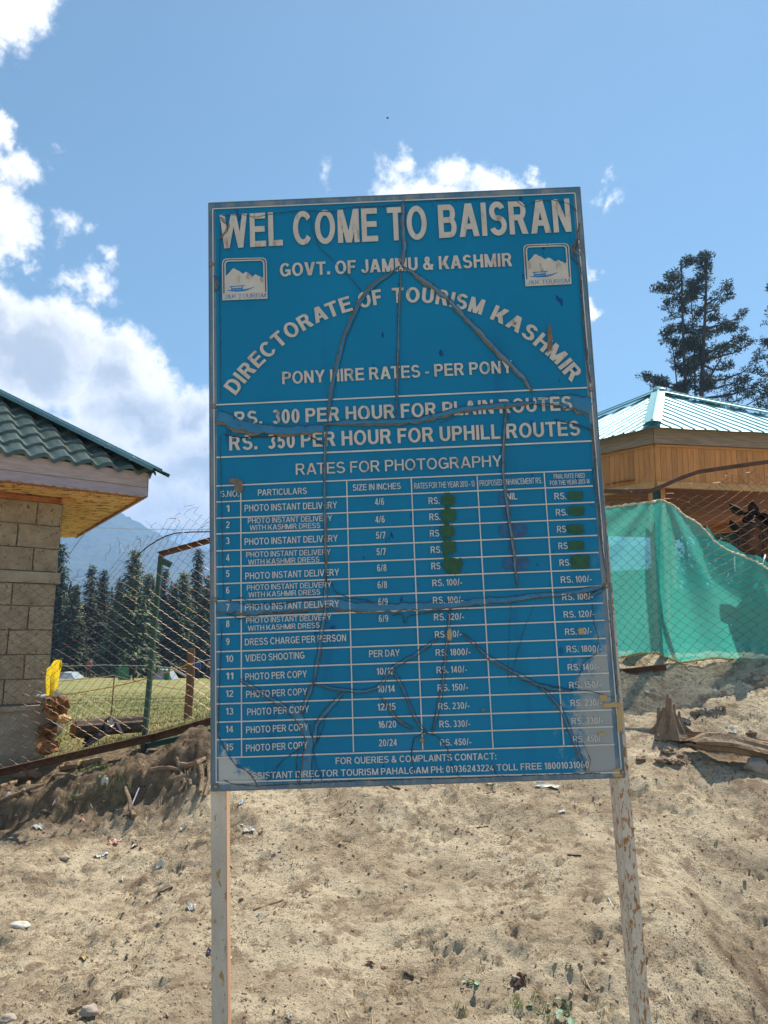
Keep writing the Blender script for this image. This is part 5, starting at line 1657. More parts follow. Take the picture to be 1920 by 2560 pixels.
def angle_iron(name, a, b, m, leg=.045, th=.006, up=(0, 0, 1), parent=None):
    mb = MB(); a = np.array(a, float); b = np.array(b, float); t = (b - a) / np.linalg.norm(b - a)
    sd = np.cross(t, up); sd /= np.linalg.norm(sd); u = np.cross(sd, t)
    mb.beam(a, b, th, leg, up); mb.beam(a + sd * leg / 2 + u * (leg / 2 - th / 2 + .0005), b + sd * leg / 2 + u * (leg / 2 - th / 2 + .0005), leg - th, th, up)
    return mb.build(name, m, parent or fence)


def on_fence(x, y, dy=0.0):
    q = at(x, y, 6.0)
    for _ in range(4): q = at(x, y, fy(q[0]) + dy)
    return q


# rails
angle_iron('bottom_rail', on_fence(-90, 1952, .02), on_fence(388, 1842, .02), M['rust'], .062)
angle_iron('bottom_rail', on_fence(376, 1846, .02), on_fence(560, 1793, .02), M['rust'], .062)
angle_iron('bottom_rail', on_fence(352, 1868, .06), on_fence(600, 1812, .06), M['green_iron'], .045)
angle_iron('bottom_rail', on_fence(560, 1793, .02), on_fence(1200, 1716, .02), M['rust'], .05)
angle_iron('bottom_rail', on_fence(1200, 1716, .02), on_fence(1665, 1668, .02), M['rust'], .05)
angle_iron('top_rail', on_fence(398, 1387), on_fence(560, 1342), M['rust'], .042)
tr = MB(); tr.tube([on_fence(*p) for p in [(1500, 1228), (1560, 1229), (1625, 1228), (1660, 1214), (1700, 1196), (1745, 1180), (1830, 1167), (1925, 1154), (2100, 1130)]], .024, 4, flat=.7); tr.build('top_rail', M['rust'], fence)
# posts
def fpost(top, foot, extra=0, m='green_iron', w=.045, dy=.05):
    a = on_fence(*top, dy); b = on_fence(*foot, dy); b = b + (b - a) * extra
    return angle_iron('post', b, a, M[m], w, .007, (0, 1, 0))


fpost((407, 1388), (364, 1856), .25)
fpost((1000, 1255), (985, 1770), .1)
fpost((1648, 1222), (1668, 1655), .2, w=.055, dy=.27)
fpost((2150, 1140), (2190, 1650), .1)
g_ = MB(); g_.beam(on_fence(400, 1400, .03), on_fence(428, 1413, .03), .006, .05, (0, 0, 1)); g_.beam(on_fence(406, 1395, .02), on_fence(430, 1411, .02), .04, .006); g_.build('gusset', M['green_iron'], fence)
cb_ = MB(); cb_.tube([on_fence(*p) for p in [(338, 1400), (350, 1383), (370, 1366), (392, 1352), (415, 1340), (440, 1333), (480, 1330), (530, 1329), (575, 1332)]], .0055, 5)
tag(cb_.build('cable', M['cable']), 'black cable looping over the ragged top of the chain link fence', 'cable')

# ---------------------------------------------------------------- green shade netting hung behind the mesh
TOPN = [(1380, 1290), (1515, 1268), (1560, 1263), (1610, 1256), (1650, 1250), (1676, 1258), (1690, 1270), (1712, 1290), (1745, 1308), (1768, 1330), (1785, 1355), (1822, 1377), (1850, 1388), (1885, 1402), (1925, 1425), (2010, 1468), (2150, 1510)]
BOTN = [(1380, 1662), (1515, 1650), (1560, 1642), (1600, 1633), (1640, 1633), (1670, 1645), (1700, 1657), (1750, 1650), (1790, 1644), (1830, 1648), (1875, 1652), (1925, 1652), (2010, 1655), (2150, 1660)]
tx = np.linspace(1380, 2150, 150)
tt = np.interp(tx, [p[0] for p in TOPN], [p[1] for p in TOPN]); bb = np.interp(tx, [p[0] for p in BOTN], [p[1] for p in BOTN])
nv_ = 60; G = np.zeros((nv_, 150, 3))
for i in range(nv_):
    f = i / (nv_ - 1)
    for j in range(150):
        y = tt[j] * (1 - f) + bb[j] * f
        # folds fan out from the hanging point on the post
        dx = tx[j] - 1655; ang = math.atan2(dx, 40 + (y - 1250))
        fold = .035 * math.sin(ang * 17 + .8) * min(1, f * 3 + .25) * math.exp(-abs(dx) / 220)
        bulge = .10 * math.sin(math.pi * f) * (1 if dx > 0 else .45) + .03 * math.sin(tx[j] * .021 + f * 3)
        base = fy(at(tx[j], y, 6.2)[0]) + .13
        G[i, j] = at(tx[j], y, base - bulge * .9 + fold)
net = thing('shade_netting', 'bright green translucent shade netting hung on the fence beside the sign', 'netting', (2.6, 6.35, 1.3))
MB().grid(G).build('cloth', M['net'], net, True)
hd = MB(); r_ = np.random.default_rng(3)
hd.tube([G[0, j] + r_.uniform(-.006, .006, 3) for j in range(0, 150)], [.006 + .006 * r_.random() for _ in range(150)], 5)
hd.build('frayed_hem', M['hem'], net)
hd = MB(); hd.tube([G[-1, j] + r_.uniform(-.004, .004, 3) for j in range(0, 150)], [.006 + .003 * r_.random() for _ in range(150)], 5); hd.build('edge_cord', M['hem_yellow'], net)
# second fold of cloth turned over the top on the right
G2 = np.zeros((6, 60, 3))
for j in range(60):
    x = 1762 + j * 6.2; y = np.interp(x, [p[0] for p in TOPN], [p[1] for p in TOPN])
    for i in range(6):
        f = i / 5; G2[i, j] = at(x + 4, y - 12 + 26 * f + 5 * math.sin(j * .5), 6.42 - .08 * f)
MB().grid(G2).build('folded_cloth', M['net'], net, True)
# timber added behind the cloth to make its wide dark band
lt = MB(); lt.beam(at(1603, 1430, 6.8), at(1640, 1660, 6.75), .05, .11, (0, 1, 0)); tag(lt.build('added_band_timber', M['greywood']), 'stout timber added behind the green netting to make its wide dark band', 'post')
s_ = at(1655, 1300, 6.75); lt = MB(); lt.beam(at(1672, 1262, 6.7), at(1790, 1475, 6.95), .02, .025, (0, 1, 0)); tag(lt.build('dark_line_bar', M['greywood']), 'thin bar behind the right part of the green netting making its slanting dark line', 'pole')  # bar that draws the slanting dark line across the cloth

# ---------------------------------------------------------------- firs at the edge of the meadow
def fir_mesh(name, h, r, seed, dens=1.0, trunk_r=.28):
    rr = np.random.default_rng(seed); mb = MB()
    z = h * .06; k = 0
    V = []; F = []; n = 0
    while z < h * .985:
        f = z / h
        rad = r * (1 - f) ** .82 * rr.uniform(.75, 1.15) + .12
        nb_ = max(4, int((5 + 11 * (1 - f)) * dens))
        for b in range(nb_):
            if rr.random() < .10: continue
            a = rr.uniform(0, 2 * math.pi); L = rad * rr.uniform(.6, 1.12)
            ns = max(3, int(L / .34))
            for s in range(ns):
                q = (s + .6) / ns; d = L * q
                c = np.array([math.cos(a) * d, math.sin(a) * d, z - .33 * d * (1 + .5 * q) + .10 * L * q * q])
                for _ in range(3):
                    sz = rr.uniform(.22, .46) * (.55 + .45 * (1 - f))
                    o = c + rr.normal(0, .16, 3)
                    v1 = np.array([math.cos(a + rr.uniform(-.9, .9)), math.sin(a + rr.uniform(-.9, .9)), -rr.uniform(.2, .9)]) * sz
                    v2 = np.array([-math.sin(a), math.cos(a), rr.uniform(-.3, .3)]) * sz * .42
                    V += [o - v2, o + v2, o + v1]; F.append((n, n + 1, n + 2)); n += 3
        z += h * rr.uniform(.012, .021)
    mb.add(V, F)
    me_ = bpy.data.meshes.new(name); me_.from_pydata([tuple(v) for v in mb.v], [], mb.f)
    tk = MB(); tk.tube([(0, 0, -.6), (0.05, 0, h * .4), (0, 0, h * .97)], [trunk_r, trunk_r * .6, .03], 6)
    tm = bpy.data.meshes.new('trunk'); tm.from_pydata(tk.v, [], tk.f); tm.materials.append(M['bark'])
    return me_, tm


FIRS = [fir_mesh('crown', 10, 2.9, 1, 1.3), fir_mesh('crown', 10, 2.1, 2, 1.1), fir_mesh('crown', 10, 2.7, 3, 1.3), fir_mesh('crown', 10, 2.2, 4, 1.0)]
for i, (a, b) in enumerate(FIRS):
    a.materials.append(M['needle_far' if i % 2 else 'needle_far2'])


def fir(px, top, Yd, kind, label, wide=1.0, group='firs along the far edge of the meadow'):
    q = at(px, top, Yd); g = float(base_z(np.array([q[0]]), np.array([q[1]]))[0])
    h = q[2] - g; s = h / 10
    t = thing('fir_tree', label, 'tree', (q[0], q[1], g), group)
    for me_, nm in zip(FIRS[kind], ('crown', 'trunk')):
        o = bpy.data.objects.new(nm, me_); COL.objects.link(o); o.parent = t; o.scale = (s * wide * 1.3, s * wide * 1.3, s)
        if nm == 'trunk': o.scale = (s * .8, s * .8, s)
    t.rotation_euler.z = random.uniform(0, 6.28)
    return t


fir(155, 1355, 84, 1, 'tall dark fir rising against the corner of the block hut', .8)
fir(232, 1415, 88, 3, 'slim dark fir, second from the block hut', .85)
fir(262, 1422, 90, 1, 'blunt dark fir just left of the tallest one', .8)
fir(338, 1370, 78, 0, 'tallest and broadest pale green fir left of the green post', .85)
fir(373, 1428, 92, 2, 'short fir half hidden by the green fence post', .75)
fir(415, 1422, 95, 3, 'narrow fir just right of the green fence post', .7)
fir(461, 1425, 86, 2, 'pale bushy fir between the green post and the sign', .85)
fir(497, 1368, 90, 1, 'tall slender dark fir nearest the sign', .7)
fir(192, 1462, 80, 3, 'low dark fir between the hut and the slim fir', .9)
fir(300, 1450, 96, 3, 'low shaded fir behind and left of the broad one', .9)
fir(520, 1440, 82, 3, 'dark fir cut off by the edge of the sign', .8)
fir(440, 1455, 84, 1, 'low dark fir in the gap right of the green post', .8)
fir(110, 1420, 86, 1, 'dark fir showing low beside the hut wall', .9)
# the wood behind, one mass
fw = MB(); V = []; F = []; n = 0; rr = np.random.default_rng(77)
for k in range(215):
    px = rr.uniform(-900, 2400) if k < 150 else rr.uniform(60, 600); Yd = rr.uniform(98, 190) if k < 150 else rr.uniform(93, 118); top = rr.uniform(1445, 1492) - (Yd - 98) * .12
    q = at(px, top, Yd); g = float(base_z(np.array([q[0]]), np.array([q[1]]))[0]) - .5; h = q[2] - g; r0 = h * rr.uniform(.14, .2)
    for j in range(340):
        f = rr.random() ** .8; a = rr.uniform(0, 6.28); rad = r0 * (1 - f) * rr.uniform(.3, 1.05)
        c = np.array([q[0] + math.cos(a) * rad, q[1] + math.sin(a) * rad, g + h * f]); sz = h * rr.uniform(.03, .06) * (1.25 - f)
        v1 = np.array([math.cos(a) * .8, math.sin(a) * .8, -1]) * sz * 1.3; v2 = np.array([-math.sin(a), math.cos(a), .1]) * sz * .7
        V += [c - v2, c + v2, c + v1]; F.append((n, n + 1, n + 2)); n += 3
    V += [(q[0] - .4, q[1], g), (q[0] + .4, q[1], g), (q[0], q[1], g + h * .95)]; F.append((n, n + 1, n + 2)); n += 3
fw.add(V, F); tag(fw.build('distant_forest', M['needle_far']), kind='stuff')

# ---------------------------------------------------------------- tall pines behind the pavilion
def pine(label, base_px, top_px, Yd, tr, branches, seed, clump=.56, parent_group='tall pines behind the pavilion'):
    rr = np.random.default_rng(seed)
    B_ = at(*base_px, Yd); T_ = at(*top_px, Yd)
    g = float(base_z(np.array([B_[0]]), np.array([B_[1]]))[0]) - .3
    foot = B_ + (B_ - T_) / (T_[2] - B_[2]) * (B_[2] - g)
    t = thing('pine_tree', label, 'tree', (foot[0], foot[1], g), parent_group)
    n = 14; ax = []
    for i in range(n + 1):
        f = i / n; ax.append(foot * (1 - f) + T_ * f + np.array([.12 * math.sin(f * 9 + seed), 0, 0]))
    ax = np.array(ax); H = T_[2] - g
    tk = MB(); tk.tube(ax, [tr * (1 - .82 * i / n) for i in range(n + 1)], 8); tk.build('trunk', M['bark_dark'], t)
    def on_axis(f):
        f = min(max(f, 0), 1) * n; i = min(int(f), n - 1); return ax[i] * (1 - f + i) + ax[i + 1] * (f - i)
    lb = MB(); V = []; F = []; m = 0
    def tuft(c, s):
        nonlocal V, F, m
        for _ in range(int(38 * s / clump)):
            d = rr.normal(0, 1, 3); d /= np.linalg.norm(d); o = c + d * s * .5 * rr.random() ** .5 * np.array([1.25, 1.25, .75])
            L = s * rr.uniform(.24, .42); v1 = (d + rr.normal(0, .5, 3)) ; v1 /= np.linalg.norm(v1); v1 *= L
            v2 = np.cross(v1, rr.normal(0, 1, 3)); v2 /= np.linalg.norm(v2) + 1e-6; v2 *= L * .22
            V += [o - v2, o + v2, o + v1]; F.append((m, m + 1, m + 2)); m += 3
    for (f, az, L, rise, dens) in branches:
        p = on_axis(f); a = math.radians(az); hd_ = np.array([math.sin(a), -math.cos(a) * .8, 0]); pts = [p]; q = p.copy(); ns = 7
        dz = rise
        for i in range(ns):
            q = q + hd_ * (L / ns) + np.array([0, 0, dz * L / ns]) + rr.normal(0, .07, 3); dz += .10
            pts.append(q.copy())
            if i >= 1 and rr.random() < dens:
                # side twig
                sd = np.array([-hd_[1], hd_[0], 0]) * rr.choice([-1, 1]) + hd_ * .6; w = q + sd * rr.uniform(.4, 1.0) * (1.1 - i / ns) + [0, 0, rr.uniform(0, .35)]
                lb.tube([q, w], [.03, .012], 3, cap=False); tuft(w, clump * rr.uniform(.8, 1.3))
                if rr.random() < dens * .9: tuft(q + rr.normal(0, .18, 3) + [0, 0, .1], clump * rr.uniform(.7, 1.2))
        lb.tube(pts, [.11 * (L / 5 + .3) * (1 - .85 * i / ns) for i in range(ns + 1)], 4, cap=False)
        if dens > .2: tuft(q, clump * 1.1); tuft(q + rr.normal(0, .3, 3), clump)
    lb.build('limbs', M['bark_dark'], t)
    MB().add(V, F).build('crown', M['needle_pine'], t)
    return t


def rbr(seed, f0, f1, n, lfn, dens=.85, left=1.0, right=1.0):
    rr = np.random.default_rng(seed); out = []
    for i in range(n):
        f = f0 + (f1 - f0) * (i + rr.uniform(0, .9)) / n; az = rr.uniform(-180, 180)
        side = right if math.sin(math.radians(az)) > 0 else left
        out.append((f, az, lfn((f - f0) / (f1 - f0)) * side * rr.uniform(.65, 1.2), rr.uniform(-.25, .15), dens))
    return out


YP = 55
lf = lambda g: 3.4 * (1 - g) ** .75 + .5
pine('leaning twin pine, left one of the two big crowns behind the pavilion', (1720, 1000), (1699, 648), YP, .30,
     rbr(1, .55, .99, 25, lambda g: 2.6 * (1 - g) ** .6 + .45, .9, 1.12, .75) + [(.56, -95, 3.6, -.30, .9), (.60, -80, 3.5, -.15, .9), (.50, -85, 3.3, -.35, .8), (.66, -95, 3.2, .0, .9), (.46, -100, 2.2, -.2, .6), (.43, -70, 1.6, -.1, .7)], 11)
pine('tallest pine right of the pair behind the pavilion roof', (1757, 1005), (1763, 628), YP, .34,
     rbr(2, .57, .99, 27, lambda g: 2.9 * (1 - g) ** .6 + .4, .9, .75, 1.2) + [(.58, 85, 4.8, .02, .8), (.62, 95, 4.3, .05, .9), (.66, 80, 4.2, .10, .9), (.50, 88, 4.4, -.02, .06), (.47, 95, 3.4, -.12, .12), (.72, 80, 3.6, .1, .9), (.80, 90, 3.0, .1, .9), (.40, 80, 2.4, -.35, .8), (.44, 100, 2.0, -.4, .8), (.36, 90, 3.0, -.3, .8)], 12)
pine('thin pine stem standing between the two big pines', (1736, 1003), (1728, 745), YP + 2, .17, rbr(3, .60, .98, 12, lambda g: 1.3 * (1 - g) + .4, .8) + rbr(33, .40, .5, 3, lambda g: .8, .5), 13)
pine('smallest slim pine on the left of the clump by the roof apex', (1692, 990), (1680, 815), YP + 1, .15, rbr(4, .55, .98, 12, lambda g: 1.7 * (1 - g) + .4, .8, 1.3, .8), 14)
pine('pine cut off by the right edge of the picture', (1975, 1000), (1972, 690), YP, .3, rbr(5, .5, .99, 30, lambda g: 2.3 * (1 - g) ** .5 + .5, .9) + [(.66, -90, 3.0, .0, .9), (.7, -85, 2.6, .05, .9), (.62, -95, 2.4, -.1, .9)], 15)

# ---------------------------------------------------------------- bushy trees beyond the ponies
def bush(label, px, top, Yd, w, seed, m_='needle_far', group=None):
    rr = np.random.default_rng(seed); q = at(px, top, Yd); g = float(base_z(np.array([q[0]]), np.array([q[1]]))[0]) - .1; h = q[2] - g
    t = thing('bushy_tree', label, 'tree', (q[0], q[1], g), group)
    V = []; F = []; m = 0; tk = MB(); tk.tube([(q[0], q[1], g - .2), (q[0] + .1, q[1], g + h * .75)], [.16, .05], 6)
    for k in range(26):
        a = rr.uniform(0, 6.28); f = rr.uniform(.12, .95); r_ = w * math.sqrt(max(.05, 1 - (2 * f - .9) ** 2)) * rr.uniform(.3, .95); c = np.array([q[0] + math.cos(a) * r_, q[1] + math.sin(a) * r_, g + h * f])
        tk.tube([(q[0], q[1], g + h * f * .6), c], [.04, .012], 4, cap=False)
        for _ in range(170):
            d = rr.normal(0, 1, 3); d /= np.linalg.norm(d); o = c + d * w * .36 * rr.random() ** .4; s = rr.uniform(.04, .10) * w * .6
            v1 = rr.normal(0, 1, 3); v1 /= np.linalg.norm(v1); v2 = np.cross(v1, d); v2 /= np.linalg.norm(v2) + 1e-6
            V += [o - v2 * s * .5, o + v1 * s, o + v2 * s * .5, o - v1 * s]; F.append((m, m + 1, m + 2, m + 3)); m += 4
    tk.build('trunk', M['bark'], t); MB().add(V, F).build('crown', M[m_], t)


bush('dark bushy tree seen between the netting and the pony', 1790, 1262, 24, 2.4, 5)
bush('olive bushy tree under the pavilion edge beyond the ponies', 1868, 1268, 30, 2.8, 6, 'needle_far2')
bush('dark bushy tree at the far right beyond the ponies', 1960, 1240, 26, 2.6, 7)

# ---------------------------------------------------------------- grass
def blades(mb_, cx_, cy_, cz_, h, w, rr, lean=.5):
    a = rr.uniform(0, 6.28); l = rr.uniform(0, lean) * h; d = np.array([math.cos(a), math.sin(a), 0]); s = np.array([-d[1], d[0], 0]) * w
    b = np.array([cx_, cy_, cz_ - .01]); m_ = b + d * l * .35 + [0, 0, h * .6]; t = b + d * l + [0, 0, h]
    n = mb_.n; mb_.v += [tuple(b - s), tuple(b + s), tuple(m_ + s * .7), tuple(m_ - s * .7), tuple(t)]; mb_.f += [(n, n + 1, n + 2, n + 3), (n + 3, n + 2, n + 4)]; mb_.n += 5


def lawn(name, x0, x1, y0, y1, n, hr, m_, seed, fn=None, wr=(.002, .004)):
    rr = np.random.default_rng(seed); u = rr.random(n); yy = y0 * (y1 / y0) ** u; xx = rr.uniform(x0, x1, n) * np.where(y1 > 12, yy / y0 * .9, 1)
    keep = np.ones(n, bool) if fn is None else fn(xx, yy, rr)
    xx, yy = xx[keep], yy[keep]; zz = base_z(xx, yy) + bump_z(xx, yy); mb_ = MB()
    for a, b, c in zip(xx, yy, zz): blades(mb_, a, b, c, rr.uniform(*hr) , rr.uniform(*wr) * (b / 6), rr)
    return tag(mb_.build(name, M[m_]), kind='stuff')


lawn('grass', -3.4, .5, 6.3, 26, 34000, (.012, .045), 'grass', 1, lambda x, y, r: (x < 1.0 - r.random(len(x)) * 1.5))
lawn('grass', -3.4, -.6, 6.02, 7.4, 11000, (.02, .065), 'grass_fresh', 2, lambda x, y, r: fbm(np.stack([x, y], -1) * 2.2, 3) + .35 * (x > -2) > .05 + .3 * r.random(len(x)))
lawn('grass', -2.6, -1.1, 5.62, 6.02, 1500, (.02, .05), 'grass_fresh', 3, lambda x, y, r: fbm(np.stack([x, y], -1) * 3.2 + 4, 3) > .12)

# ---------------------------------------------------------------- stump, log, stones
def stump():
    c = ground_at(1680, 1838); t = thing('tree_stump', 'splintered weathered tree stump standing on the bare slope right of the sign', 'stump', c)
    rr = np.random.default_rng(5); n = 40; m_ = 12; G = np.zeros((m_, n + 1, 3))
    hs = [.19 + .05 * rr.uniform(-1, 1) for _ in range(n)]
    for k in range(n):
        a = 2 * math.pi * k / n
        x = math.cos(a)
        hs[k] = .13 + .12 * math.exp(-((x + .15) / .22) ** 2) + .045 * math.exp(-((x + .9) / .2) ** 2) + .02 * rr.uniform(-1, 1) - .05 * max(0, x - .3)
    for i in range(m_):
        f = i / (m_ - 1)
        for k in range(n + 1):
            a = 2 * math.pi * (k % n) / n; rad = (.080 + .055 * (1 - f) ** 2.0) * (1 + .16 * math.sin(a * 7 + f * 2) + .07 * math.sin(a * 15)); rad *= 1 - .45 * f ** 2
            if math.cos(a) > .3: rad *= 1 + .2 * (1 - f) ** 1.5
            G[i, k] = c + [math.cos(a) * rad * 1.15, math.sin(a) * rad * .8, -.03 + f * (hs[k % n] + .03)]
    mb = MB().grid(G); G3 = np.zeros((2, n + 1, 3)); G3[0] = G[-1]; G3[1] = G[-1] * .25 + (c + [0, 0, .05]) * .75; mb.grid(G3); mb.build('trunk', M['deadwood'], t)
    for k, (dx, h, w) in enumerate([(-.030, .265, .018), (-.008, .24, .016), (.02, .20, .014), (-.085, .175, .022), (.06, .15, .016)]):
        s = MB(); s.box(c + [dx, -.03 + .01 * k, h / 2], (w, .014, h / 2), None, .35); s.build('splinter', M['deadwood'], t)
    r_ = MB(); r_.tube([c + [-.06, -.03, .04], c + [-.12, -.07, -.01]], [.03, .012], 6); r_.build('root', M['deadwood'], t)


stump()


def log_():
    a = ground_at(1735, 1896) ; b = ground_at(1985, 1922)
    a = a + [0, .03, .075]; b = b + [0, 0, .085]
    t = thing('fallen_log', 'rotten split log lying on the ground at the right edge', 'log', (a + b) / 2 - [0, 0, .1])
    n = 40; m_ = 22; rr = np.random.default_rng(9); G = np.zeros((m_ + 1, n, 3)); tdir = (b - a) / np.linalg.norm(b - a); sd = np.cross(tdir, [0, 0, 1.]); sd /= np.linalg.norm(sd); u = np.cross(sd, tdir)
    for i in range(m_ + 1):
        w = 2 * math.pi * i / m_
        for j in range(n):
            f = j / (n - 1); c = a * (1 - f) + b * f + u * .018 * math.sin(f * 5)
            r_ = .086 * min(1, .35 + 5 * f + .10 * math.sin(w * 3)) * (1 + .10 * math.sin(w * 6 + f * 2) + .10 * float(fbm(np.array([[f * 9, (i % m_) * .8, 3]]), 3)[0]))
            if math.sin(w) < -.2: r_ *= .72        # hollow underneath
            G[i, j] = c + (math.cos(w) * sd + math.sin(w) * u * .82) * r_ + tdir * (.05 * math.sin(w * 4 + 1) * (j == 0))
    mb = MB().grid(G); mb.add([G[i, 0] for i in range(m_)] + [a + tdir * .05], [(i, (i + 1) % m_, m_) for i in range(m_)]); mb.build('trunk', M['deadwood'], t)
    for k in range(4):
        s = MB(); q = a + u * (.02 + .014 * k) - sd * (.03 + .01 * k); s.tube([q - tdir * (.005 + .01 * (k % 3)), q + tdir * .08, q + tdir * (.25 + .1 * k)], [.006, .012, .004], 4); s.build('splinter', M['rotwood' if k % 2 else 'deadwood'], t)


log_()


def stone(px, py, r, seed, label, cat='stone', m='stone', squash=(1.2, .9, .65), name='stone', group=None, sub=2):
    c = ground_at(px, py); mb = MB(); mb.rock(c + [0, 0, r * squash[2] * .30], r, seed, 2, .28 if sub == 2 else .5, squash)
    return tag(mb.build(name, M[m], None, sub == 2), label, cat, group)


stone(1893, 1925, .065, 1, 'rounded tan stone in front of the fallen log', squash=(1.15, .9, .85))
stone(50, 2318, .036, 2, 'smooth white oval pebble casting a shadow at the left', m='litter_white', squash=(1.5, .8, .45))
for k, (x, y, r, l) in enumerate([
    (1752, 1782, .030, 'brown stone at the left of the dug hollow behind the log'), (1775, 1778, .034, 'round grey stone in the middle of the dug hollow'), (1793, 1775, .026, 'small stone at the right of the dug hollow'),
    (1712, 1803, .036, 'flat dark stone close right of the stump'), (1735, 1786, .024, 'dark lump of earth between stump and dug hollow'), (1805, 1772, .028, 'dark clod at the far right of the dug hollow'), (1655, 1906, .034, 'larger dark clod left of the pair below the stump'), (1678, 1909, .024, 'pale clod between the two dark ones below the stump'),
    (1698, 1908, .030, 'dark clod at the right of the group below the stump'), (1702, 1893, .018, 'small dark clod perched behind the group below the stump'), (1672, 1882, .036, 'broad crumbly dark clod behind the group below the stump'), (1602, 1900, .028, 'flat dark clod near the right sign post'),
    (1765, 1912, .020, 'small dark stone under the broken end of the log'), (1755, 1835, .022, 'dark pebble above the log'), (1880, 1838, .03, 'dark earth clod behind the log at the right')]):
    stone(x, y, r, 20 + k, l, m='stone' if k in (0, 1, 3) else 'ground_clod' if False else ('stone' if k < 4 else 'deadwood'), squash=(1.2, .9, .7), sub=1)
stone(222, 2548, .03, 61, 'grey stone at the bottom edge left of the post')
stone(20, 2555, .028, 62, 'pale stone in the bottom left corner')
stone(1290, 2450, .016, 63, 'small grey pebble beside the dry leaf near the bottom')
stone(160, 2152, .026, 64, 'grey pebble in the shallow ditch on the left')

# loose crumbs of earth, twigs and straw that nobody could count
cl = MB(); rr = np.random.default_rng(44); vs0, fs0 = ICO[0]
N_ = 12000
yy = 2.9 * (7.0 / 2.9) ** rr.random(N_); xx = rr.uniform(-1, 1, N_) * (.56 * yy + .3)
dd = fbm(np.stack([xx, yy], -1) * 1.7 + 31, 3); keep = (dd + rr.normal(0, .25, N_) > .02) | (rr.random(N_) < .25)
keep |= (xx > 1.1) & (yy < 3.9)
xx, yy = xx[keep], yy[keep]; zz = base_z(xx, yy) + bump_z(xx, yy)
r = .0025 + .006 * rr.random(len(xx)) ** 4 + .006 * (rr.random(len(xx)) < .015)
V = vs0[None] * (1 + rr.uniform(-.35, .35, (len(xx), 12, 1))) * r[:, None, None] * np.array([1.1, 1.1, .75]) + np.stack([xx, yy, zz + r * .25], -1)[:, None]
V = V.reshape(-1, 3); F = (np.array(fs0)[None] + (np.arange(len(xx)) * 12)[:, None, None]).reshape(-1, 3)
me_ = bpy.data.meshes.new('crumbs'); me_.from_pydata(V.tolist(), [], F.tolist())
M['crumb'] = mat('dry_earth_crumb', (.36, .27, .18), .95, vary=(.20, .145, .10), vscale=3, island=.35)
me_.materials.append(M['crumb']); o = bpy.data.objects.new('earth_crumbs', me_); COL.objects.link(o); tag(o, kind='stuff')
tw = MB()
for k in range(900):
    y = 2.95 * (6.2 / 2.95) ** rr.random(); x = rr.uniform(-1, 1) * (.56 * y + .2); a = rr.uniform(0, 3.14); L = rr.uniform(.01, .05) * (1 if k % 12 else 2.2)
    p = np.array([x, y, gz(x, y) + .004]); d = np.array([math.cos(a), math.sin(a), 0]) * L
    q = p + d; q[2] = gz(q[0], q[1]) + rr.uniform(.003, .010)
    tw.tube([p, (p + q) / 2 + [0, 0, .003], q], [.0013, .0016, .0008], 3, cap=False)
M['straw'] = mat('dry_straw', (.45, .36, .22), .8, island=.5)
tag(tw.build('straw_and_twigs', M['straw']), kind='stuff')


def twig(px, py, px2, py2, r, label, m='deadwood', lift=.0, lift2=.0, name='stick'):
    a = ground_at(px, py) + [0, 0, r * .8 + lift]; b = ground_at(px2, py2) + [0, 0, r * .8 + lift2]; mb = MB()
    n = 6; pts = [a * (1 - i / n) + b * (i / n) + np.array([0, 0, .25 * r * math.sin(i * 2.1)]) + rng.normal(0, r * .25, 3) for i in range(n + 1)]
    mb.tube(pts, [r * (1 - .35 * i / n) * (1 + .15 * math.sin(i * 3)) for i in range(n + 1)], 6)
    return tag(mb.build(name, M[m]), label, 'stick')


twig(332, 2052, 312, 2012, .017, 'stubby stick stuck upright in the dark slope of the left bank', lift2=.09)
twig(636, 2277, 708, 2263, .008, 'grey stick lying right of the left post'); twig(395, 2238, 432, 2222, .007, 'dark stick left of the post', 'bark')
twig(100, 2030, 130, 2036, .009, 'short curved stick on the ditch floor at the left'); twig(1418, 2142, 1452, 2142, .006, 'thin dark twig left of the right post', 'bark')
twig(1138, 2085, 1220, 2068, .005, 'long thin root lying on the slope under the sign', 'bark'); twig(1000, 1975, 960, 1965, .007, 'dark crooked twig just under the sign', 'bark')
twig(172, 2535, 222, 2522, .008, 'dead twig near the bottom left', 'deadwood'); twig(1520, 2252, 1534, 2276, .004, 'pale straw left of the right post', 'litter_white')
twig(1670, 2490, 1682, 2510, .004, 'pale short straw near the bottom right', 'litter_white'); twig(1012, 2445, 1034, 2450, .008, 'two toned chip of wood low in the middle', 'bark')

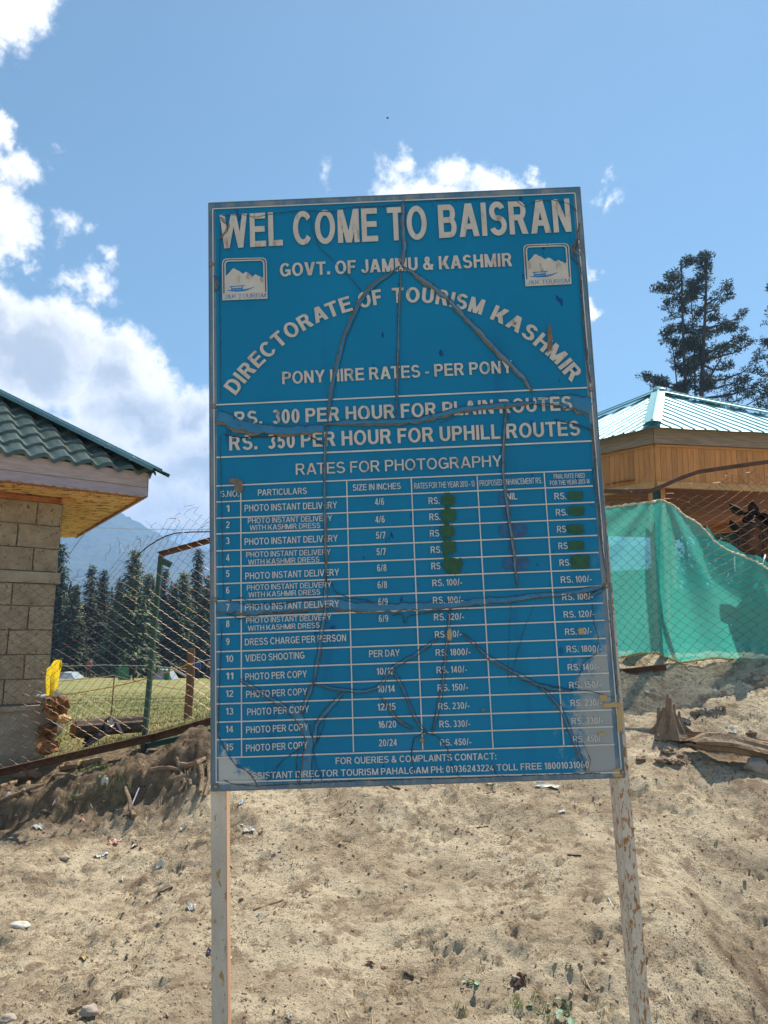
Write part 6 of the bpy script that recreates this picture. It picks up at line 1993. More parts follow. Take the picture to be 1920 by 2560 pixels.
# roots and the heap of dead sticks on the left bank
ro = thing('root_mass', 'twisted roots bulging out of the dark bank beside the left post', 'roots', ground_at(470, 1940))
for pts, r in [([(452, 1925), (470, 1926), (492, 1918), (512, 1905), (540, 1896)], .022), ([(375, 1940), (400, 1934), (425, 1932), (450, 1935)], .017), ([(440, 1905), (452, 1935), (462, 1970), (448, 1985)], .015), ([(500, 1925), (505, 1960), (500, 1990)], .018), ([(520, 1915), (522, 1955), (512, 1995)], .012), ([(470, 1935), (476, 1970)], .012)]:
    P_ = [ground_at(*p, ymin=4.6) + [0, 0, r * .9] for p in pts]; mb = MB(); mb.tube(P_, [r * (1 - .1 * i) for i in range(len(P_))], 7); mb.build('root', M['deadwood'], ro)
sc = 0
for (x, y, x2, y2, r, l) in [(0, 1975, 45, 1958, .014, 'long thin stick on the bank under the block hut'), (40, 1950, 100, 1945, .034, 'thick bleached branch lying on the bank under the block hut'), (58, 1985, 72, 1960, .016, 'short forked stick propped on the left bank'),
                              (130, 1945, 175, 1937, .011, 'straight stick along the top of the left bank'), (150, 1932, 200, 1918, .028, 'thick grey branch on the bank left of the yellow scrap'), (205, 1915, 255, 1910, .024, 'grey branch on the bank right of the yellow scrap'),
                              (335, 1885, 360, 1879, .010, 'brown stick on the bank beside the pink scrap'), (0, 2010, 110, 1965, .012, 'old root running down the bank at the left edge')]:
    a = ground_at(x, y, 4.6); b = ground_at(x2, y2, 4.6); mb = MB(); n = 7
    pts = [a * (1 - i / n) + b * (i / n) + np.array([0, 0, r * .8]) + rng.normal(0, r * .22, 3) for i in range(n + 1)]
    mb.tube(pts, [r * (.7 + .5 * math.sin(math.pi * (i + .6) / (n + 1))) for i in range(n + 1)], 7); tag(mb.build('branch', M['deadwood']), l, 'branch')

# rotten logs and debris behind the fence
def lump(px, py, Yd, r, seed, label, name, cat, m, sq=(1, 1, 1), rough=.35):
    c = at(px, py, Yd); mb = MB(); mb.rock(c, r, seed, 2, rough, sq)
    return tag(mb.build(name, M[m]), label, cat)


def round_log(px, py, Yd, r, L, az, label, seed):
    c = at(px, py, Yd); d = np.array([math.sin(az), math.cos(az), .0]); n = 18; t = thing('rotten_log', label, 'log', c - [0, 0, r])
    G = np.zeros((n + 1, 8, 3)); s = np.cross(d, [0, 0, 1]); u = np.array([0, 0, 1.])
    for i in range(n + 1):
        w = 2 * math.pi * i / n
        for j in range(8):
            f = j / 7; rr_ = r * (1 + .12 * math.sin((i % n) * 2.3 + seed) + .06 * math.sin(w * 3 + f * 4)); G[i, j] = c + d * (L * (f - .0)) + (s * math.cos(w) + u * math.sin(w)) * rr_
    mb = MB().grid(G); mb.build('bark', M['bark'], t)
    e = MB(); rr2 = np.random.default_rng(seed); rings = 6; P_ = np.zeros((rings, n + 1, 3))
    for k in range(rings):
        for i in range(n + 1): P_[k, i] = c + (G[i, 0] - c) * (1 - k / (rings - 1)) - d * (.03 * rr2.uniform(-1, 1.2) if 0 < k else 0)
    for k in range(rings): P_[k, -1] = P_[k, 0]
    e.grid(P_); e.build('cut_face', M['rotwood'], t)


round_log(142, 1770, 6.45, .105, .7, -.5, 'rotten orange faced log on top of the pile behind the fence', 3)
round_log(185, 1822, 6.4, .07, .6, .9, 'smaller orange brown log lower in the pile behind the fence', 6)
round_log(118, 1835, 6.5, .08, .5, -.3, 'dark log under the rotten orange log behind the fence', 4)
lump(122, 1868, 6.3, .07, 5, 'orange crumbling wood heap at the foot of the log pile', 'wood_heap', 'wood', 'rotwood', (1.2, 1, .7), .5)
lump(160, 1798, 6.35, .05, 8, 'ochre chunk of wood leaning on the log pile', 'wood_chunk', 'wood', 'palewood', (1, .8, .8), .4)
bs = thing('plastic_sheet', 'crumpled black and white plastic sheet lying behind the fence in the grass', 'plastic sheet', at(255, 1860, 6.5))
P_ = np.zeros((8, 12, 3)); rr = np.random.default_rng(3)
for i in range(8):
    for j in range(12):
        f, g_ = i / 7, j / 11; q = at(208 + g_ * 75, 1838 - g_ * 48 + f * 32, 6.5 - .1 * f); P_[i, j] = q + rr.normal(0, .010, 3)
MB().grid(P_).build('sheet', M['black_sheet'], bs)
mb = MB(); mb.add([at(268, 1808, 6.42), at(279, 1790, 6.42), at(286, 1812, 6.42), at(278, 1818, 6.38)], [(0, 1, 2, 3)]); mb.box(at(278, 1806, 6.45), (.012, .004, .025)); mb.build('white_corner', M['litter_white'], bs)
mb = MB(); mb.beam(at(218, 1862, 6.4), at(290, 1818, 6.5), .10, .012); mb.beam(at(290, 1806, 6.5), at(305, 1835, 6.5), .05, .012); mb.build('grey_strip', M['litter_dark'], bs)

# yellow sheet standing against the hut
ys = thing('yellow_sheet', 'bright yellow plastic sheet sticking up beside the block wall behind the fence', 'plastic sheet', at(130, 1745, 6.35))
L_ = [(112, 1738), (114, 1700), (117, 1672), (126, 1665), (135, 1652), (146, 1649)]; R_ = [(140, 1740), (144, 1716), (148, 1695), (151, 1678), (156, 1662), (154, 1651)]
P_ = np.zeros((6, 8, 3))
for i in range(6):
    for j in range(8):
        f = j / 7; q = np.array(L_[i]) * (1 - f) + np.array(R_[i]) * f; P_[i, j] = at(q[0], q[1], 6.35 + .03 * math.sin(f * 9 + i) - .02 * i)
MB().grid(P_).build('sheet', M['yellow_sheet'], ys, True)
mb = MB(); mb.add([at(134, 1730, 6.3), at(144, 1722, 6.3), at(147, 1738, 6.28), at(138, 1744, 6.28)], [(0, 1, 2, 3)]); mb.build('white_tag', M['litter_white'], ys)
stone(100, 1742, .01, 88, 'tiny stone') if False else None
c = at(103, 1740, 6.15); mb = MB(); mb.rock(c, .035, 4, 1, .2, (1.4, .8, .5)); tag(mb.build('foam_scrap', M['litter_white']), 'white scrap caught in the fence against the block wall', 'scrap')
c = at(70, 1740, 6.15)

# ---------------------------------------------------------------- ropes, tapes, stakes in the meadow
def rope(pts, Yd, r, m, label, name='rope', flat=1.0, cat='rope'):
    P_ = [at(*p, Yd if isinstance(Yd, (int, float)) else Yd[i]) for i, p in enumerate(pts)]
    Q = []
    for a, b in zip(P_[:-1], P_[1:]):
        L = np.linalg.norm(b - a)
        for k in range(6): f = k / 6; Q.append(a * (1 - f) + b * f - np.array([0, 0, .03 * L * f * (1 - f)]))
    Q.append(P_[-1]); mb = MB(); mb.tube(Q, r, 5 if r > .004 else 4, flat=flat); return tag(mb.build(name, M[m]), label, cat)


sk = at(478, 1622, 9.2); kf = at(470, 1778, 9.2)
mb = MB(); kf[2] = min(kf[2], gz(kf[0], kf[1])) - .05; mb.tube([kf, (kf + sk) / 2 + [.01, 0, 0], sk], [.052, .05, .045], 8); tag(mb.build('wooden_stake', M['stake']), 'brown wooden stake with tapes tied to it in the meadow beside the sign', 'stake')
st2 = at(286, 1690, 9.4); f2 = at(277, 1795, 9.4); f2[2] = gz(f2[0], f2[1]) - .05
mb = MB(); mb.tube([f2, st2], .008, 5); tag(mb.build('thin_stake', M['stake']), 'thin dark stick holding up the pink tape', 'stake')
rope([(-40, 1710), (150, 1703), (286, 1688), (380, 1712), (472, 1727), (560, 1708), (700, 1700)], [9.4, 9.4, 9.4, 9.3, 9.15, 9.5, 9.6], .011, 'tape_pink', 'pink and white tape zigzagging low between the stakes', 'barrier_tape', .35, 'tape')
rope([(-40, 1741), (170, 1735), (286, 1716), (375, 1694), (478, 1658)], [9, 9, 9.1, 9.1, 9.15], .007, 'tape_orange', 'orange cord rising to the brown stake', 'cord', 1, 'cord')
rope([(478, 1660), (560, 1638), (700, 1600)], [9.15, 9.4, 9.6], .011, 'tape_blue', 'blue white tape running from the stake behind the sign', 'barrier_tape', .35, 'tape')
rope([(-40, 1667), (152, 1665), (260, 1662), (372, 1664), (478, 1672)], 14, .006, 'tape_pink', 'thin pale rope stretched level before the trees', 'rope')
rope([(290, 1772), (400, 1752), (470, 1744)], 9.2, .004, 'rope', 'thin pale string low in the grass left of the stake', 'string')
pl_ = at(225, 1316, 30); rope([(-100, 1312), (225, 1318), (380, 1323), (560, 1322), (800, 1316), (1600, 1290)], 45, .018, 'rope', 'power line crossing the valley below the clouds', 'power_line', 1, 'wire')
rope([(214, 1330), (190, 1362), (150, 1418), (60, 1545)], [6.9, 6.95, 7.0, 7.2], .004, 'rope', 'pale guy rope slanting from the eaves of the hut', 'guy_rope')

# far camp gear
def far_box(px, py, Yd, w, h, m, label, name, cat):
    q = at(px, py, Yd); g = float(base_z(np.array([q[0]]), np.array([q[1]]))[0]); t = thing(name, label, cat, (q[0], q[1], g))
    mb = MB(); mb.box((q[0], q[1], (q[2] + g) / 2), (w / 2, .05, max(.2, (q[2] - g) / 2))); mb.build('panel', M[m], t)
    for s in (-1, 1): mb = MB(); mb.box((q[0] + s * w / 2, q[1] - .06, (q[2] + g) / 2 + .1), (.07, .07, max(.25, (q[2] - g) / 2 + .1))); mb.build('leg', M[m], t)


far_box(313, 1668, 60, .8, 1, 'board_green', 'green board screen standing at the far edge of the meadow', 'board_screen', 'screen')
far_box(418, 1675, 62, .35, 1, 'board_green', 'small green board right of the green fence post far off', 'board_screen', 'screen')
def tent(px, py, Yd, w, label, m='tent_pale'):
    q = at(px, py, Yd); g = float(base_z(np.array([q[0]]), np.array([q[1]]))[0]); h = max(.5, q[2] - g); t = thing('tent', label, 'tent', (q[0], q[1], g))
    mb = MB(); a = [(q[0] - w, q[1], g), (q[0] + w, q[1], g), (q[0] + w, q[1] + 2, g), (q[0] - w, q[1] + 2, g), (q[0] - w * .3, q[1] + .3, g + h), (q[0] + w * .5, q[1] + .3, g + h * .9), (q[0] + w * .5, q[1] + 1.7, g + h * .9), (q[0] - w * .3, q[1] + 1.7, g + h)]
    mb.add(a, [(0, 1, 5, 4), (1, 2, 6, 5), (2, 3, 7, 6), (3, 0, 4, 7), (4, 5, 6, 7)]); mb.build('cover', M[m], t)
    mb = MB(); mb.tube([(q[0] - w * .2, q[1] + .2, g), (q[0] - w * .3, q[1] + .25, g + h * 1.25)], .04, 5); mb.build('pole', M['stake'], t)


tent(160, 1684, 62, .9, 'low pale blue shelter beside the yellow sheet at the tree line'); tent(405, 1674, 64, .9, 'low white shelter at the tree line right of the fence post')
pq = at(430, 1668, 60); rope([(427, 1668), (470, 1693)], 60, .09, 'litter_white', 'white pipe slanting down behind the brown stake', 'white_pipe', 1, 'pipe')

# ---------------------------------------------------------------- people at the far side of the meadow
def person(px, foot_py, Yd, cloth, label, seated=False, face=0.0):
    q = at(px, foot_py, Yd); g = float(base_z(np.array([q[0]]), np.array([q[1]]))[0])
    J = {'pelvis': (0, 0, .95), 'waist': (0, 0, 1.12), 'chest': (0, .0, 1.36), 'neck': (0, 0, 1.50), 'head': (0, -.01, 1.62), 'top': (0, 0, 1.74)}
    R_ = {'pelvis': .15, 'waist': .13, 'chest': .155, 'neck': .055, 'head': .10, 'top': .075}
    E_ = [('pelvis', 'waist'), ('waist', 'chest'), ('chest', 'neck'), ('neck', 'head'), ('head', 'top')]
    for s, n_ in ((-1, 'l'), (1, 'r')):
        for k, p, r in (('sh', (s * .18, 0, 1.42), .065), ('el', (s * .25, -.03, 1.14), .045), ('wr', (s * .24, -.14, .92), .032), ('ha', (s * .23, -.17, .84), .035), ('hip', (s * .10, 0, .90), .095), ('kn', (s * .12, -.05 * s, .50), .06), ('an', (s * .12, .02 * s, .09), .042), ('to', (s * .13, -.13 + .02 * s, .04), .04)):
            J[k + n_] = p; R_[k + n_] = r
        E_ += [('chest', 'sh' + n_), ('sh' + n_, 'el' + n_), ('el' + n_, 'wr' + n_), ('wr' + n_, 'ha' + n_), ('pelvis', 'hip' + n_), ('hip' + n_, 'kn' + n_), ('kn' + n_, 'an' + n_), ('an' + n_, 'to' + n_)]
    def skin(names, edges, name, m, grow=0.0, parent=None):
        ks = list(names); me_ = bpy.data.meshes.new(name); me_.from_pydata([J[k] for k in ks], [(ks.index(a), ks.index(b)) for a, b in edges], [])
        o = bpy.data.objects.new(name, me_); COL.objects.link(o)
        md = o.modifiers.new('s', 'SKIN'); sv = me_.skin_vertices[0].data
        for i, k in enumerate(ks): sv[i].radius = (R_[k] + grow, R_[k] + grow); 
        sv[0].use_root = True; o.modifiers.new('u', 'SUBSURF').levels = 1
        dg = bpy.context.evaluated_depsgraph_get(); m2 = bpy.data.meshes.new_from_object(o.evaluated_get(dg)); o.modifiers.clear(); o.data = m2; m2.materials.clear(); m2.materials.append(m)
        o.parent = parent; return o
    t = thing('person', label, 'person', (q[0], q[1], g)); t.rotation_euler.z = face
    skin(J, E_, 'body', M['skin'], 0, t)
    up_ = ['pelvis', 'waist', 'chest', 'shl', 'ell', 'wrl', 'shr', 'elr', 'wrr']; skin(up_, [e for e in E_ if e[0] in up_ and e[1] in up_], 'jacket', M[cloth], .018, t)
    lo_ = ['pelvis', 'hipl', 'knl', 'anl', 'hipr', 'knr', 'anr']; skin(lo_, [e for e in E_ if e[0] in lo_ and e[1] in lo_], 'trousers', M['cloth_dark'], .016, t)
    hb = MB(); hb.rock((0, .02, 1.68), .115, 2, 1, .08, (1, 1, .85)); ho = hb.build('hair', M['mane']); ho.parent = t
    return t


person(329, 1690, 52, 'cloth_dark', 'person in dark clothes standing by the green board across the meadow', face=.4)
person(222, 1690, 66, 'cloth_red', 'person in faded red clothes standing at the tree line left of the green board', face=-.3)
person(492, 1692, 62, 'cloth_blue', 'person in blue standing behind the brown stake near the sign', face=.2)
person(521, 1690, 66, 'cloth_red', 'person in red half hidden at the edge of the sign', face=2.2)

# ---------------------------------------------------------------- ponies behind the netting
def pony(label, loc, heading, scale, coat, headdrop=0.0, tack=True, blaze=False, neck_turn=0.0):
    t = thing('pony', label, 'pony', loc)
    ca, sa = math.cos(neck_turn), math.sin(neck_turn)
    def hd_(p):          # turn and lower everything ahead of the withers
        x, y, z = p; x0, z0 = .55, 1.2
        dx, dz = x - x0, z - z0; a = headdrop; dx, dz = dx * math.cos(a) + dz * math.sin(a), -dx * math.sin(a) + dz * math.cos(a)
        x, z = x0 + dx, z0 + dz; x_ = x - .6; w = min(1, max(0, x_ / .35)); a2 = neck_turn * w
        return (.6 + x_ * math.cos(a2) - y * math.sin(a2), x_ * math.sin(a2) + y * math.cos(a2), z)
    def loft(mb, rings, n=14, head=False):
        vs = []; fs = []
        for i, (x, z, ry, rz, ang) in enumerate(rings):
            for k in range(n):
                w = 2 * math.pi * k / n; py = math.cos(w) * ry; pn = math.sin(w) * rz
                p = (x + pn * -math.sin(ang), py, z + pn * math.cos(ang)); vs.append(hd_(p) if x > .62 else p)
        for i in range(len(rings) - 1):
            for k in range(n): fs.append((i * n + k, i * n + (k + 1) % n, (i + 1) * n + (k + 1) % n, (i + 1) * n + k))
        fs += [tuple(range(n - 1, -1, -1)), tuple((len(rings) - 1) * n + k for k in range(n))]; mb.add(vs, fs)
    mb = MB()
    loft(mb, [(-.86, 1.10, .07, .10, 0), (-.80, 1.12, .19, .20, 0), (-.62, 1.10, .26, .28, 0), (-.35, 1.05, .28, .30, 0), (0, 1.02, .29, .32, 0), (.3, 1.05, .26, .33, 0), (.52, 1.12, .20, .31, .2), (.66, 1.22, .145, .26, .55), (.80, 1.38, .105, .20, .7), (.92, 1.53, .085, .15, .8), (1.0, 1.64, .075, .125, .9)])
    loft(mb, [(.94, 1.67, .06, .07, 1.2 + .9), (1.00, 1.68, .085, .115, 2.2 - .1), (1.08, 1.60, .095, .13, 2.15), (1.17, 1.48, .088, .125, 2.15), (1.26, 1.35, .066, .092, 2.15), (1.34, 1.23, .055, .07, 2.15), (1.40, 1.14, .058, .066, 2.15), (1.435, 1.09, .04, .045, 2.15)])
    for s in (-1, 1):
        mb.tube([(.47, s * .13, 1.05), (.46, s * .14, .78), (.45, s * .13, .62), (.46, s * .13, .45), (.45, s * .13, .41), (.455, s * .13, .16), (.48, s * .13, .09), (.49, s * .13, 0)], [.12, .085, .06, .048, .05, .033, .042, .06], 10)
        mb.tube([(-.60, s * .14, 1.05), (-.52, s * .15, .80), (-.58, s * .14, .62), (-.72, s * .13, .47), (-.73, s * .13, .43), (-.69, s * .13, .17), (-.66, s * .13, .09), (-.64, s * .13, 0)], [.19, .15, .09, .05, .055, .036, .044, .06], 10)
    me_ = bpy.data.meshes.new('b'); me_.from_pydata(mb.v, [], mb.f); o = bpy.data.objects.new('body', me_); COL.objects.link(o)
    rm = o.modifiers.new('r', 'REMESH'); rm.mode = 'VOXEL'; rm.voxel_size = .022; sm = o.modifiers.new('s', 'SMOOTH'); sm.iterations = 4; sm.factor = .5
    dg = bpy.context.evaluated_depsgraph_get(); m2 = bpy.data.meshes.new_from_object(o.evaluated_get(dg)); o.modifiers.clear(); o.data = m2; m2.materials.clear(); m2.materials.append(M[coat]); m2.polygons.foreach_set('use_smooth', [True] * len(m2.polygons)); o.parent = t
    for s in (-1, 1):
        # leaf shaped ear, open to the front
        E0 = np.array([.985, s * .062, 1.755]); n = 7; G = np.zeros((n, 7, 3)); tip = np.array([1.03, s * .115, 1.93])
        for i in range(n):
            f = i / (n - 1); w = .055 * math.sin(math.pi * (.18 + .82 * f) ** .9) + .002; c = E0 * (1 - f) + tip * f
            for j in range(7):
                a = -1.15 * math.pi / 2 + j / 6 * 1.15 * math.pi; G[i, j] = hd_(c + np.array([-math.cos(a) * w * .8, math.sin(a) * w, 0]))
        e = MB().grid(G); eo = e.build('ear', M[coat], None, True); eo.parent = t
        e2 = MB().grid(G * .999 + np.array([.003, 0, 0])); e2o = e2.build('inner_ear', M['ear_in'], None, True); e2o.parent = eo
        ey = MB(); ey.rock(hd_((1.105, s * .088, 1.565)), .021, 1, 1, 0, (1, 1, 1)); x = ey.build('eye', M['eye'], None, True); x.parent = t
        nn = MB(); nn.rock(hd_((1.405, s * .04, 1.135)), .014, 1, 0, 0, (1, .6, 1)); x = nn.build('nostril', M['eye'], None, True); x.parent = t
    # mane: many locks along the crest, forelock between the ears
    ma = MB(); r2 = np.random.default_rng(4)
    for k in range(150):
        f = r2.random(); x = .60 + (1.0 - .60) * f; z = np.interp(x, [.52, .66, .80, .92, 1.0], [1.42, 1.47, 1.56, 1.66, 1.765]) ; s = 1 if r2.random() < .75 else -1
        p0 = np.array(hd_((x - .06, s * .01, z))); p1 = np.array(hd_((x - .10, s * r2.uniform(.06, .11), z - .05))); p2 = np.array(hd_((x - .08 + r2.uniform(-.03, .03), s * r2.uniform(.10, .14), z - r2.uniform(.14, .24))))
        ma.tube([p0, p1, p2], [.011, .012, .003], 4, cap=False)
    for k in range(26):
        p0 = np.array(hd_((.99, r2.uniform(-.03, .03), 1.79))); p2 = np.array(hd_((1.09 + r2.uniform(-.02, .03), r2.uniform(-.06, .06), 1.67 - r2.uniform(0, .07)))); p1 = (p0 + p2) / 2 + np.array([.03, 0, .025]); ma.tube([p0, p1, p2], [.008, .009, .002], 4, cap=False)
    mo = ma.build('mane', M['mane'], None); mo.parent = t
    ta = MB()
    for k in range(30): a = r2.normal(0, .035, 2); ta.tube([(-.86, a[0] * .4, 1.2), (-.98, a[0], 1.0), (-1.0 + a[1], a[0] * 1.5, .5 + r2.uniform(-.1, .15))], [.02, .022, .004], 4, cap=False)
    x = ta.build('tail', M['mane'], None); x.parent = t
    if blaze:
        b_ = MB(); G = np.zeros((8, 3, 3))
        for i in range(8):
            f = i / 7
            for j in range(3): G[i, j] = hd_((1.135 + f * .22 + .010, (j - 1) * .026 * (1 + .3 * math.sin(f * 5)), 1.70 - f * .36 + .010))
        b_.grid(G); x = b_.build('blaze', M['blaze'], None, True); x.parent = t
    if tack:
        def loop(cx_, cz_, ry, rz, ang, r, m, name):
            l = MB(); l.tube([hd_((cx_ + math.sin(w) * rz * -math.sin(ang), math.cos(w) * ry, cz_ + math.sin(w) * rz * math.cos(ang))) for w in np.linspace(0, 2 * math.pi, 25)], r, 4, flat=.5); x = l.build(name, M[m], None); x.parent = t
        loop(1.04, 1.645, .102, .137, 2.3, .012, 'webbing', 'browband'); loop(1.275, 1.33, .070, .094, 2.15, .012, 'leather', 'noseband')
        for s in (-1, 1):
            l = MB(); l.tube([hd_(p) for p in [(1.0, s * .10, 1.66), (1.09, s * .103, 1.52), (1.22, s * .085, 1.36), (1.30, s * .07, 1.28)]], .011, 4, flat=.5); x = l.build('cheek_strap', M['webbing'], None); x.parent = t
            l = MB(); l.tube([hd_(p) for p in [(1.30, s * .075, 1.27), (1.05, s * .14, 1.25), (.8, s * .17, 1.30)]] + [(.4, s * .2, 1.45), (.1, s * .1, 1.48)], .011, 4, flat=.5); x = l.build('rein', M['leather'], None); x.parent = t
        sd = MB(); G = np.zeros((8, 13, 3))
        for i in range(8):
            for j in range(13):
                w = math.pi * (j / 12) ; G[i, j] = (-.25 + i / 7 * .62, math.cos(w) * .315, 1.06 + math.sin(w) * (.34 + .03 * math.cos(i / 7 * 6.28)))
        sd.grid(G); x = sd.build('saddle_blanket', M['leather'], None, True); x.parent = t
    t.rotation_euler.z = heading; t.scale = (scale,) * 3
    return t


# the big bay stands close behind the netting, head toward the viewer's left
def place_pony(label, head_px, Yd, heading, scale, **k):
    """put the poll (x 1.0, z 1.76 in pony space) at a photo pixel"""
    q = at(*head_px, Yd); a_ = k.get('headdrop', 0); hx = (.55 + .45 * math.cos(a_) + .50 * math.sin(a_)) * scale; loc = np.array([q[0] - math.cos(heading) * hx, q[1] - math.sin(heading) * hx, 0]); loc[2] = gz(loc[0], loc[1])
    return pony(label, loc, heading, scale, **k)


place_pony('dark bay pony with leather bridle right behind the netting at the right edge', (1880, 1365), 6.66, math.radians(213), .92, coat='horse', headdrop=.6)
place_pony('chestnut pony with pricked ears behind the bay pony', (1862, 1396), 8.1, math.radians(236), .90, coat='horse2', headdrop=.46)

# ---------------------------------------------------------------- plants, leaves and litter on the slope
def leafy(px, py, n, size, seed, label, m='leaf_pale', stemr=.0022):
    rr = np.random.default_rng(seed); c = ground_at(px, py); t = thing('small_plant', label, 'plant', c); st = MB()
    for k in range(n):
        a = rr.uniform(0, 6.28); L = size * rr.uniform(.5, 1.3); h = size * rr.uniform(.15, .8); e = c + np.array([math.cos(a) * L, math.sin(a) * L, h])
        st.tube([c, (c + e) / 2 + [0, 0, h * .35], e], [stemr, stemr, stemr * .7], 4)
        d = np.array([math.cos(a), math.sin(a), rr.uniform(-.5, .2)]); d /= np.linalg.norm(d); s = np.cross(d, [0, 0, 1.]); s /= np.linalg.norm(s); up_ = np.cross(s, d); ls = size * rr.uniform(.5, .85)
        G = np.zeros((7, 5, 3))
        for i in range(7):
            f = i / 6; w = ls * .42 * math.sin(math.pi * min(1, f * .96 + .04)) ** .65
            for j in range(5): v = (j - 2) / 2; G[i, j] = e + d * ls * f + s * w * v * (1 + .12 * math.sin(i * 2.5 + j)) + up_ * (abs(v) * .14 * ls - .25 * ls * f * f)
        MB().grid(G).build('leaf', M[m], t, True)
    st.build('stem', M['litter_red'] if False else M['leaf'], t)


leafy(1190, 2462, 6, .035, 1, 'little green plant with round leaves low on the slope between the posts')
leafy(1425, 2545, 5, .055, 2, 'broad dusty leaved plant at the bottom edge beside the right post')
leafy(1355, 2540, 3, .045, 3, 'flat grey green leaves spreading at the bottom edge left of the right post')
leafy(1412, 2420, 3, .022, 4, 'tiny upright seedling left of the right post', 'leaf')
leafy(1232, 1968, 4, .035, 5, 'wilted grey leaf rosette just under the sign')
leafy(265, 1942, 5, .035, 6, 'small green weed on the dark face of the left bank', 'leaf'); leafy(190, 1995, 6, .03, 7, 'creeping green weed at the foot of the left bank', 'leaf')
def tuft(px, py, n, h, seed, label, m='grass_fresh', spread=.03):
    rr = np.random.default_rng(seed); c = ground_at(px, py, 2.7); mb = MB()
    for _ in range(n): x, y = c[0] + rr.normal(0, spread), c[1] + rr.normal(0, spread); blades(mb, x, y, gz(x, y), h * rr.uniform(.4, 1.1), .0016, rr, .8)
    return tag(mb.build('grass_tuft', M[m]), label, 'grass tuft')
tuft(1292, 2512, 110, .035, 1, 'bright green grass tuft at the bottom, largest between the posts', spread=.022); tuft(1150, 2545, 60, .03, 2, 'small green tuft at the bottom centre', spread=.018); tuft(1340, 2490, 24, .03, 3, 'thin tuft above the brightest grass tuft', spread=.012)
tuft(1370, 2552, 80, .035, 4, 'green grass growing among the broad leaves at the bottom edge', spread=.035); tuft(1515, 2550, 30, .03, 5, 'sparse grass against the foot of the right post', spread=.02); tuft(850, 2552, 24, .02, 6, 'scant yellow green sprouts at the bottom edge', spread=.015)
tuft(300, 1955, 60, .05, 7, 'green grass tuft on the dark face of the left bank', spread=.04); tuft(258, 1968, 60, .05, 8, 'left tuft of the two on the dark bank', spread=.04); tuft(60, 2030, 60, .03, 9, 'low weeds at the foot of the bank by the left edge', spread=.07); tuft(320, 1985, 30, .05, 10, 'upright grass blades low on the dark bank', spread=.02)
tuft(1605, 1672, 40, .04, 11, 'weeds under the edge of the green netting', spread=.06)


def scrap(px, py, w, h, seed, label, m='litter_white', name='litter', cat='litter', crumple=.35, rot=None, ymin=2.8):
    rr = np.random.default_rng(seed); c = ground_at(px, py, ymin); a = rr.uniform(-.5, .5) if rot is None else rot; ex = np.array([math.cos(a), math.sin(a), 0]); ey = np.array([-math.sin(a), math.cos(a), 0])
    G = np.zeros((5, 6, 3))
    for i in range(5):
        for j in range(6):
            u, v = j / 5 - .5, i / 4 - .5; q = c + ex * w * u * (1 + .2 * rr.uniform(-1, 1)) + ey * h * v * (1 + .25 * rr.uniform(-1, 1)); G[i, j] = [q[0], q[1], gz(q[0], q[1]) + .004 + crumple * min(w, h) * rr.uniform(.0, 1)]
    mb = MB().grid(G)
    return tag(mb.build(name, M[m]), label, cat)


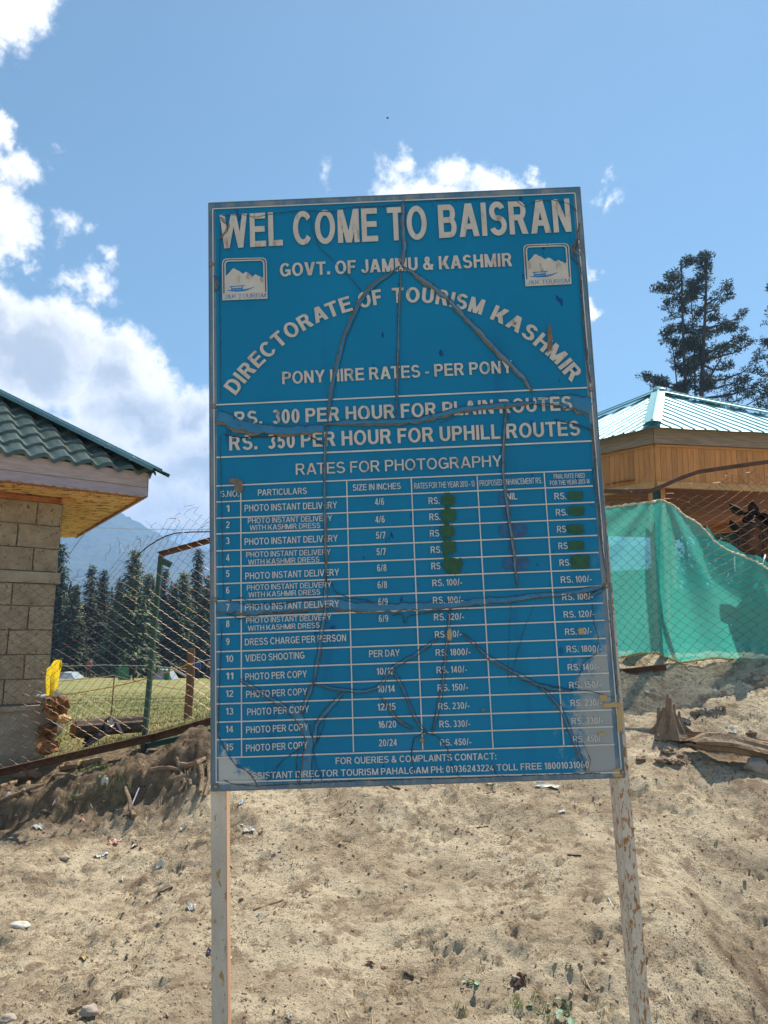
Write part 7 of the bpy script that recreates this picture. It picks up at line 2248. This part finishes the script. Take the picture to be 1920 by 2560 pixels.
for k, (x, y, w, h, l, m) in enumerate([
    (95, 2070, .09, .04, 'white strip of paper lying in the shadow on the ditch floor', 'litter_white'), (207, 2056, .03, .02, 'small orange red cap on the ditch floor', 'litter_red'), (285, 2110, .10, .05, 'red and white wrapper at the edge of the ditch', 'litter_red'), (300, 2103, .04, .02, 'white scrap next to the red wrapper', 'litter_white'),
    (335, 2118, .06, .04, 'pale crumpled scraps right of the red wrapper', 'litter_white'), (245, 2145, .05, .04, 'grey crumpled paper below the red wrapper', 'litter_white'), (398, 2170, .07, .03, 'flat white paper left of the post', 'litter_white'), (460, 2073, .06, .04, 'off white rag on the edge near the post', 'litter_white'),
    (305, 2202, .025, .04, 'small pale blue scrap in the middle left of the slope', 'litter_white'), (370, 2253, .018, .03, 'tiny white chip beside the dark stick', 'litter_white'), (478, 2268, .06, .05, 'crumpled white tissue just left of the post', 'litter_white'), (520, 2388, .03, .04, 'dark purple wrapper against the left post', 'litter_dark'),
    (210, 2395, .06, .03, 'cream peel lying low on the left', 'peel'), (372, 2408, .035, .025, 'white chip low left of the post', 'litter_white'), (262, 2140, .05, .02, 'bluish scrap above the grey paper', 'tape_blue'), (622, 2080, .09, .05, 'crumpled white plastic right of the left post', 'litter_white'),
    (605, 2065, .03, .02, 'white flake above the crumpled plastic', 'litter_white'), (602, 2012, .03, .025, 'mint green scrap just right of the left post', 'tape_blue'), (700, 2130, .03, .02, 'white flake right of the crumpled plastic', 'litter_white'), (1016, 2218, .025, .014, 'white chip in the middle of the slope', 'litter_white'),
    (1004, 2232, .022, .014, 'ochre chip in the middle of the slope', 'peel'), (1247, 2152, .025, .02, 'bright white chip right of the middle', 'litter_white'), (1405, 2032, .055, .02, 'long white scrap near the right post', 'litter_white'), (905, 2016, .03, .018, 'small white scrap under the sign', 'litter_white'),
    (724, 2545, .025, .02, 'white square scrap at the bottom', 'litter_white'), (720, 2195, .02, .012, 'pale flake on the slope', 'litter_white') if False else (646, 2290, .02, .014, 'mint flake beside the grey stick', 'tape_blue'), (367, 1880, .045, .03, 'pink and white wrapper on top of the left bank', 'tape_pink'), (200, 1905, .07, .04, 'yellow wrapper among branches under the fence', 'yellow_sheet'),
    (262, 1950, .11, .05, 'dirty white rag on the dark face of the bank', 'litter_white'), (135, 2012, .05, .03, 'lilac scrap at the foot of the left bank', 'tape_pink'), (1370, 1966, .20, .05, 'long bleached bone like scrap near the sign corner', 'litter_white'), (1618, 1733, .05, .03, 'white scrap on the sunny hump right of the post', 'litter_white'),
    (1832, 1832, .07, .05, 'white plastic behind the log', 'litter_white'), (1722, 1674, .03, .02, 'pale scrap below the green netting', 'litter_white'), (20, 1990, .06, .04, 'reddish scrap on the bank at the left edge', 'tape_pink'),
    (1300, 2460, .07, .05, 'curled brown dead leaf right of the little plant', 'rust'), (925, 2412, .05, .03, 'brown dead leaf in the lower middle', 'rust')]):
    w, h = w * .75, h * .75
    if y < 2030 and x < 520: w, h = w * .6, h * .6
    scrap(x, y, w, h, 100 + k, l, m, name='dead_leaf' if 'leaf' in l and 'dead' in l else 'litter', cat='leaf' if 'dead leaf' in l else 'litter', crumple=.5, ymin=4.6 if y < 2030 and x < 520 else 2.8)
mb = MB(); a, b = ground_at(328, 2022), ground_at(346, 1999); mb.beam(a + [0, 0, .01], b + [0, 0, .05], .006, .006); tag(mb.build('drinking_straw', M['tape_blue']), 'white plastic straw beside the upright stick on the bank', 'straw')

# sheet lying behind the netting foot
q = at(1605, 1648, 7.0); mb = MB(); mb.box(q - [0, 0, .015], (.22, .16, .012), ((1, 0, 0), (0, .97, .2), (0, -.2, .97))); tag(mb.build('pale_sheet', M['tent_pale']), 'pale sheet lying behind the gap under the green netting', 'sheet')

# ---------------------------------------------------------------- bird
bq = at(969, 295, 9); bd = thing('beetle', 'tiny dark insect flying high above the sign', 'insect', bq)
mb = MB(); mb.rock(bq, .011, 2, 2, .05, (1.5, .8, .8)); mb.build('body', M['bird'], bd)
for s in (-1, 1):
    mb = MB(); mb.add([bq + [0, 0, .006], bq + [.012 * s + .006, .004, .022], bq + [.018 * s, .004, .012], bq + [.008 * s, 0, .004]], [(0, 1, 2, 3)]); mb.build('wing', M['webbing'], bd)

# ---------------------------------------------------------------- haze over the valley
hz = MB(); hz.box((0, 1650, 150), (3800, 2350, 330))
m_ = bpy.data.materials.new('valley_haze'); m_.use_nodes = True; nt = m_.node_tree; nt.nodes.clear()
o_ = nt.nodes.new('ShaderNodeOutputMaterial'); v_ = nt.nodes.new('ShaderNodeVolumePrincipled')
v_.inputs['Color'].default_value = (.27, .47, .84, 1); v_.inputs['Density'].default_value = .00048; v_.inputs['Anisotropy'].default_value = .25
nt.links.new(v_.outputs[0], o_.inputs['Volume'])
ho = hz.build('haze', m_); tag(ho, kind='stuff')
